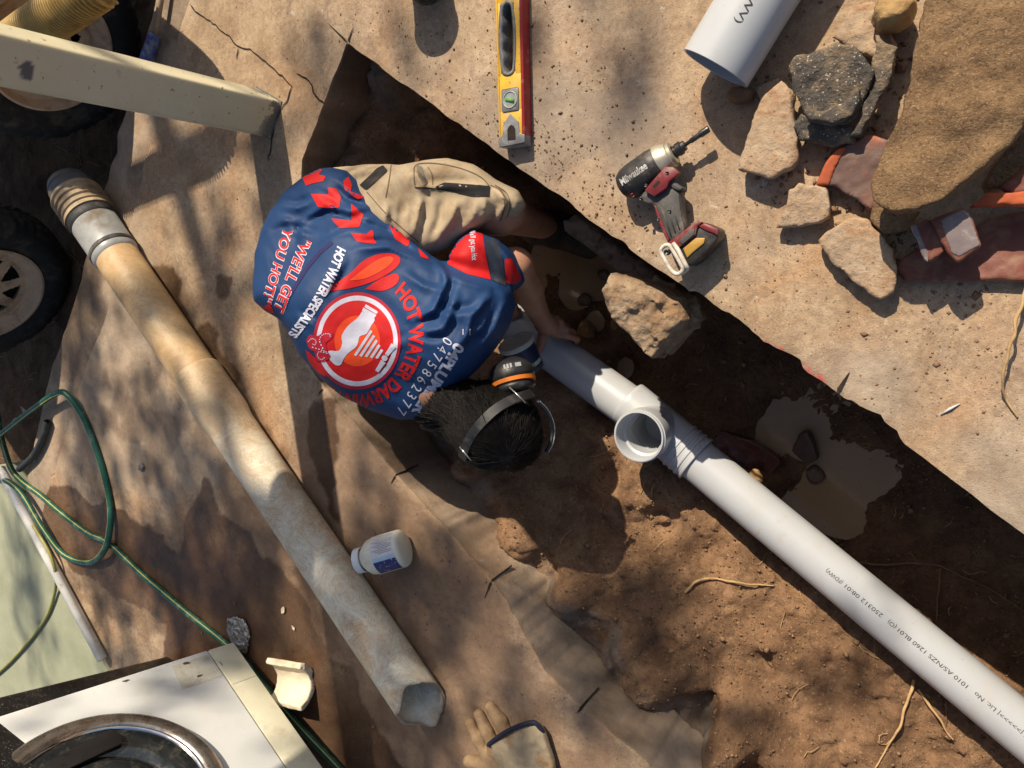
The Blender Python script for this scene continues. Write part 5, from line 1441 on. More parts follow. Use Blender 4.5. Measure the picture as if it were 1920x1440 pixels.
# ------------------------------------------------------------------ bottle, glove, black pot
b0, b1 = at(760, 1026, 0.048), at(658, 1056, 0.098)
bx = unit(b1 - b0)
bot = thing('bottle', 'small white plastic bottle with a blue label leaning on the old pipe', 'bottle', b0 * A(1, 1, 0))
M_BOT = pm('milky_plastic', (0.70, 0.68, 0.57), (0.62, 0.60, 0.48), 12, 0.35, 0.03, dirt=(0.50, 0.44, 0.30), dirt_amt=0.2)
RBt = 0.0425
s_ = 0.0
BLn = (at(672, 1050, 0.05) - b0) @ bx
part('bottle_body', lathe(b0, b1, [(0.0, .0001), (0.0, .034), (.004, .040), (.010, RBt), (.082, RBt), (.086, RBt - .001), (.100, .039), (.112, .031), (.120, .0225), (.134, .022)], 48, k=1.16), M_BOT, bot)
part('cap', lathe(b0, b1, [(.122, .0235), (.124, .0255), (.141, .0250), (.1425, .0235), (.1425, .0001)], 40, k=1.32), pm('white_cap', (0.66, 0.68, 0.69), (0.60, 0.62, 0.63), 30, 0.4, 0.05), bot, sharp=40)
rc = CAM - (b0 + bx * .05); rc = unit(rc - bx * (rc @ bx)); rb = np.cross(bx, rc)
def wrap(s0, s1, a0, a1, r, n=18):
    V, F = [], []
    for s in (s0, s1):
        for k in range(n + 1):
            a = a0 + (a1 - a0) * k / n
            V.append(b0 + bx * s + r * (math.cos(a) * rc + math.sin(a) * rb))
    for k in range(n): F.append([k, k + 1, n + 2 + k, n + 1 + k])
    return np.array(V), F
sg = 1.0 if rb[1] < 0 else -1.0
lab = part('label', wrap(.012, .076, -1.35 * sg, 0.12 * sg, RBt * 1.16 + .0004), pm('label_white', (0.62, 0.61, 0.61), (0.56, 0.55, 0.55), 40, 0.45, 0), bot)
part('label_stripe', wrap(.012, .076, 0.12 * sg, 0.34 * sg, RBt * 1.16 + .0004), pm('label_sky', (0.42, 0.56, 0.68), rough=0.45, bump=0), bot)
part('label_band', wrap(.012, .076, 0.34 * sg, 1.25 * sg, RBt * 1.16 + .0004), pm('label_blue', (0.030, 0.032, 0.15), (0.024, 0.026, 0.12), 30, 0.4, 0, speck=(0.4, 0.42, 0.5), speck_scale=150), bot)
rows = []
for i in range(15):
    a = (-1.22 + i * 0.08) * sg
    rows.append(wrap(.016 + .010 * (i % 4 == 0), .072 - .008 * (i % 3), a, a + 0.042 * sg, RBt * 1.16 + .0008, 2))
part('label_text', join(*rows), pm('label_grey_text', (0.18, 0.18, 0.20), (0.42, 0.41, 0.43), 420, 0.5, 0, detail=2), lab)

pot = thing('black_pot', 'black round pot standing at the top edge of the slab', 'pot', at(800, -38, 0))
pc0 = at(806, -40, 0.0)
part('pot_wall', lathe(pc0, pc0 + A(0, 0, 1), [(0.002, .0001), (0.002, .056), (0.006, .0585), (0.012, .0585), (0.014, .0565), (0.020, .0575), (0.028, .0575), (0.030, .056), (0.10, .060), (0.104, .063), (0.104, .058), (0.03, .052), (0.02, .0001)], 56),
     pm('glossy_black', (0.014, 0.013, 0.013), rough=0.3, bump=0.05, dirt=(0.06, 0.05, 0.04), dirt_amt=0.3), pot, sharp=40)

# leather glove, cuff folded over the fingers
M_HIDE = pm('tan_leather', (0.30, 0.205, 0.115), (0.20, 0.13, 0.07), 16, 0.75, 0.5, 0.003, bscale=60, dirt=(0.155, 0.085, 0.040), dirt_amt=0.45, dirt_scale=16)
M_HIDE2 = pm('pale_leather', (0.33, 0.27, 0.18), (0.24, 0.19, 0.125), 16, 0.75, 0.5, 0.003, bscale=60, dirt=(0.20, 0.115, 0.055), dirt_amt=0.4, dirt_scale=14)
glove = thing('work_glove', 'tan leather work glove with a navy cuff lying palm down', 'glove', at(950, 1400, 0))
fing = [[(882, 1356), (898, 1386), (918, 1424)], [(898, 1340), (912, 1370), (930, 1404)], [(920, 1326), (938, 1352), (952, 1386)]]
def gl_f(P):
    d = None
    for i, fpx in enumerate(fing):
        pts = [at(*p, 0.013) for p in fpx]
        c = chain(P, pts, [0.0145, 0.0165, 0.019], 0.01)
        d = c if d is None else smin(d, c, 0.004)
    d = smin(d, cone(P, at(880, 1428, .012), at(920, 1436, .014), 0.017, 0.02), 0.008)
    poly = atl([(896, 1420), (925, 1390), (960, 1372), (1000, 1380), (1030, 1420), (1040, 1500), (930, 1500), (900, 1450)], 0.02)[:, :2]
    t = np.clip(sd_poly(P[:, :2], poly) / 0.03, -1, 1)
    g = smax(np.abs(P[:, 2] - 0.016) - 0.016 * np.sqrt(np.clip(1 - (1 - np.clip(t, 0, 1)) ** 2, 0, 1)), -sd_poly(P[:, :2], poly), 0.004)
    return smin(d, g, 0.01) + 0.0022 * fbm(P, 45, 3, 7)
lo_, hi_ = at(850, 1300, 0), at(1060, 1500, 0)
V, Q = nets(gl_f, np.minimum(lo_, hi_) * A(1, 1, 0) + A(-.05, -.05, -.006), np.maximum(lo_, hi_) * A(1, 1, 0) + A(.05, .05, .05), 0.003, 1.3)
part('fingers', (relax(V, Q, 2), Q), M_HIDE, glove)
def cf_f(P):
    poly = atl([(916, 1396), (940, 1380), (975, 1362), (1004, 1358), (1018, 1378), (1036, 1440), (1046, 1500), (950, 1500), (934, 1440)], 0.042)[:, :2]
    d2 = sd_poly(P[:, :2], poly); t = np.clip(d2 / 0.035, 0, 1)
    n = fbm(P, 22, 3, 17) * 0.006 + fbm(P, 60, 3, 18) * 0.002
    return smax(np.abs(P[:, 2] - 0.030 - 0.012 * t + n) - 0.010, -d2, 0.005)
V, Q = nets(cf_f, np.minimum(lo_, hi_) * A(1, 1, 0) + A(-.05, -.05, -.006), np.maximum(lo_, hi_) * A(1, 1, 0) + A(.05, .05, .08), 0.003, 1.3)
cuff = part('cuff', (relax(V, Q, 2), Q), M_HIDE2, glove)
rim_ = spline([at(914, 1398, .036), at(930, 1385, .042), at(955, 1369, .047), at(985, 1357, .046), at(1002, 1355, .042), at(1012, 1364, .038), at(1019, 1374, .032)], 6)
part('cuff_binding', tube(rim_, [0.003] + [0.0058] * (len(rim_) - 2) + [0.003], 10), pm('navy_binding', (0.012, 0.013, 0.035), (0.008, 0.008, 0.02), 60, 0.85, 0.4), cuff)
# ------------------------------------------------------------------ the person bent over in the trench
OP = at(700, 560, 0.18)
EW = unit(CAM - OP); EU = unit(CX - EW * (CX @ EW)); EV = np.cross(EW, EU)
def raydir(px, py): return unit(VD * FOC + CX * (px - 960.0) - CY * (py - 720.0))
def pl(px, py, w=0.0):
    """(u, v) on the plane facing the viewer at offset w from the middle of the back"""
    r = raydir(px, py); p = CAM + r * (((OP + EW * w - CAM) @ EW) / (r @ EW)); q = p - OP
    return np.array([q @ EU, q @ EV])
def ploc(P):
    q = P - OP
    return q @ EU, q @ EV, q @ EW
def z2w(px, py, z): return (at(px, py, z) - OP) @ EW
def inflate(poly, ctl, T, R, k=0.02):
    """closed rounded volume whose outline is poly; ctl = [((px,py), z), ...] puts its middle at those heights"""
    wm = [z2w(p[0], p[1], z) for p, z in ctl]
    P0 = np.array([pl(x, y, float(np.mean(wm))) for x, y in poly])
    cu = np.array([pl(p[0], p[1], w) for (p, z), w in zip(ctl, wm)])
    def f(P):
        u, v, w = ploc(P); U = np.c_[u, v]
        d2 = ((U[:, None, :] - cu[None]) ** 2).sum(2) + 0.003
        wt = 1 / d2 ** 1.2; w0 = (wt * np.array(wm)).sum(1) / wt.sum(1)
        d = sd_poly(U, P0); t = np.clip(d / R, 0, 1)
        Th = T * np.sqrt(np.clip(1 - (1 - t) ** 2, 0, 1))
        return smax((np.abs(w - w0) - Th) * 0.75, -d, k)
    return f
def fold_field(lines, sig):
    """sum of soft ridges along px polylines drawn on the garment"""
    L = [(np.array([pl(x, y, 0.1) for x, y in ln]), a) for ln, a in lines]
    def g(P):
        u, v, _ = ploc(P); U = np.c_[u, v]; r = np.zeros(len(P))
        for pts, a in L:
            best = np.full(len(U), 1e9); side = np.zeros(len(U)); tpos = np.zeros(len(U))
            n = len(pts) - 1
            for i in range(n):
                e = pts[i + 1] - pts[i]; w = U - pts[i]
                t = np.clip((w @ e) / (e @ e), 0, 1); q = w - t[:, None] * e
                dd = np.sqrt((q * q).sum(1)); m = dd < best
                best[m] = dd[m]; side[m] = np.sign(e[0] * w[m, 1] - e[1] * w[m, 0]); tpos[m] = (i + t[m]) / n
            s = side * best
            r += a * (np.exp(-(s / sig) ** 2) - 0.8 * np.exp(-((s - 1.6 * sig) / sig) ** 2)) * np.sin(np.pi * np.clip(tpos, 0.02, 0.98)) ** 0.5
        return r
    return g
def z2(L, sx=3.0, ox=440, oy=260): return [(x / sx + ox, y / sx + oy) for x, y in L]
person = thing('person', 'person in blue and red printed work shirt crouching head down in the trench', 'person', at(700, 560, -0.35))

# --- shirt
FR = np.array([unit(at(900, 640, .1) - at(700, 470, .1)), A(0, 0, 1), unit(np.cross(at(900, 640, .1) - at(700, 470, .1), A(0, 0, 1)))]).T
torso = [(592, 304), (560, 318), (520, 345), (490, 382), (472, 420), (461, 470), (462, 530), (467, 565), (492, 585), (524, 600), (540, 622), (562, 665), (600, 708), (640, 742), (690, 768), (745, 786), (790, 786),
         (815, 762), (845, 728), (880, 692), (918, 648), (944, 608), (955, 572), (948, 540), (925, 515), (890, 500), (850, 492), (820, 488), (795, 470), (760, 446), (722, 408), (700, 372), (676, 336), (650, 312), (620, 303)]
slv = [(835, 482), (856, 450), (884, 429), (930, 444), (964, 472), (986, 505), (992, 530), (972, 546), (950, 550), (938, 545), (900, 540), (860, 520)]
f_tor = inflate(torso, [((520, 430), 0.15), ((650, 560), 0.19), ((830, 640), 0.12), ((730, 740), 0.10)], 0.122, 0.088)
f_slv = inflate(slv, [((860, 490), 0.08), ((930, 495), 0.0), ((980, 530), -0.07)], 0.060, 0.045)
folds = fold_field([(z2([(1160, 690), (1185, 800), (1110, 960), (1000, 1015)]), .009), (z2([(1235, 890), (1160, 1060), (1050, 1090)]), .007), (z2([(690, 610), (870, 600), (1080, 690)]), .008),
                    (z2([(360, 430), (500, 370), (640, 420), (770, 380)]), -.008), (z2([(330, 570), (350, 420)]), .005), (z2([(740, 280), (900, 470), (1090, 640)]), .007), (z2([(1420, 880), (1310, 1000), (1260, 1180)]), .008),
                    (z2([(610, 680), (500, 870)]), .005), (z2([(1480, 900), (1420, 1040), (1330, 1150)]), -.006), (z2([(180, 300), (300, 330), (420, 300)]), .005), (z2([(540, 200), (620, 290), (740, 340)]), -.007),
                    (z2([(480, 560), (640, 500), (800, 540)]), .004), (z2([(860, 1180), (1000, 1120), (1130, 1160)]), .003), (z2([(90, 600), (160, 760), (240, 860)]), .004), (z2([(960, 760), (1060, 830), (1180, 860)]), .006), (z2([(1120, 700), (1240, 790), (1420, 850)]), .006), (z2([(1340, 930), (1230, 960), (1120, 940)]), -.005), (z2([(560, 480), (700, 440), (860, 500), (980, 600)]), -.005), (z2([(200, 380), (300, 480), (420, 520)]), .004), (z2([(1400, 1050), (1280, 1100), (1180, 1220)]), .005), (z2([(130, 460), (250, 440), (400, 480)]), -.004), (z2([(420, 260), (520, 330), (560, 420)]), .005), (z2([(320, 1000), (420, 1040), (470, 1100)]), .004)], 0.0085)
slf = fold_field([([(872, 440), (905, 480), (930, 520)], .006), ([(920, 450), (945, 490), (965, 525)], -.006), ([(950, 470), (972, 505)], .005)], 0.008)
def f_shirt(P):
    d = smin(f_tor(P), f_slv(P) - 0.75 * slf(P), 0.018)
    m = np.abs(d) < 0.06; Pm = P[m]
    if m.any(): d[m] = d[m] - folds(Pm) * 1.45 + 0.0045 * fbm(Pm, 11, 4, 9) + 0.005 * (np.abs(fbm(Pm @ FR * A(1, 1, 3.2), 6, 3, 29)) - 0.2)
    return d
lo = np.minimum.reduce([at(x, y, z) for x, y in torso + slv for z in (-0.15, 0.3)]) - 0.06
hi = np.maximum.reduce([at(x, y, z) for x, y in torso + slv for z in (-0.15, 0.3)]) + 0.06
V, Q = nets(f_shirt, lo, hi, 0.005, 1.3)
V = relax(V, Q, 2)
def cloth(name, c1, c2, weave=900, dirt=None, dirt_amt=.3, rough=0.85):
    t = NT(name)
    c = t.ramp(t.noise(7, 4, 0.6), [(0.3, c2), (0.7, c1)])
    if dirt: c = t.mix(t.ramp(t.noise(9, 7, 0.7, 0.5), [(0.66 - dirt_amt * .3, 0), (0.80 - dirt_amt * .2, 0.75)]), c, dirt)
    return t.fin(c, rough, t.bump(t.noise(60, 5, 0.6), 0.25, 0.003, t.bump(t.noise(weave, 2), 0.25, 0.0006)), spec=0.25)
M_SHIRT = cloth('blue_shirt', (0.0115, 0.044, 0.130), (0.008, 0.031, 0.098), dirt=(0.05, 0.055, 0.065), dirt_amt=0.10, rough=0.6)
shirt = part('shirt', (V, Q), M_SHIRT, person)
tri = np.vstack([Q[:, [0, 1, 2]], Q[:, [0, 2, 3]]])
BVH = BVHTree.FromPolygons(V.tolist(), Q.tolist())

# --- prints on the shirt: laid on the cloth surface
def drape(px, layer=0):
    out = np.zeros((len(px), 3)); ok = np.zeros(len(px), bool)
    for i, (x, y) in enumerate(px):
        r = raydir(x, y)
        loc, nr, _, _ = BVH.ray_cast(Vector(CAM.tolist()), Vector(r.tolist()))
        if loc is None: continue
        n = np.array(nr)
        if n @ r > 0: n = -n
        out[i] = np.array(loc) + n * (0.0011 + 0.0006 * layer); ok[i] = True
    return out, ok
def lay(name, px, F, mat, layer=0, par=None):
    W, ok = drape(px, layer)
    F = [f for f in F if all(ok[i] for i in f)]
    F = [f for f in F if max(np.linalg.norm(W[f[i]] - W[f[i - 1]]) for i in range(len(f))) < 0.035]
    if not F: return None
    used = sorted({i for f in F for i in f}); mp = {u: i for i, u in enumerate(used)}
    return part(name, (W[used], [[mp[i] for i in f] for f in F]), mat, par or shirt)
def lay_poly(name, poly, mat, layer=0, step=4.0):
    U, Qp, _ = grid_poly(np.array(poly, float), step)
    return lay(name, U, Qp.tolist(), mat, layer)
def smooth_poly(poly, n=5):
    return spline(list(poly) + [poly[0]], n)[:-1]
def lay_text(s, a, b, h, mat, layer=0, bold=0.0, name='lettering', spacing=1.0, curve=0.0, shear=0.0):
    """text from px a to px b (baseline), cap height h px"""
    Vt, F = text_mesh(s, 1.0, bold, 0.16, spacing, shear)
    a, b = np.array(a, float), np.array(b, float)
    x0, x1 = Vt[:, 0].min(), Vt[:, 0].max()
    d = (b - a); L = np.linalg.norm(d); d = d / L; up = np.array([d[1], -d[0]])
    t = (Vt[:, 0] - x0) / (x1 - x0)
    px = a + np.outer(t * L, d) + np.outer(Vt[:, 1] / 0.70 * h + curve * 4 * t * (1 - t), up)
    return lay(name, px, F, mat, layer)
P_RED = cloth('red_print', (0.54, 0.011, 0.011), (0.44, 0.009, 0.010), rough=0.65, dirt=(0.30, 0.02, 0.025), dirt_amt=0.2)
P_ORG = cloth('orange_print', (0.72, 0.075, 0.016), (0.66, 0.055, 0.014), rough=0.65)
P_WHT = cloth('white_print', (0.56, 0.56, 0.65), (0.47, 0.47, 0.57), rough=0.65, dirt=(0.36, 0.34, 0.36), dirt_amt=0.25)
P_DRED = cloth('crimson_print', (0.40, 0.012, 0.030), (0.36, 0.010, 0.026), rough=0.65)
P_NAVY = cloth('navy_print', (0.020, 0.016, 0.085), (0.016, 0.014, 0.07), rough=0.65)
P_GRY = cloth('charcoal_panel', (0.028, 0.036, 0.055), (0.02, 0.027, 0.04), dirt=(0.12, 0.11, 0.10), rough=0.7)
for c in ([(410, 150), (520, 148), (472, 203), (515, 213), (500, 242), (450, 250), (402, 265), (380, 215), (430, 205)], [(430, 310), (530, 317), (525, 275), (570, 280), (598, 330), (590, 390), (470, 385)],
          [(545, 450), (660, 462), (655, 367), (725, 430), (700, 500), (592, 505)], [(655, 530), (740, 540), (778, 507), (780, 560), (800, 595), (690, 582)], [(870, 487), (960, 520), (990, 560), (975, 610), (902, 567)],
          [(1030, 617), (1105, 685), (1046, 668)], [(610, 240), (640, 215), (660, 265), (650, 298), (735, 330), (690, 340), (622, 287)]):
    lay_poly('chevron_print', z2(c), P_RED, 0)
lay_poly('sleeve_panel', z2([(1165, 690), (1215, 610), (1250, 562), (1310, 512), (1390, 508), (1397, 560), (1408, 640), (1440, 795), (1300, 760)]), P_RED, 0)
lay_poly('sleeve_panel', z2([(1405, 528), (1480, 562), (1505, 650), (1525, 830), (1445, 797), (1412, 640)]), P_GRY, 0)
lay_poly('sleeve_panel', z2([(1520, 680), (1545, 668), (1582, 720), (1612, 790), (1576, 816), (1522, 816)]), P_RED, 1)
lay_poly('hem_print', z2([(140, 945), (200, 930), (238, 1002), (180, 990)]), P_RED, 0)
# flames
lay_poly('flame_print', smooth_poly(z2([(500, 860), (640, 765), (720, 690), (800, 652), (880, 645), (926, 665), (928, 700), (890, 742), (800, 795), (690, 832), (590, 852)])), P_RED, 0, 3)
lay_poly('flame_print', smooth_poly(z2([(640, 800), (740, 725), (820, 675), (880, 665), (890, 690), (840, 735), (740, 785)])), P_ORG, 1, 3)
lay_poly('flame_print', smooth_poly(z2([(735, 845), (800, 800), (850, 775), (910, 760), (926, 790), (900, 828), (840, 855), (780, 853)])), P_RED, 0, 3)
lay_poly('flame_print', smooth_poly(z2([(398, 1175), (430, 1208), (480, 1260), (515, 1335), (470, 1312), (420, 1250)])), P_RED, 0, 3)
# emblem: rings, disc, tap
EC = np.array([670.0, 639.0]); ERX, ERY = 82.0, 91.0
def ring_px(r0, r1, n=72, m=3):
    px, F = [], []
    for j in range(m + 1):
        r = r0 + (r1 - r0) * j / m
        for k in range(n):
            a = 2 * math.pi * k / n; px.append((EC[0] + ERX * r * math.cos(a), EC[1] + ERY * r * math.sin(a)))
    for j in range(m):
        for k in range(n): F.append([j * n + k, j * n + (k + 1) % n, (j + 1) * n + (k + 1) % n, (j + 1) * n + k])
    return np.array(px), F
lay('emblem_rim', *ring_px(0.93, 1.0), P_DRED, 0)
lay('emblem_ring', *ring_px(0.83, 0.93), P_WHT, 0)
lay('emblem_disc', *ring_px(0.52, 0.83, m=8), P_RED, 0)
lay('emblem_disc', *ring_px(0.005, 0.52, m=12), P_ORG, 0)
tap = [(716, 972), (788, 1010), (770, 1050), (742, 1098), (704, 1112), (688, 1165), (640, 1205), (612, 1240), (600, 1268), (570, 1272), (528, 1228), (530, 1192), (585, 1192), (606, 1150), (602, 1108), (640, 1050), (690, 1010)]
lay_poly('tap_print', smooth_poly(z2(tap), 3), P_WHT, 1, 2.5)
lay_poly('tap_print', z2([(738, 932), (808, 974), (800, 988), (730, 948)]), P_WHT, 1, 2.5)
lay_poly('tap_print', z2([(724, 950), (800, 992), (786, 1010), (716, 970)]), P_WHT, 1, 2.5)
ca, cb = np.array([725., 1150.]), np.array([838., 1226.]); cd = unit(cb - ca); cn = np.array([-cd[1], cd[0]])
for k in range(5):
    t = k / 5; c = ca + (cb - ca) * t; hw = 68 * (1 - t) + 16; th = 8.5
    lay_poly('tap_print', z2([tuple(c + cn * hw - cd * th), tuple(c + cn * hw + cd * th * .8), tuple(c - cn * hw + cd * th * .8), tuple(c - cn * hw - cd * th)]), P_WHT, 1, 2.2)
for (a, b) in (((898, 1160), (855, 1215)), ((838, 1250), (800, 1306))):
    a, b = np.array(a, float), np.array(b, float); e = unit(b - a); n_ = np.array([-e[1], e[0]])
    lay_poly('tap_print', z2([tuple(a + n_ * 15), tuple(b + n_ * 11), tuple(b - n_ * 11), tuple(a - n_ * 15)]), P_WHT, 2, 2.2)
lay_poly('tap_print', z2([(845 + 17 * math.cos(k * .628), 1232 + 17 * math.sin(k * .628)) for k in range(10)]), P_WHT, 2, 2.0)
lay_poly('splash_print', smooth_poly(z2([(405, 1130), (430, 1102), (470, 1108), (500, 1088), (548, 1086), (550, 1118), (515, 1150), (525, 1195), (540, 1225), (505, 1250), (455, 1240), (468, 1205), (425, 1178)])), P_DRED, 2, 2.5)
for pts in ([(418, 1140), (440, 1122), (462, 1136), (455, 1158), (440, 1150)], [(500, 1180), (480, 1130), (500, 1100), (535, 1098), (540, 1115)], [(525, 1205), (480, 1195), (470, 1220), (492, 1240), (512, 1225)], [(440, 1170), (490, 1185), (525, 1200)]):
    q = spline(z2(pts), 6); seg = []
    for i in range(0, len(q) - 1, 2):
        e = unit(q[i + 1] - q[i]) if np.linalg.norm(q[i + 1] - q[i]) > 0 else np.array([1., 0]); n_ = np.array([-e[1], e[0]])
        seg.append([tuple(q[i] + n_ * .9), tuple(q[i + 1] + n_ * .9), tuple(q[i + 1] - n_ * .9), tuple(q[i] - n_ * .9)])
    px, F = [], []
    for s_ in seg: F.append([len(px) + i for i in range(4)]); px += s_
    lay('splash_dots', np.array(px), F, P_WHT, 3)
# lettering round the emblem
Vt, F = text_mesh('HOT WATER DARWIN NT', 1.0, 0.035, 0.14, 1.02)
x0, x1 = Vt[:, 0].min(), Vt[:, 0].max()
th = math.radians(-49) + (Vt[:, 0] - x0) / (x1 - x0) * math.radians(178)
base = np.interp(th, [-0.9, 0, 0.8, 1.6, 2.3], [1.33, 1.19, 1.08, 1.10, 1.10])
r = base + Vt[:, 1] / 0.70 * np.interp(th, [-0.9, 0.2, 1.2, 2.3], [0.30, 0.33, 0.28, 0.2])
px = np.c_[EC[0] + ERX * r * np.cos(th), EC[1] + ERY * r * np.sin(th)]
lay('lettering', px, F, P_RED, 0)
q = z2([(545, 572), (470, 635), (400, 720), (350, 800), (300, 880), (265, 955), (285, 965), (318, 890), (368, 808), (418, 730), (488, 648), (556, 590)])
lay_poly('print_line', q, P_NAVY, 0, 3)
lay_text('HOT WATER SPECIALISTS', (634, 462), (541, 626), 17, P_WHT, 1, 0.04, spacing=0.95, curve=9.0)
for (s, a, b, h) in (('"WE\'LL GET', (566, 447), (513, 582), 19), ('YOU HOT!"', (533, 428), (492, 566), 17)):
    lay_text(s, a, b, h, P_WHT, 0, 0.055, shear=0.15)
    lay_text(s, a, b, h, P_RED, 1, 0.018, shear=0.15)
lay_text('0475862377', (834, 631), (742, 770), 19, P_WHT, 0, 0.0, spacing=1.5)
lay_text('04PLUMBER', (855, 641), (772, 772), 19, P_WHT, 0, 0.045)
lay_text('We\'ll get you Hot', (881, 431), (885, 488), 10, P_WHT, 1, 0.01)
px = []; F = []
for (a, b, c, d) in ((868, 617, 881, 619), (868, 617, 869.5, 628), (879.5, 619, 881, 628), (868, 626.5, 881, 628.2)):
    F.append([len(px) + i for i in range(4)]); px += [(a, b), (c, b), (c, d), (a, d)]
lay('phone_icon_print', np.array(px), F, P_WHT, 0)

# --- trousers
pants = [(548, 338), (575, 311), (620, 297), (690, 303), (745, 311), (790, 305), (835, 303), (880, 318), (915, 348), (955, 368), (971, 398), (950, 426), (905, 434), (870, 445), (835, 472), (795, 488), (740, 478), (680, 440), (590, 400)]
f_p1 = inflate(pants, [((580, 360), 0.08), ((760, 380), 0.07), ((940, 398), -0.01)], 0.086, 0.066)
hipL, hipR = at(600, 390, 0.06), at(590, 500, 0.04)
kneeR, ankR = at(760, 590, -0.22), at(660, 570, -0.46)
pf = fold_field([(z2([(860, 330), (850, 430), (880, 520)]), .004), (z2([(1060, 310), (1040, 430), (1010, 540)]), .006), (z2([(1180, 330), (1170, 440), (1130, 530)]), -.006), (z2([(1260, 340), (1240, 430), (1200, 510)]), .006),
                 (z2([(1340, 330), (1320, 420), (1290, 480)]), -.005), (z2([(1400, 330), (1420, 410), (1380, 470)]), .005), (z2([(1480, 280), (1530, 360), (1500, 460)]), .006), (z2([(1440, 280), (1490, 370), (1450, 480)]), -.004),
                 (z2([(960, 330), (940, 420), (950, 560)]), -.004), (z2([(1060, 240), (1200, 240), (1420, 260)]), .006), (z2([(560, 160), (700, 150), (850, 160)]), -.004), (z2([(1020, 150), (1060, 200), (1080, 260)]), .007)], 0.008)
def f_pants(P):
    d = f_p1(P)
    m = np.abs(d) < 0.06
    if m.any(): d[m] -= pf(P[m]) * 1.9
    d2 = chain(P, [hipL, hipR], [0.085, 0.085], 0.05)
    d2 = smin(d2, chain(P, [hipR, kneeR, ankR], [0.10, 0.075, 0.055], 0.02), 0.04)
    u, v, w = ploc(P)
    return smin(d, d2 + 0.01, 0.03) + 0.0045 * fbm(P, 16, 4, 19)
lo = np.minimum.reduce([at(x, y, z) for x, y in pants for z in (-0.5, 0.2)] + [ankR]) - 0.1
hi = np.maximum.reduce([at(x, y, z) for x, y in pants for z in (-0.5, 0.2)] + [ankR]) + 0.1
V, Q = nets(f_pants, lo, hi, 0.006, 1.3)
V = relax(V, Q, 2)
trou = part('trousers', (V, Q), cloth('khaki_drill', (0.42, 0.335, 0.225), (0.33, 0.255, 0.165), dirt=(0.20, 0.125, 0.065), dirt_amt=0.6, weave=700, rough=0.9), person)
BVH = BVHTree.FromPolygons(V.tolist(), Q.tolist())
P_TRIM = cloth('black_trim', (0.022, 0.020, 0.020), (0.016, 0.015, 0.015), dirt=(0.10, 0.075, 0.05), dirt_amt=.2)
def lay_t(name, poly, mat, layer=0, step=4.0):
    U, Qp, _ = grid_poly(np.array(poly, float), step); return lay(name, U, Qp.tolist(), mat, layer, trou)
lay_t('pocket_trim', z2([(705, 262), (745, 225), (800, 170), (835, 152), (862, 182), (800, 240), (740, 292)]), P_TRIM, 1)
lay_t('pocket_flap', z2([(1120, 275), (1180, 250), (1300, 258), (1438, 268), (1432, 320), (1330, 315), (1200, 285)]), P_TRIM, 1)
lay_t('pocket_trim', z2([(1020, 150), (1055, 158), (1085, 250), (1062, 265), (1030, 200)]), cloth('dirty_grey_trim', (0.20, 0.17, 0.13), (0.14, 0.115, 0.085)), 1)
lay_t('belt_tab', z2([(470, 120), (550, 102), (600, 110), (680, 122), (660, 138), (560, 136)]), P_TRIM, 1)
ln = spline(z2([(1015, 275), (1080, 278), (1200, 290), (1330, 322), (1432, 324)]), 5)
px = np.vstack([ln + [0, -1.2], ln + [0, 1.2]]); n_ = len(ln)
lay('seam', px, [[i, i + 1, n_ + i + 1, n_ + i] for i in range(n_ - 1)], P_TRIM, 0, trou)

for seam in ([(1015, 275), (1010, 215), (1020, 150), (1120, 140), (1260, 165), (1380, 215), (1432, 268)], [(745, 300), (850, 420), (940, 500), (1040, 585)], [(1438, 262), (1500, 300), (1520, 380), (1490, 470)], [(1462, 262), (1530, 310), (1548, 390), (1515, 470)],
             [(880, 150), (870, 230), (850, 330)], [(1085, 160), (1110, 200), (1115, 262)]):
    ln = spline(z2(seam), 6); n_ = len(ln); T_ = np.gradient(ln, axis=0); N_ = np.c_[-T_[:, 1], T_[:, 0]] / np.linalg.norm(T_, axis=1)[:, None]
    px = np.vstack([ln + N_ * 0.9, ln - N_ * 0.9])
    lay('seam', px, [[i, i + 1, n_ + i + 1, n_ + i] for i in range(n_ - 1)], cloth('seam_thread_%d' % len(bpy.data.materials), (0.15, 0.11, 0.07), (0.11, 0.08, 0.05)), 0, trou)
# --- the body itself: one skin surface from head to feet
M_SKIN = None
t = NT('tanned_skin')
c = t.ramp(t.noise(14, 5, 0.6), [(0.3, (0.30, 0.140, 0.082)), (0.7, (0.42, 0.215, 0.135))])
c = t.mix(t.ramp(t.noise(26, 6, 0.7), [(0.58, 0), (0.7, 0.55)]), c, (0.13, 0.065, 0.035))
t.b.inputs['Subsurface Weight'].default_value = 0.06
M_SKIN = t.fin(c, 0.5, t.bump(t.noise(260, 3), 0.2, 0.0008), spec=0.4)
HC = at(936, 800, 0.065)
spine = unit(at(936, 800, 0.06) - at(800, 715, 0.13))
crown = unit(spine * 0.8 + A(0, 0, 0.62)); face = unit(A(0, 0, -1) + spine * 0.6); face = unit(face - crown * (face @ crown)); side = np.cross(crown, face)
MH = np.array([side, face, crown])
kneeL, ankL = at(938, 396, -0.02), at(1032, 428, -0.50)
PT = PZ + 0.0575
wr = at(1012, 590, PT + 0.085); el_ = at(966, 498, -0.05)
palm0, palm1 = at(1022, 606, PT + 0.045), at(1036, 618, PT + 0.022)
fingers = []
bases = [(1046, 627), (1041, 614), (1033, 603), (1024, 594)]
for i, (x, y) in enumerate(bases):
    b_ = at(x, y, PT + 0.018)
    fingers.append([b_, at(x + 20, y + 3, PT + 0.008), at(x + 36 - 3 * i, y + 9, PT - 0.028), at(x + 34 - 3 * i, y + 16, PT - 0.055)])
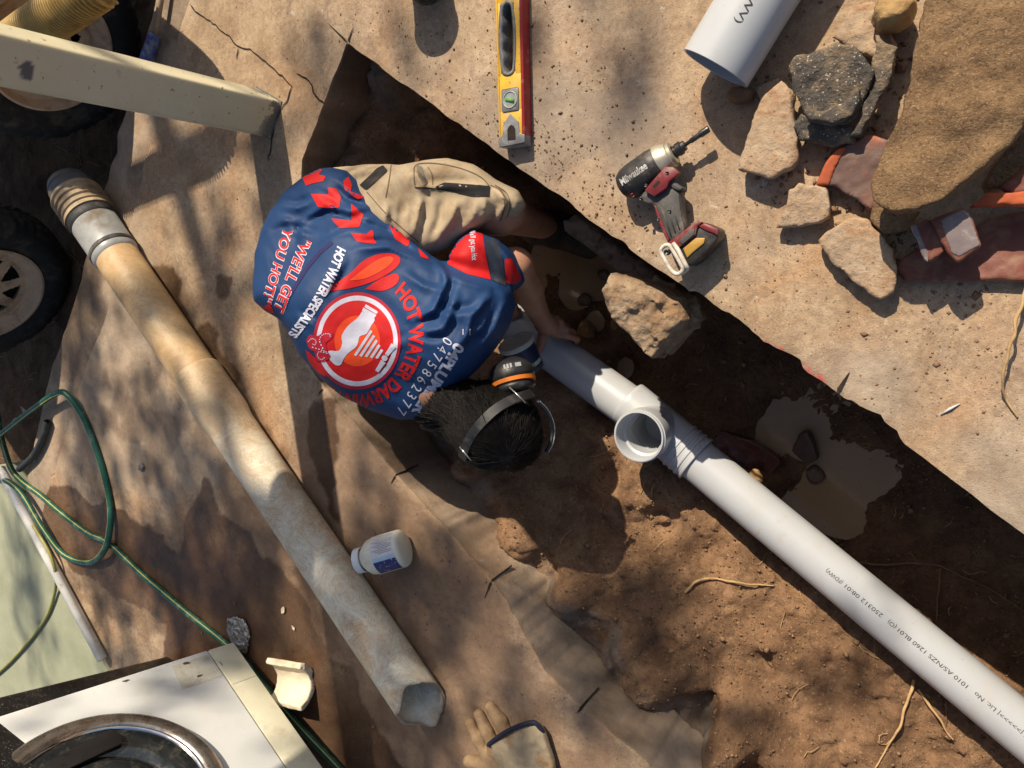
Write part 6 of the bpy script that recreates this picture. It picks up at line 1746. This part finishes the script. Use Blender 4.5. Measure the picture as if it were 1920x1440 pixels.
thumb = [at(1020, 618, PT + 0.030), at(1015, 642, PT + 0.020), at(1007, 660, PT + 0.006), at(1000, 676, PT - 0.014)]
rsh, rel, rwr = at(775, 735, 0.04), at(862, 690, -0.13), at(925, 628, PT - 0.015)
def f_body(P):
    d = ell(P, HC, MH, (0.074, 0.094, 0.100))
    d = smin(d, ell(P, HC + face * 0.045 - crown * 0.055, MH, (0.055, 0.055, 0.060)), 0.03)
    d = smin(d, cone(P, HC + face * 0.085 - crown * 0.01, HC + face * 0.105 - crown * 0.035, 0.010, 0.014), 0.012)
    d = smin(d, chain(P, [HC - crown * 0.07 - face * 0.02, at(815, 715, 0.10)], [0.058, 0.062], 0.02), 0.03)
    d = smin(d, chain(P, [at(815, 700, 0.08), at(680, 570, 0.12), at(590, 460, 0.07)], [0.085, 0.09, 0.07], 0.05), 0.04)
    d = smin(d, chain(P, [at(870, 560, 0.06), el_], [0.048, 0.040], 0.02), 0.03)
    arm = chain(P, [el_, el_ * .55 + wr * .45, wr], [0.043, 0.038, 0.0265], 0.02)
    d = smin(d, arm, 0.012)
    d = smin(d, chain(P, [rsh, rel, rwr], [0.05, 0.040, 0.028], 0.02), 0.03)
    hand = smin(chain(P, [wr, palm0, palm1], [0.026, 0.027, 0.020], 0.012), cone(P, palm0, at(1028, 600, PT + 0.022), 0.022, 0.018), 0.012)
    for f_, r_ in zip(fingers, (0.0095, 0.0100, 0.0095, 0.0085)):
        hand = smin(hand, chain(P, [palm1 * .6 + f_[0] * .4] + f_, [r_ * 1.25, r_ * 1.15, r_, r_ * .95, r_ * .8], 0.004), 0.005)
    hand = smin(hand, chain(P, thumb, [0.016, 0.0125, 0.0110, 0.0085], 0.006), 0.007)
    d = smin(d, hand, 0.008)
    rh = cone(P, rwr, at(948, 604, PT - 0.03), 0.026, 0.024)
    for k in range(4):
        rh = smin(rh, chain(P, [at(944 - 3 * k, 606 - 8 * k, PT - 0.03), at(958 - 3 * k, 596 - 8 * k, PT - 0.005), at(972 - 3 * k, 588 - 8 * k, PT - 0.01)], [0.012, 0.0095, 0.008], 0.004), 0.006)
    d = smin(d, rh, 0.01)
    d = smin(d, chain(P, [at(620, 400, 0.05), at(650, 390, 0.05), kneeL, ankL, at(1078, 450, -0.57)], [0.05, 0.055, 0.050, 0.034, 0.018], 0.03), 0.03)
    d = smin(d, chain(P, [hipR, kneeR, ankR], [0.06, 0.045, 0.035], 0.03), 0.03)
    return d
bx_ = [at(500, 380, 0.2), at(1130, 470, -0.60), at(936, 900, 0.2), at(640, 560, -0.5), at(1090, 640, -0.45), at(560, 300, 0.1)]
V, Q = nets(f_body, np.minimum.reduce(bx_) - 0.12, np.maximum.reduce(bx_) + 0.08, 0.0046, 1.25)
part('body', (relax(V, Q, 1, 0.4), Q), M_SKIN, person)
# boots
M_BOOT = pm('muddy_boot', (0.045, 0.034, 0.026), (0.022, 0.018, 0.015), 20, 0.7, 0.5, 0.004, dirt=(0.12, 0.075, 0.045), dirt_amt=0.4)
def f_boot(a, b):
    def f(P):
        d = chain(P, [a + A(0, 0, 0.10), a], [0.052, 0.052], 0.02)
        d = smin(d, chain(P, [a + A(0, 0, -0.01), b], [0.050, 0.044], 0.02), 0.03)
        return smax(d, -(P[:, 2] - a[2] + 0.042), 0.008) + 0.002 * fbm(P, 30, 3, 4)
    return f
for a, b in ((ankL + A(0, 0, -0.02), at(1105, 458, -0.555)), (ankR + A(0, 0, -0.02), ankR + unit((kneeR - ankR) * A(1, 1, 0)) * 0.15 + A(0, 0, -0.045))):
    V, Q = nets(f_boot(a, b), np.minimum(a, b) - 0.09, np.maximum(a, b) + 0.18, 0.006, 1.3)
    part('boot', (relax(V, Q, 1), Q), M_BOOT, person)

# --- hair
t = NT('black_hair')
c = t.ramp(t.noise(90, 4, 0.6), [(0.3, (0.004, 0.0035, 0.0035)), (0.7, (0.012, 0.009, 0.0075))])
M_HAIR = t.fin(c, 0.5, t.bump(t.noise(500, 2, 0.6), 0.3, 0.001), spec=0.22)
nape = at(850, 745, 0.105)
def f_hair(P):
    d = ell(P, HC + crown * 0.004, MH, (0.086, 0.104, 0.108))
    d = smin(d, cone(P, nape, HC - face * 0.03, 0.042, 0.085), 0.03)
    d = smin(d, cone(P, at(815, 780, 0.05), HC - face * 0.02 - crown * .02, 0.030, 0.08), 0.03)
    d = smin(d, cone(P, at(802, 752, 0.09), nape, 0.050, 0.050), 0.03)
    d = d + 0.004 * fbm(P, 30, 3, 44) + 0.0025 * fbm(P, 90, 2, 45)
    cutp = (P - HC) @ face - 0.060                      # the face stays free
    return smax(d, cutp, 0.01)
V, Q = nets(f_hair, HC - 0.24, HC + 0.20, 0.0055, 1.3)
hair = part('hair', (V, Q), M_HAIR, person)
# loose locks over it
rng = np.random.RandomState(3)
nv = np.zeros_like(V); e1_, e2_ = V[Q[:, 2]] - V[Q[:, 0]], V[Q[:, 3]] - V[Q[:, 1]]
fn = np.cross(e1_, e2_); fn /= np.maximum(np.linalg.norm(fn, axis=1), 1e-9)[:, None]; fcn = V[Q].mean(1)
vis = np.nonzero((fn @ EW > -0.1))[0]
VV, FF = [], []
whorl = HC + crown * 0.10 - face * 0.03
HB = BVHTree.FromPolygons(V.tolist(), Q.tolist())
for i in rng.choice(vis, 4200):
    p = fcn[i].copy(); n = fn[i]; base = len(VV)
    d = p - whorl; d = d - n * (d @ n); d = unit(unit(d + 1e-6) + 0.22 * rng.normal(size=3))
    back = (p - HC) @ face < 0.0
    L = (0.045 + 0.05 * rng.rand()) * (1.2 if back else 0.8); r = 0.0005 + 0.0006 * rng.rand(); K = 6
    lift = 0.0012 + 0.0035 * rng.rand() + (0.010 * rng.rand() if rng.rand() < 0.06 else 0); bend = rng.normal() * 0.25
    for k in range(K + 1):
        s = k / K; b = np.cross(d, n); w = r * (1 - s * 0.8)
        c = p + n * lift * (0.3 + math.sin(s * 2.4))
        VV += [c + b * w, c - b * w, c + n * w]
        d = unit(d + b * bend / K + A(0, 0, -0.05)); p = p + d * L / K
        hit = HB.find_nearest(Vector(p.tolist()))
        if hit[0] is not None:
            p = np.array(hit[0]); n = np.array(hit[1]); d = unit(d - n * (d @ n))
    for k in range(K):
        o = base + k * 3
        for a in range(3): FF.append([o + a, o + (a + 1) % 3, o + 3 + (a + 1) % 3, o + 3 + a])
lk = part('locks', (np.array(VV), np.array(FF)), M_HAIR, hair)
lk['kind'] = 'stuff'

# ------------------------------------------------------------------ ear muffs
mf = thing('ear_muffs', 'black ear muffs with an orange ring worn on the dark haired head', 'ear muffs', HC)
M_MUFF = pm('muff_black', (0.020, 0.020, 0.021), (0.013, 0.013, 0.014), 30, 0.45, 0.08, dirt=(0.075, 0.065, 0.055), dirt_amt=0.25, dirt_scale=30)
def on_head(px, py, r):
    d = raydir(px, py); w = CAM - HC; b = w @ d; cc = w @ w - r * r; D = b * b - cc
    return CAM + d * (-b - math.sqrt(max(D, 0)))
path = [on_head(x, y, 0.118) for x, y in ((868, 858), (874, 838), (886, 815), (905, 791), (930, 768), (955, 753), (978, 744), (996, 738))]
P = spline(path, 6); V, F = [], []
for i, p in enumerate(P):
    n = unit(p - HC); tt = unit(P[min(i + 1, len(P) - 1)] - P[max(i - 1, 0)]); b = unit(np.cross(n, tt))
    V += [p + b * 0.0115 + n * .001, p + b * 0.0105 + n * .0045, p - b * 0.0105 + n * .0045, p - b * 0.0115 + n * .001]
for i in range(len(P) - 1):
    for a in range(4): FF_ = [i * 4 + a, i * 4 + (a + 1) % 4, (i + 1) * 4 + (a + 1) % 4, (i + 1) * 4 + a]; F.append(FF_)
part('headband', (np.array(V), F), M_MUFF, mf, sharp=40)
e0, e1m = at(968, 738, 0.060), at(948, 652, 0.040)
part('cup', lathe(e0, e1m, [(.030, .036), (.031, .0425), (.040, .0445), (.055, .0430), (.070, .0350), (.080, .022), (.083, .0001)], 40, k=1.18), M_MUFF, mf)
part('orange_ring', lathe(e0, e1m, [(.021, .038), (.022, .0430), (.031, .0435), (.032, .038)], 40, k=1.18), pm('orange_plastic', (0.62, 0.17, 0.015), (0.52, 0.13, 0.012), 30, 0.4, 0.05, dirt=(0.25, 0.10, 0.03), dirt_amt=.3), mf, sharp=40)
part('cushion', lathe(e0, e1m, [(.0, .026), (.002, .035), (.010, .040), (.020, .039), (.022, .034)], 40, k=1.18), M_MUFF, mf)
mc = e0 + unit(e1m - e0) * 0.058; rc = unit(CAM - mc); ax = unit(e1m - e0)
# small pale marks moulded on the cup
mk = []
for (a, b, w_, h_) in ((-.012, .050, .004, .010), (-.006, .050, .004, .010), (0.000, .050, .004, .010), (.010, .050, .012, .009), (.0165, .0500, .002, .009)):
    s_ = unit(np.cross(ax, rc)); cpt = e0 + ax * b
    q = []
    for (i_, j_) in ((0, 0), (1, 0), (1, 1), (0, 1)):
        th_ = (a + i_ * w_) / 0.0445; rr_ = 0.0530
        q.append(cpt + ax * (j_ * h_) + rr_ * (math.cos(th_) * unit(rc - ax * (rc @ ax)) + math.sin(th_) * s_))
    mk.append((np.array(q), [[0, 1, 2, 3]]))
part('cup_marks', join(*mk), pm('pale_mark', (0.36, 0.36, 0.36), rough=0.5, bump=0), mf, smooth=False)
M_WIRE = pm('bright_wire', (0.62, 0.62, 0.62), rough=0.3, bump=0, metal=0.8)
part('wire', tube([on_head(955, 726, .120), on_head(972, 742, .124), on_head(986, 756, .121)], 0.0016, 8), M_WIRE, mf)
part('wire', tube([on_head(862, 838, .121), on_head(872, 850, .124), on_head(884, 864, .121)], 0.0016, 8), M_WIRE, mf)
arc = spline([on_head(x, y, 0.122) for x, y in ((1008, 752), (1022, 766), (1032, 785), (1036, 806), (1033, 830), (1024, 848))], 6)
part('neck_strap', tube(arc, 0.0055, 8), M_MUFF, mf)
part('strap_edge', tube(arc + unit(CX) * 0.0045 + EW * 0.002, 0.0012, 6), M_WIRE, mf)

# ------------------------------------------------------------------ tub of solvent beside the pipe
tub = thing('solvent_tub', 'small tub with a grubby white lid wedged beside the grey pipe', 'tub', at(982, 690, -0.28))
t0, t1 = at(990, 694, -0.235), at(966, 640, -0.195)
tx = unit(t1 - t0); TL = np.linalg.norm(t1 - t0)
Rt = 0.046
part('tub_wall', lathe(t0, t1, [(0, .0001), (0, Rt - .003), (.003, Rt), (TL - .012, Rt), (TL - .010, Rt - .001)], 48), pm('tub_dark', (0.030, 0.035, 0.04), (0.02, 0.024, 0.03), 20, 0.4, 0.05), tub)
part('lid', lathe(t0, t1, [(TL - .014, Rt), (TL - .013, Rt + .0035), (TL - .002, Rt + .0035), (TL, Rt + .002), (TL, Rt - .004), (TL - .002, Rt - .005), (TL - .002, .0001)], 48), pm('grubby_lid', (0.60, 0.58, 0.53), (0.50, 0.48, 0.42), 20, 0.5, 0.1, dirt=(0.25, 0.20, 0.14), dirt_amt=0.35, dirt_scale=22), tub, sharp=40)
rc = CAM - t0; rc = unit(rc - tx * (rc @ tx)); rd = np.cross(tx, rc)
# the label faces the viewer, reading to the right
if rd @ CX < 0: rd = -rd
def tw(s0, s1, a0, a1, r, n=12):
    V, F = [], []
    for s in (s0, s1):
        for k in range(n + 1):
            a = a0 + (a1 - a0) * k / n; V.append(t0 + tx * s + r * (math.cos(a) * rc + math.sin(a) * rd))
    for k in range(n): F.append([k, k + 1, n + 2 + k, n + 1 + k])
    return np.array(V), F
part('label', tw(.012, TL - .016, -1.3, 1.3, Rt + .0004, 24), pm('tub_navy', (0.018, 0.024, 0.07), rough=0.4, bump=0), tub)
part('label_stripe', tw(.022, .032, -0.28, 0.42, Rt + .0008), pm('tub_lime', (0.33, 0.52, 0.06), rough=0.4, bump=0), tub)
part('label_stripe', tw(.020, .031, 0.46, 1.2, Rt + .0008), pm('tub_pale', (0.50, 0.54, 0.50), (0.32, 0.36, 0.32), 150, 0.4, 0), tub)
Vt, F = text_mesh('ests', 0.022, 0.0008, 0.006)
a = -0.95 + Vt[:, 0] / Rt; s = .020 + Vt[:, 1]
W = t0 + np.outer(s, tx) + (Rt + .001) * (np.outer(np.cos(a), rc) + np.outer(np.sin(a), rd))
part('print', (W, F), pm('tub_white_print', (0.62, 0.62, 0.62), rough=0.5, bump=0), tub, smooth=False)
# ------------------------------------------------------------------ roots, sticks, crumbs, litter
M_ROOT = pm('pale_root', (0.46, 0.31, 0.15), (0.33, 0.20, 0.09), 60, 0.8, 0.3, 0.001)
M_ROOTD = pm('brown_root', (0.20, 0.115, 0.055), (0.12, 0.065, 0.03), 60, 0.8, 0.3, 0.001)
_tme = trench.data
_n = len(_tme.vertices); _co = np.zeros(_n * 3, np.float32); _tme.vertices.foreach_get('co', _co); _co = _co.reshape(-1, 3)
_nx, _ny = len(sx), len(sy); _Z = _co[:, 2].reshape(_nx, _ny)
def soil_h(x, y):
    i = np.clip(((np.asarray(x) - sx[0]) / 0.0075).astype(int), 0, _nx - 1); j = np.clip(((np.asarray(y) - sy[0]) / 0.0075).astype(int), 0, _ny - 1)
    return _Z[i, j]
def on_soil(px, py, dz=0.004):
    z = -0.35
    for _ in range(14):
        p = at(px, py, z); z = 0.5 * z + 0.5 * (float(soil_h(p[0], p[1])) + dz)
    return at(px, py, z)
def root_tube(P, r, seed):
    Q = spline(P, 7); Q = Q + 0.0022 * np.c_[vnoise(Q, 45, seed), vnoise(Q, 45, seed + 1), 0.6 * vnoise(Q, 45, seed + 2)]
    rr = r * np.linspace(1.15, 0.55, len(Q)) * (1 + 0.2 * vnoise(Q, 90, seed + 4))
    return tube(Q, rr, 7)
def soil_root(px, r, seed, mat, label, arch=0.0):
    n = len(px)
    P = [on_soil(x, y, 0.003 + r + arch * math.sin(math.pi * k / (n - 1))) for k, (x, y) in enumerate(px)]
    return solo('root', root_tube(P, r, seed), mat, label, 'root', 'roots hanging about the trench')
solo('root', root_tube([at(*p, z) for p, z in (((1926, 540), .02), ((1908, 590), .03), ((1898, 635), .035), ((1884, 690), .03), ((1880, 722), .02), ((1884, 748), .008), ((1896, 768), .005), ((1908, 782), .004))], 0.0028, 3), M_ROOT,
     'long pale root lying on the slab at the right edge', 'root')
soil_root([(1284, 1112), (1305, 1092), (1335, 1085), (1380, 1092), (1420, 1096), (1452, 1098)], 0.0032, 5, M_ROOT, 'pale root lying on the sunlit bank left of the pipe', 0.008)
soil_root([(1612, 1055), (1660, 1060), (1700, 1056), (1760, 1062), (1815, 1085), (1870, 1112), (1925, 1150)], 0.0030, 7, M_ROOTD, 'long brown root crossing the dark wet floor', 0.010)
soil_root([(1764, 1064), (1762, 1090), (1758, 1120), (1756, 1165)], 0.0030, 9, M_ROOTD, 'short brown root running towards the pipe from the long root', 0.005)
soil_root([(1715, 1275), (1708, 1300), (1696, 1330), (1686, 1365), (1665, 1400), (1640, 1440)], 0.0036, 11, M_ROOT, 'pale root curling from under the printed pipe down the bank', 0.012)
soil_root([(1722, 1292), (1740, 1318), (1762, 1348), (1775, 1372), (1788, 1388)], 0.0034, 13, M_ROOT, 'pale root beside the pipe pointing to the lower right', 0.010)
soil_root([(1776, 1315), (1775, 1345), (1768, 1370)], 0.0026, 15, M_ROOTD, 'thin root nearest the printed pipe at the lower right', 0.006)
soil_root([(1075, 870), (1100, 850), (1125, 836)], 0.0022, 17, M_ROOTD, 'thin root on the shaded bank below the tee', 0.004)
solo('stick', tube([at(1764, 777, .003), at(1782, 766, .005), at(1800, 757, .003)], [0.0012, 0.0026, 0.0008], 7), pm('white_splinter', (0.62, 0.60, 0.57), rough=0.6), 'white splinter lying alone on the sunlit slab', 'stick')
P = [on_soil(1112, 468, .01), at(1118, 450, -0.16), at(1124, 440, -0.13)]
solo('stick', tube(np.array(P), [0.006, 0.0065, 0.006], 8), M_ROOTD, 'stub of stick leaning under the slab edge by the footing', 'stick')

def crumbs(pts, sizes, seed):
    """many little angular lumps in one mesh"""
    rng = np.random.RandomState(seed)
    base = np.array([(1, 0, 0), (-1, 0, 0), (0, 1, 0), (0, -1, 0), (0, 0, 1), (0, 0, -1)], float)
    fc = np.array([(0, 2, 4), (2, 1, 4), (1, 3, 4), (3, 0, 4), (2, 0, 5), (1, 2, 5), (3, 1, 5), (0, 3, 5)])
    n = len(pts)
    sc = np.asarray(sizes)[:, None, None] * (0.55 + 0.9 * rng.rand(n, 6, 1))
    a = rng.rand(n) * 6.28; ca, sa_ = np.cos(a), np.sin(a)
    B = np.repeat(base[None], n, 0) * sc * np.array([1.15, 0.9, 0.75])
    X = B[:, :, 0] * ca[:, None] - B[:, :, 1] * sa_[:, None]; Y = B[:, :, 0] * sa_[:, None] + B[:, :, 1] * ca[:, None]
    V = np.stack([X, Y, B[:, :, 2]], -1) + np.asarray(pts)[:, None, :]
    F = (fc[None] + 6 * np.arange(n)[:, None, None]).reshape(-1, 3)
    return V.reshape(-1, 3), F
rng = np.random.RandomState(12)
pts, sz = [], []
for (cx_, cy_, sx_, sy_, n, s0) in ((760, 120, 90, 80, 260, .0024), (900, 260, 120, 90, 420, .0024), (1060, 330, 110, 70, 420, .0026), (1000, 150, 90, 100, 260, .0022), (1150, 380, 60, 40, 160, .0026), (1790, 650, 70, 50, 110, .0026),
                                (1700, 720, 120, 60, 90, .0022), (1500, 440, 150, 70, 160, .0024), (1390, 520, 110, 70, 120, .0022), (1250, 150, 160, 100, 150, .0020), (1560, 120, 80, 100, 160, .003), (480, 130, 70, 110, 90, .0020), (440, 400, 70, 120, 90, .0020),
                                (720, 1080, 90, 90, 240, .0022), (860, 1180, 110, 110, 420, .0020), (520, 900, 90, 150, 130, .0020), (640, 1250, 90, 100, 160, .0018), (280, 700, 70, 140, 90, .0018), (350, 1000, 100, 90, 90, .0018), (1020, 1370, 70, 60, 160, .0022), (230, 1150, 90, 60, 60, .0018),
                                (1580, 260, 40, 60, 60, .007), (1480, 340, 50, 30, 40, .005), (1690, 450, 40, 30, 50, .006), (1620, 400, 60, 30, 40, .005), (1660, 100, 30, 60, 40, .006), (1440, 170, 30, 30, 25, .005), (1780, 545, 80, 12, 30, .004)):
    n = int(n * (0.62 if s0 < .0035 and cy_ < 800 else 1)); xy = np.c_[rng.normal(cx_, sx_, n), rng.normal(cy_, sy_, n)]
    for x, y in xy:
        p = at(x, y, 0.0); 
        pts.append(p + A(0, 0, 0.0015)); sz.append(s0 * (0.35 + 0.9 * rng.rand() ** 1.6 + (1.8 * rng.rand() if rng.rand() < 0.03 else 0)))
pts = np.array(pts); sz = np.array(sz)
ok = sd_poly(pts[:, :2], slab_poly) > 0.006
V, F = crumbs(pts[ok], sz[ok], 5)
cr = obj('dirt_crumbs', mesh_np('dirt_crumbs', V, F), pm('dry_crumbs', (0.26, 0.155, 0.09), (0.13, 0.075, 0.045), 150, 0.95, 0.2), smooth=False)
struct(cr, 'stuff', 'dark crumbs of dry clay scattered over the concrete')
# loose lumps of soil on the trench floor and banks
xy = np.c_[rng.uniform(-1.5, 0.5, 20000), rng.uniform(-1.5, 0.6, 20000)]
inn = sd_poly(xy, tr_poly) > 0.02
xy = xy[inn]; dens = 0.5 + 0.5 * fbm(xy, 6, 3, 5); xy = xy[rng.rand(len(xy)) < 0.25 + 0.7 * (dens > 0.52)]
zz = soil_h(xy[:, 0], xy[:, 1])
s_ = 0.0016 + 0.0035 * rng.rand(len(xy)) ** 2.5 + 0.009 * (rng.rand(len(xy)) < 0.025) * rng.rand(len(xy))
keepw = zz > WATER_Z - 0.004
V, F = crumbs(np.c_[xy, zz][keepw], s_[keepw], 6)
so = obj('soil_lumps', mesh_np('soil_lumps', V, F), pm('soil_lump', (0.29, 0.175, 0.095), (0.13, 0.072, 0.038), 60, 0.95, 0.4), smooth=False)
struct(so, 'stuff', 'loose lumps of brown clay on the trench floor and banks')
# fine hair roots and straw in the trench
ds_ = []
for k in range(150):
    x, y = rng.uniform(-1.35, 0.25), rng.uniform(-1.25, 0.45)
    if sd_poly(np.array([[x, y]]), tr_poly)[0] < 0.05: continue
    a = rng.uniform(0, 6.28); L = rng.uniform(0.02, 0.075); P = []
    for i in range(5):
        a += rng.normal() * 0.5; x += math.cos(a) * L / 5; y += math.sin(a) * L / 5
        P.append((x, y, float(soil_h(x, y)) + 0.003 + 0.008 * math.sin(i / 4 * math.pi) * rng.rand()))
    ds_.append(tube(np.array(P), 0.0007 + 0.0005 * rng.rand(), 4, False))
for (a, b, c) in (((775, 165), (785, 185), (792, 200)), ((680, 268), (688, 285), (690, 296)), ((840, 245), (850, 243), (860, 246))):
    ds_.append(tube(spline([on_soil(*a, .012), on_soil(*b, .018), on_soil(*c, .006)], 4), 0.0008, 4, False))
fr = obj('fine_roots', mesh_np('fine_roots', *[join(*ds_)[0]], polys=join(*ds_)[1]), M_ROOT)
struct(fr, 'stuff', 'fine pale hair roots and straw on the trench soil')
# leaf litter and grass stems on the dark soil by the trailer
ds_ = []
for k in range(260):
    x, y = rng.uniform(-3.6, -2.2), rng.uniform(-0.75, 0.9)
    if sd_poly(np.array([[x, y]]), np.vstack([SO, CK[::-1]]))[0] > -0.01 and x > -2.9: continue
    if sd_poly(np.array([[x, y]]), slab_poly)[0] > -0.01 or sd_poly(np.array([[x, y]]), pad_poly)[0] > -0.02: continue
    a = rng.uniform(0, 6.28); L = rng.uniform(0.03, 0.10); z0 = -0.15
    P = [A(x, y, z0 + .01), A(x + math.cos(a) * L / 2, y + math.sin(a) * L / 2, z0 + .012 + .03 * rng.rand() ** 2), A(x + math.cos(a + .4) * L, y + math.sin(a + .4) * L, z0 + .01 + .02 * rng.rand())]
    ds_.append(tube(np.array(P), 0.001 + 0.001 * rng.rand(), 4, False))
J = join(*ds_)
struct(obj('dry_litter', mesh_np('dry_litter', J[0], polys=J[1]), pm('dry_stems', (0.22, 0.14, 0.075), (0.12, 0.075, 0.04), 60, 0.9, 0.2)), 'stuff', 'dry stems and litter on the dark soil under the trailer')

# little chips lying about
M_CHIP = pm('pale_chip', (0.55, 0.47, 0.36), (0.45, 0.37, 0.27), 80, 0.8, 0.2)
for i, (x, y, lab) in enumerate(((264, 877, 'small grey pebble alone on the dry slab left of the old pipe'), (533, 1142, 'pale leaf flake on the damp slab left of the old pipe'), (552, 1176, 'tiny pale seed husk below the leaf flake'))):
    if i == 0:
        V, Q = rock_data([(258, 872), (265, 866), (271, 875), (268, 884), (260, 882)], 0.006, 0.006, 0.003, 0.0022, 61, 60, 0.4); solo('pebble', (V, Q), pm('grey_pebble', (0.27, 0.24, 0.22), (0.16, 0.14, 0.13), 60, 0.8), lab, 'pebble')
    else: solo('leaf_flake', leaf(x, y, 0.0, 0.030 if i == 1 else 0.018, 1.1 * i, 0.5, 0.1, seed=i + 8), M_CHIP, lab, 'leaf')

# ------------------------------------------------------------------ the tree up-sun of the slab; its crown dapples the concrete
M_BARK = pm('bark', (0.17, 0.13, 0.095), (0.09, 0.065, 0.045), 20, 0.9, 0.8, 0.01)
M_FOL = pm('tree_leaf', (0.075, 0.12, 0.035), (0.045, 0.08, 0.02), 10, 0.6, 0.0)
tree = thing('tree', 'leafy tree beyond the slab whose crown dapples the concrete with shade', 'tree', (-3.6, 8.2, -0.155))
tk = spline([A(-3.6, 8.2, -0.2), A(-3.55, 8.1, 1.3), A(-3.4, 7.7, 2.8), A(-3.1, 7.0, 4.0), A(-2.7, 6.1, 5.0), A(-2.3, 5.3, 5.6)], 6)
part('trunk', tube(tk, np.linspace(0.19, 0.03, len(tk)), 14), M_BARK, tree)
cot = 1 / math.tan(SUN_EL)
clumps = []
rng = np.random.RandomState(21)
# shade patches on the ground (x, y, radius, leaves): the clumps hang up-sun of them
for (px_, py_, r) in ((165, 560, .24), (140, 720, .20), (345, 640, .11), (330, 840, .15), (190, 1010, .24), (330, 1110, .28), (450, 1010, .20), (470, 1210, .24), (720, 1160, .20), (850, 1080, .10), (820, 1270, .18), (670, 1340, .18),
                      (770, 1430, .20), (415, 470, .09), (500, 430, .08), (560, 110, .08), (610, 150, .06), (1040, 1040, .15), (1180, 1140, .14), (1120, 960, .10), (1090, 1250, .10), (980, 1410, .10), (1250, 1420, .12), (1150, 70, .09), (1180, 190, .08), (760, 60, .07),
                      (60, 1100, .20), (250, 1350, .2), (1340, 1240, .07), (1480, 1100, .05), (1560, 1020, .05), (1000, 90, .06)):
    h = rng.uniform(4.6, 6.2); g = at(px_, py_, 0.0)
    c = A(g[0] - SUN_H[0] * cot * h, g[1] - SUN_H[1] * cot * h, h)
    clumps.append((c, r, int(r * r * (2900 if py_ > 380 else 1500)) + 5))
LV, LF = [], []
for c, r, n in clumps:
    for _ in range(n):
        v = rng.normal(size=3); v = v / np.linalg.norm(v) * r * 1.25 * rng.rand() ** 0.5; p = c + v * A(0.62, 1.9, 1.1)
        d = unit(rng.normal(size=3) + A(0, 0, -0.4)); s = unit(np.cross(d, rng.normal(size=3))); L, W = rng.uniform(0.06, 0.12), rng.uniform(0.018, 0.032); nn = np.cross(d, s)
        o = len(LV)
        LV += [p, p + d * L * .35 + s * W, p + d * L, p + d * L * .35 - s * W, p + d * L * .5 + nn * 0.006]
        LF += [[o, o + 1, o + 4], [o + 1, o + 2, o + 4], [o + 2, o + 3, o + 4], [o + 3, o, o + 4]]
cw = part('crown', (np.array(LV), np.array(LF)), M_FOL, tree, smooth=False)
for c, r, n in clumps:
    j = int(np.argmin(np.linalg.norm(tk[12:] - c, axis=1))) + 12
    m = (tk[j] + c) / 2 + A(0, 0, 0.12)
    b = spline([tk[j], m, c], 5)
    part('branch', tube(b, np.linspace(0.018, 0.004, len(b)), 6), M_BARK, tree)
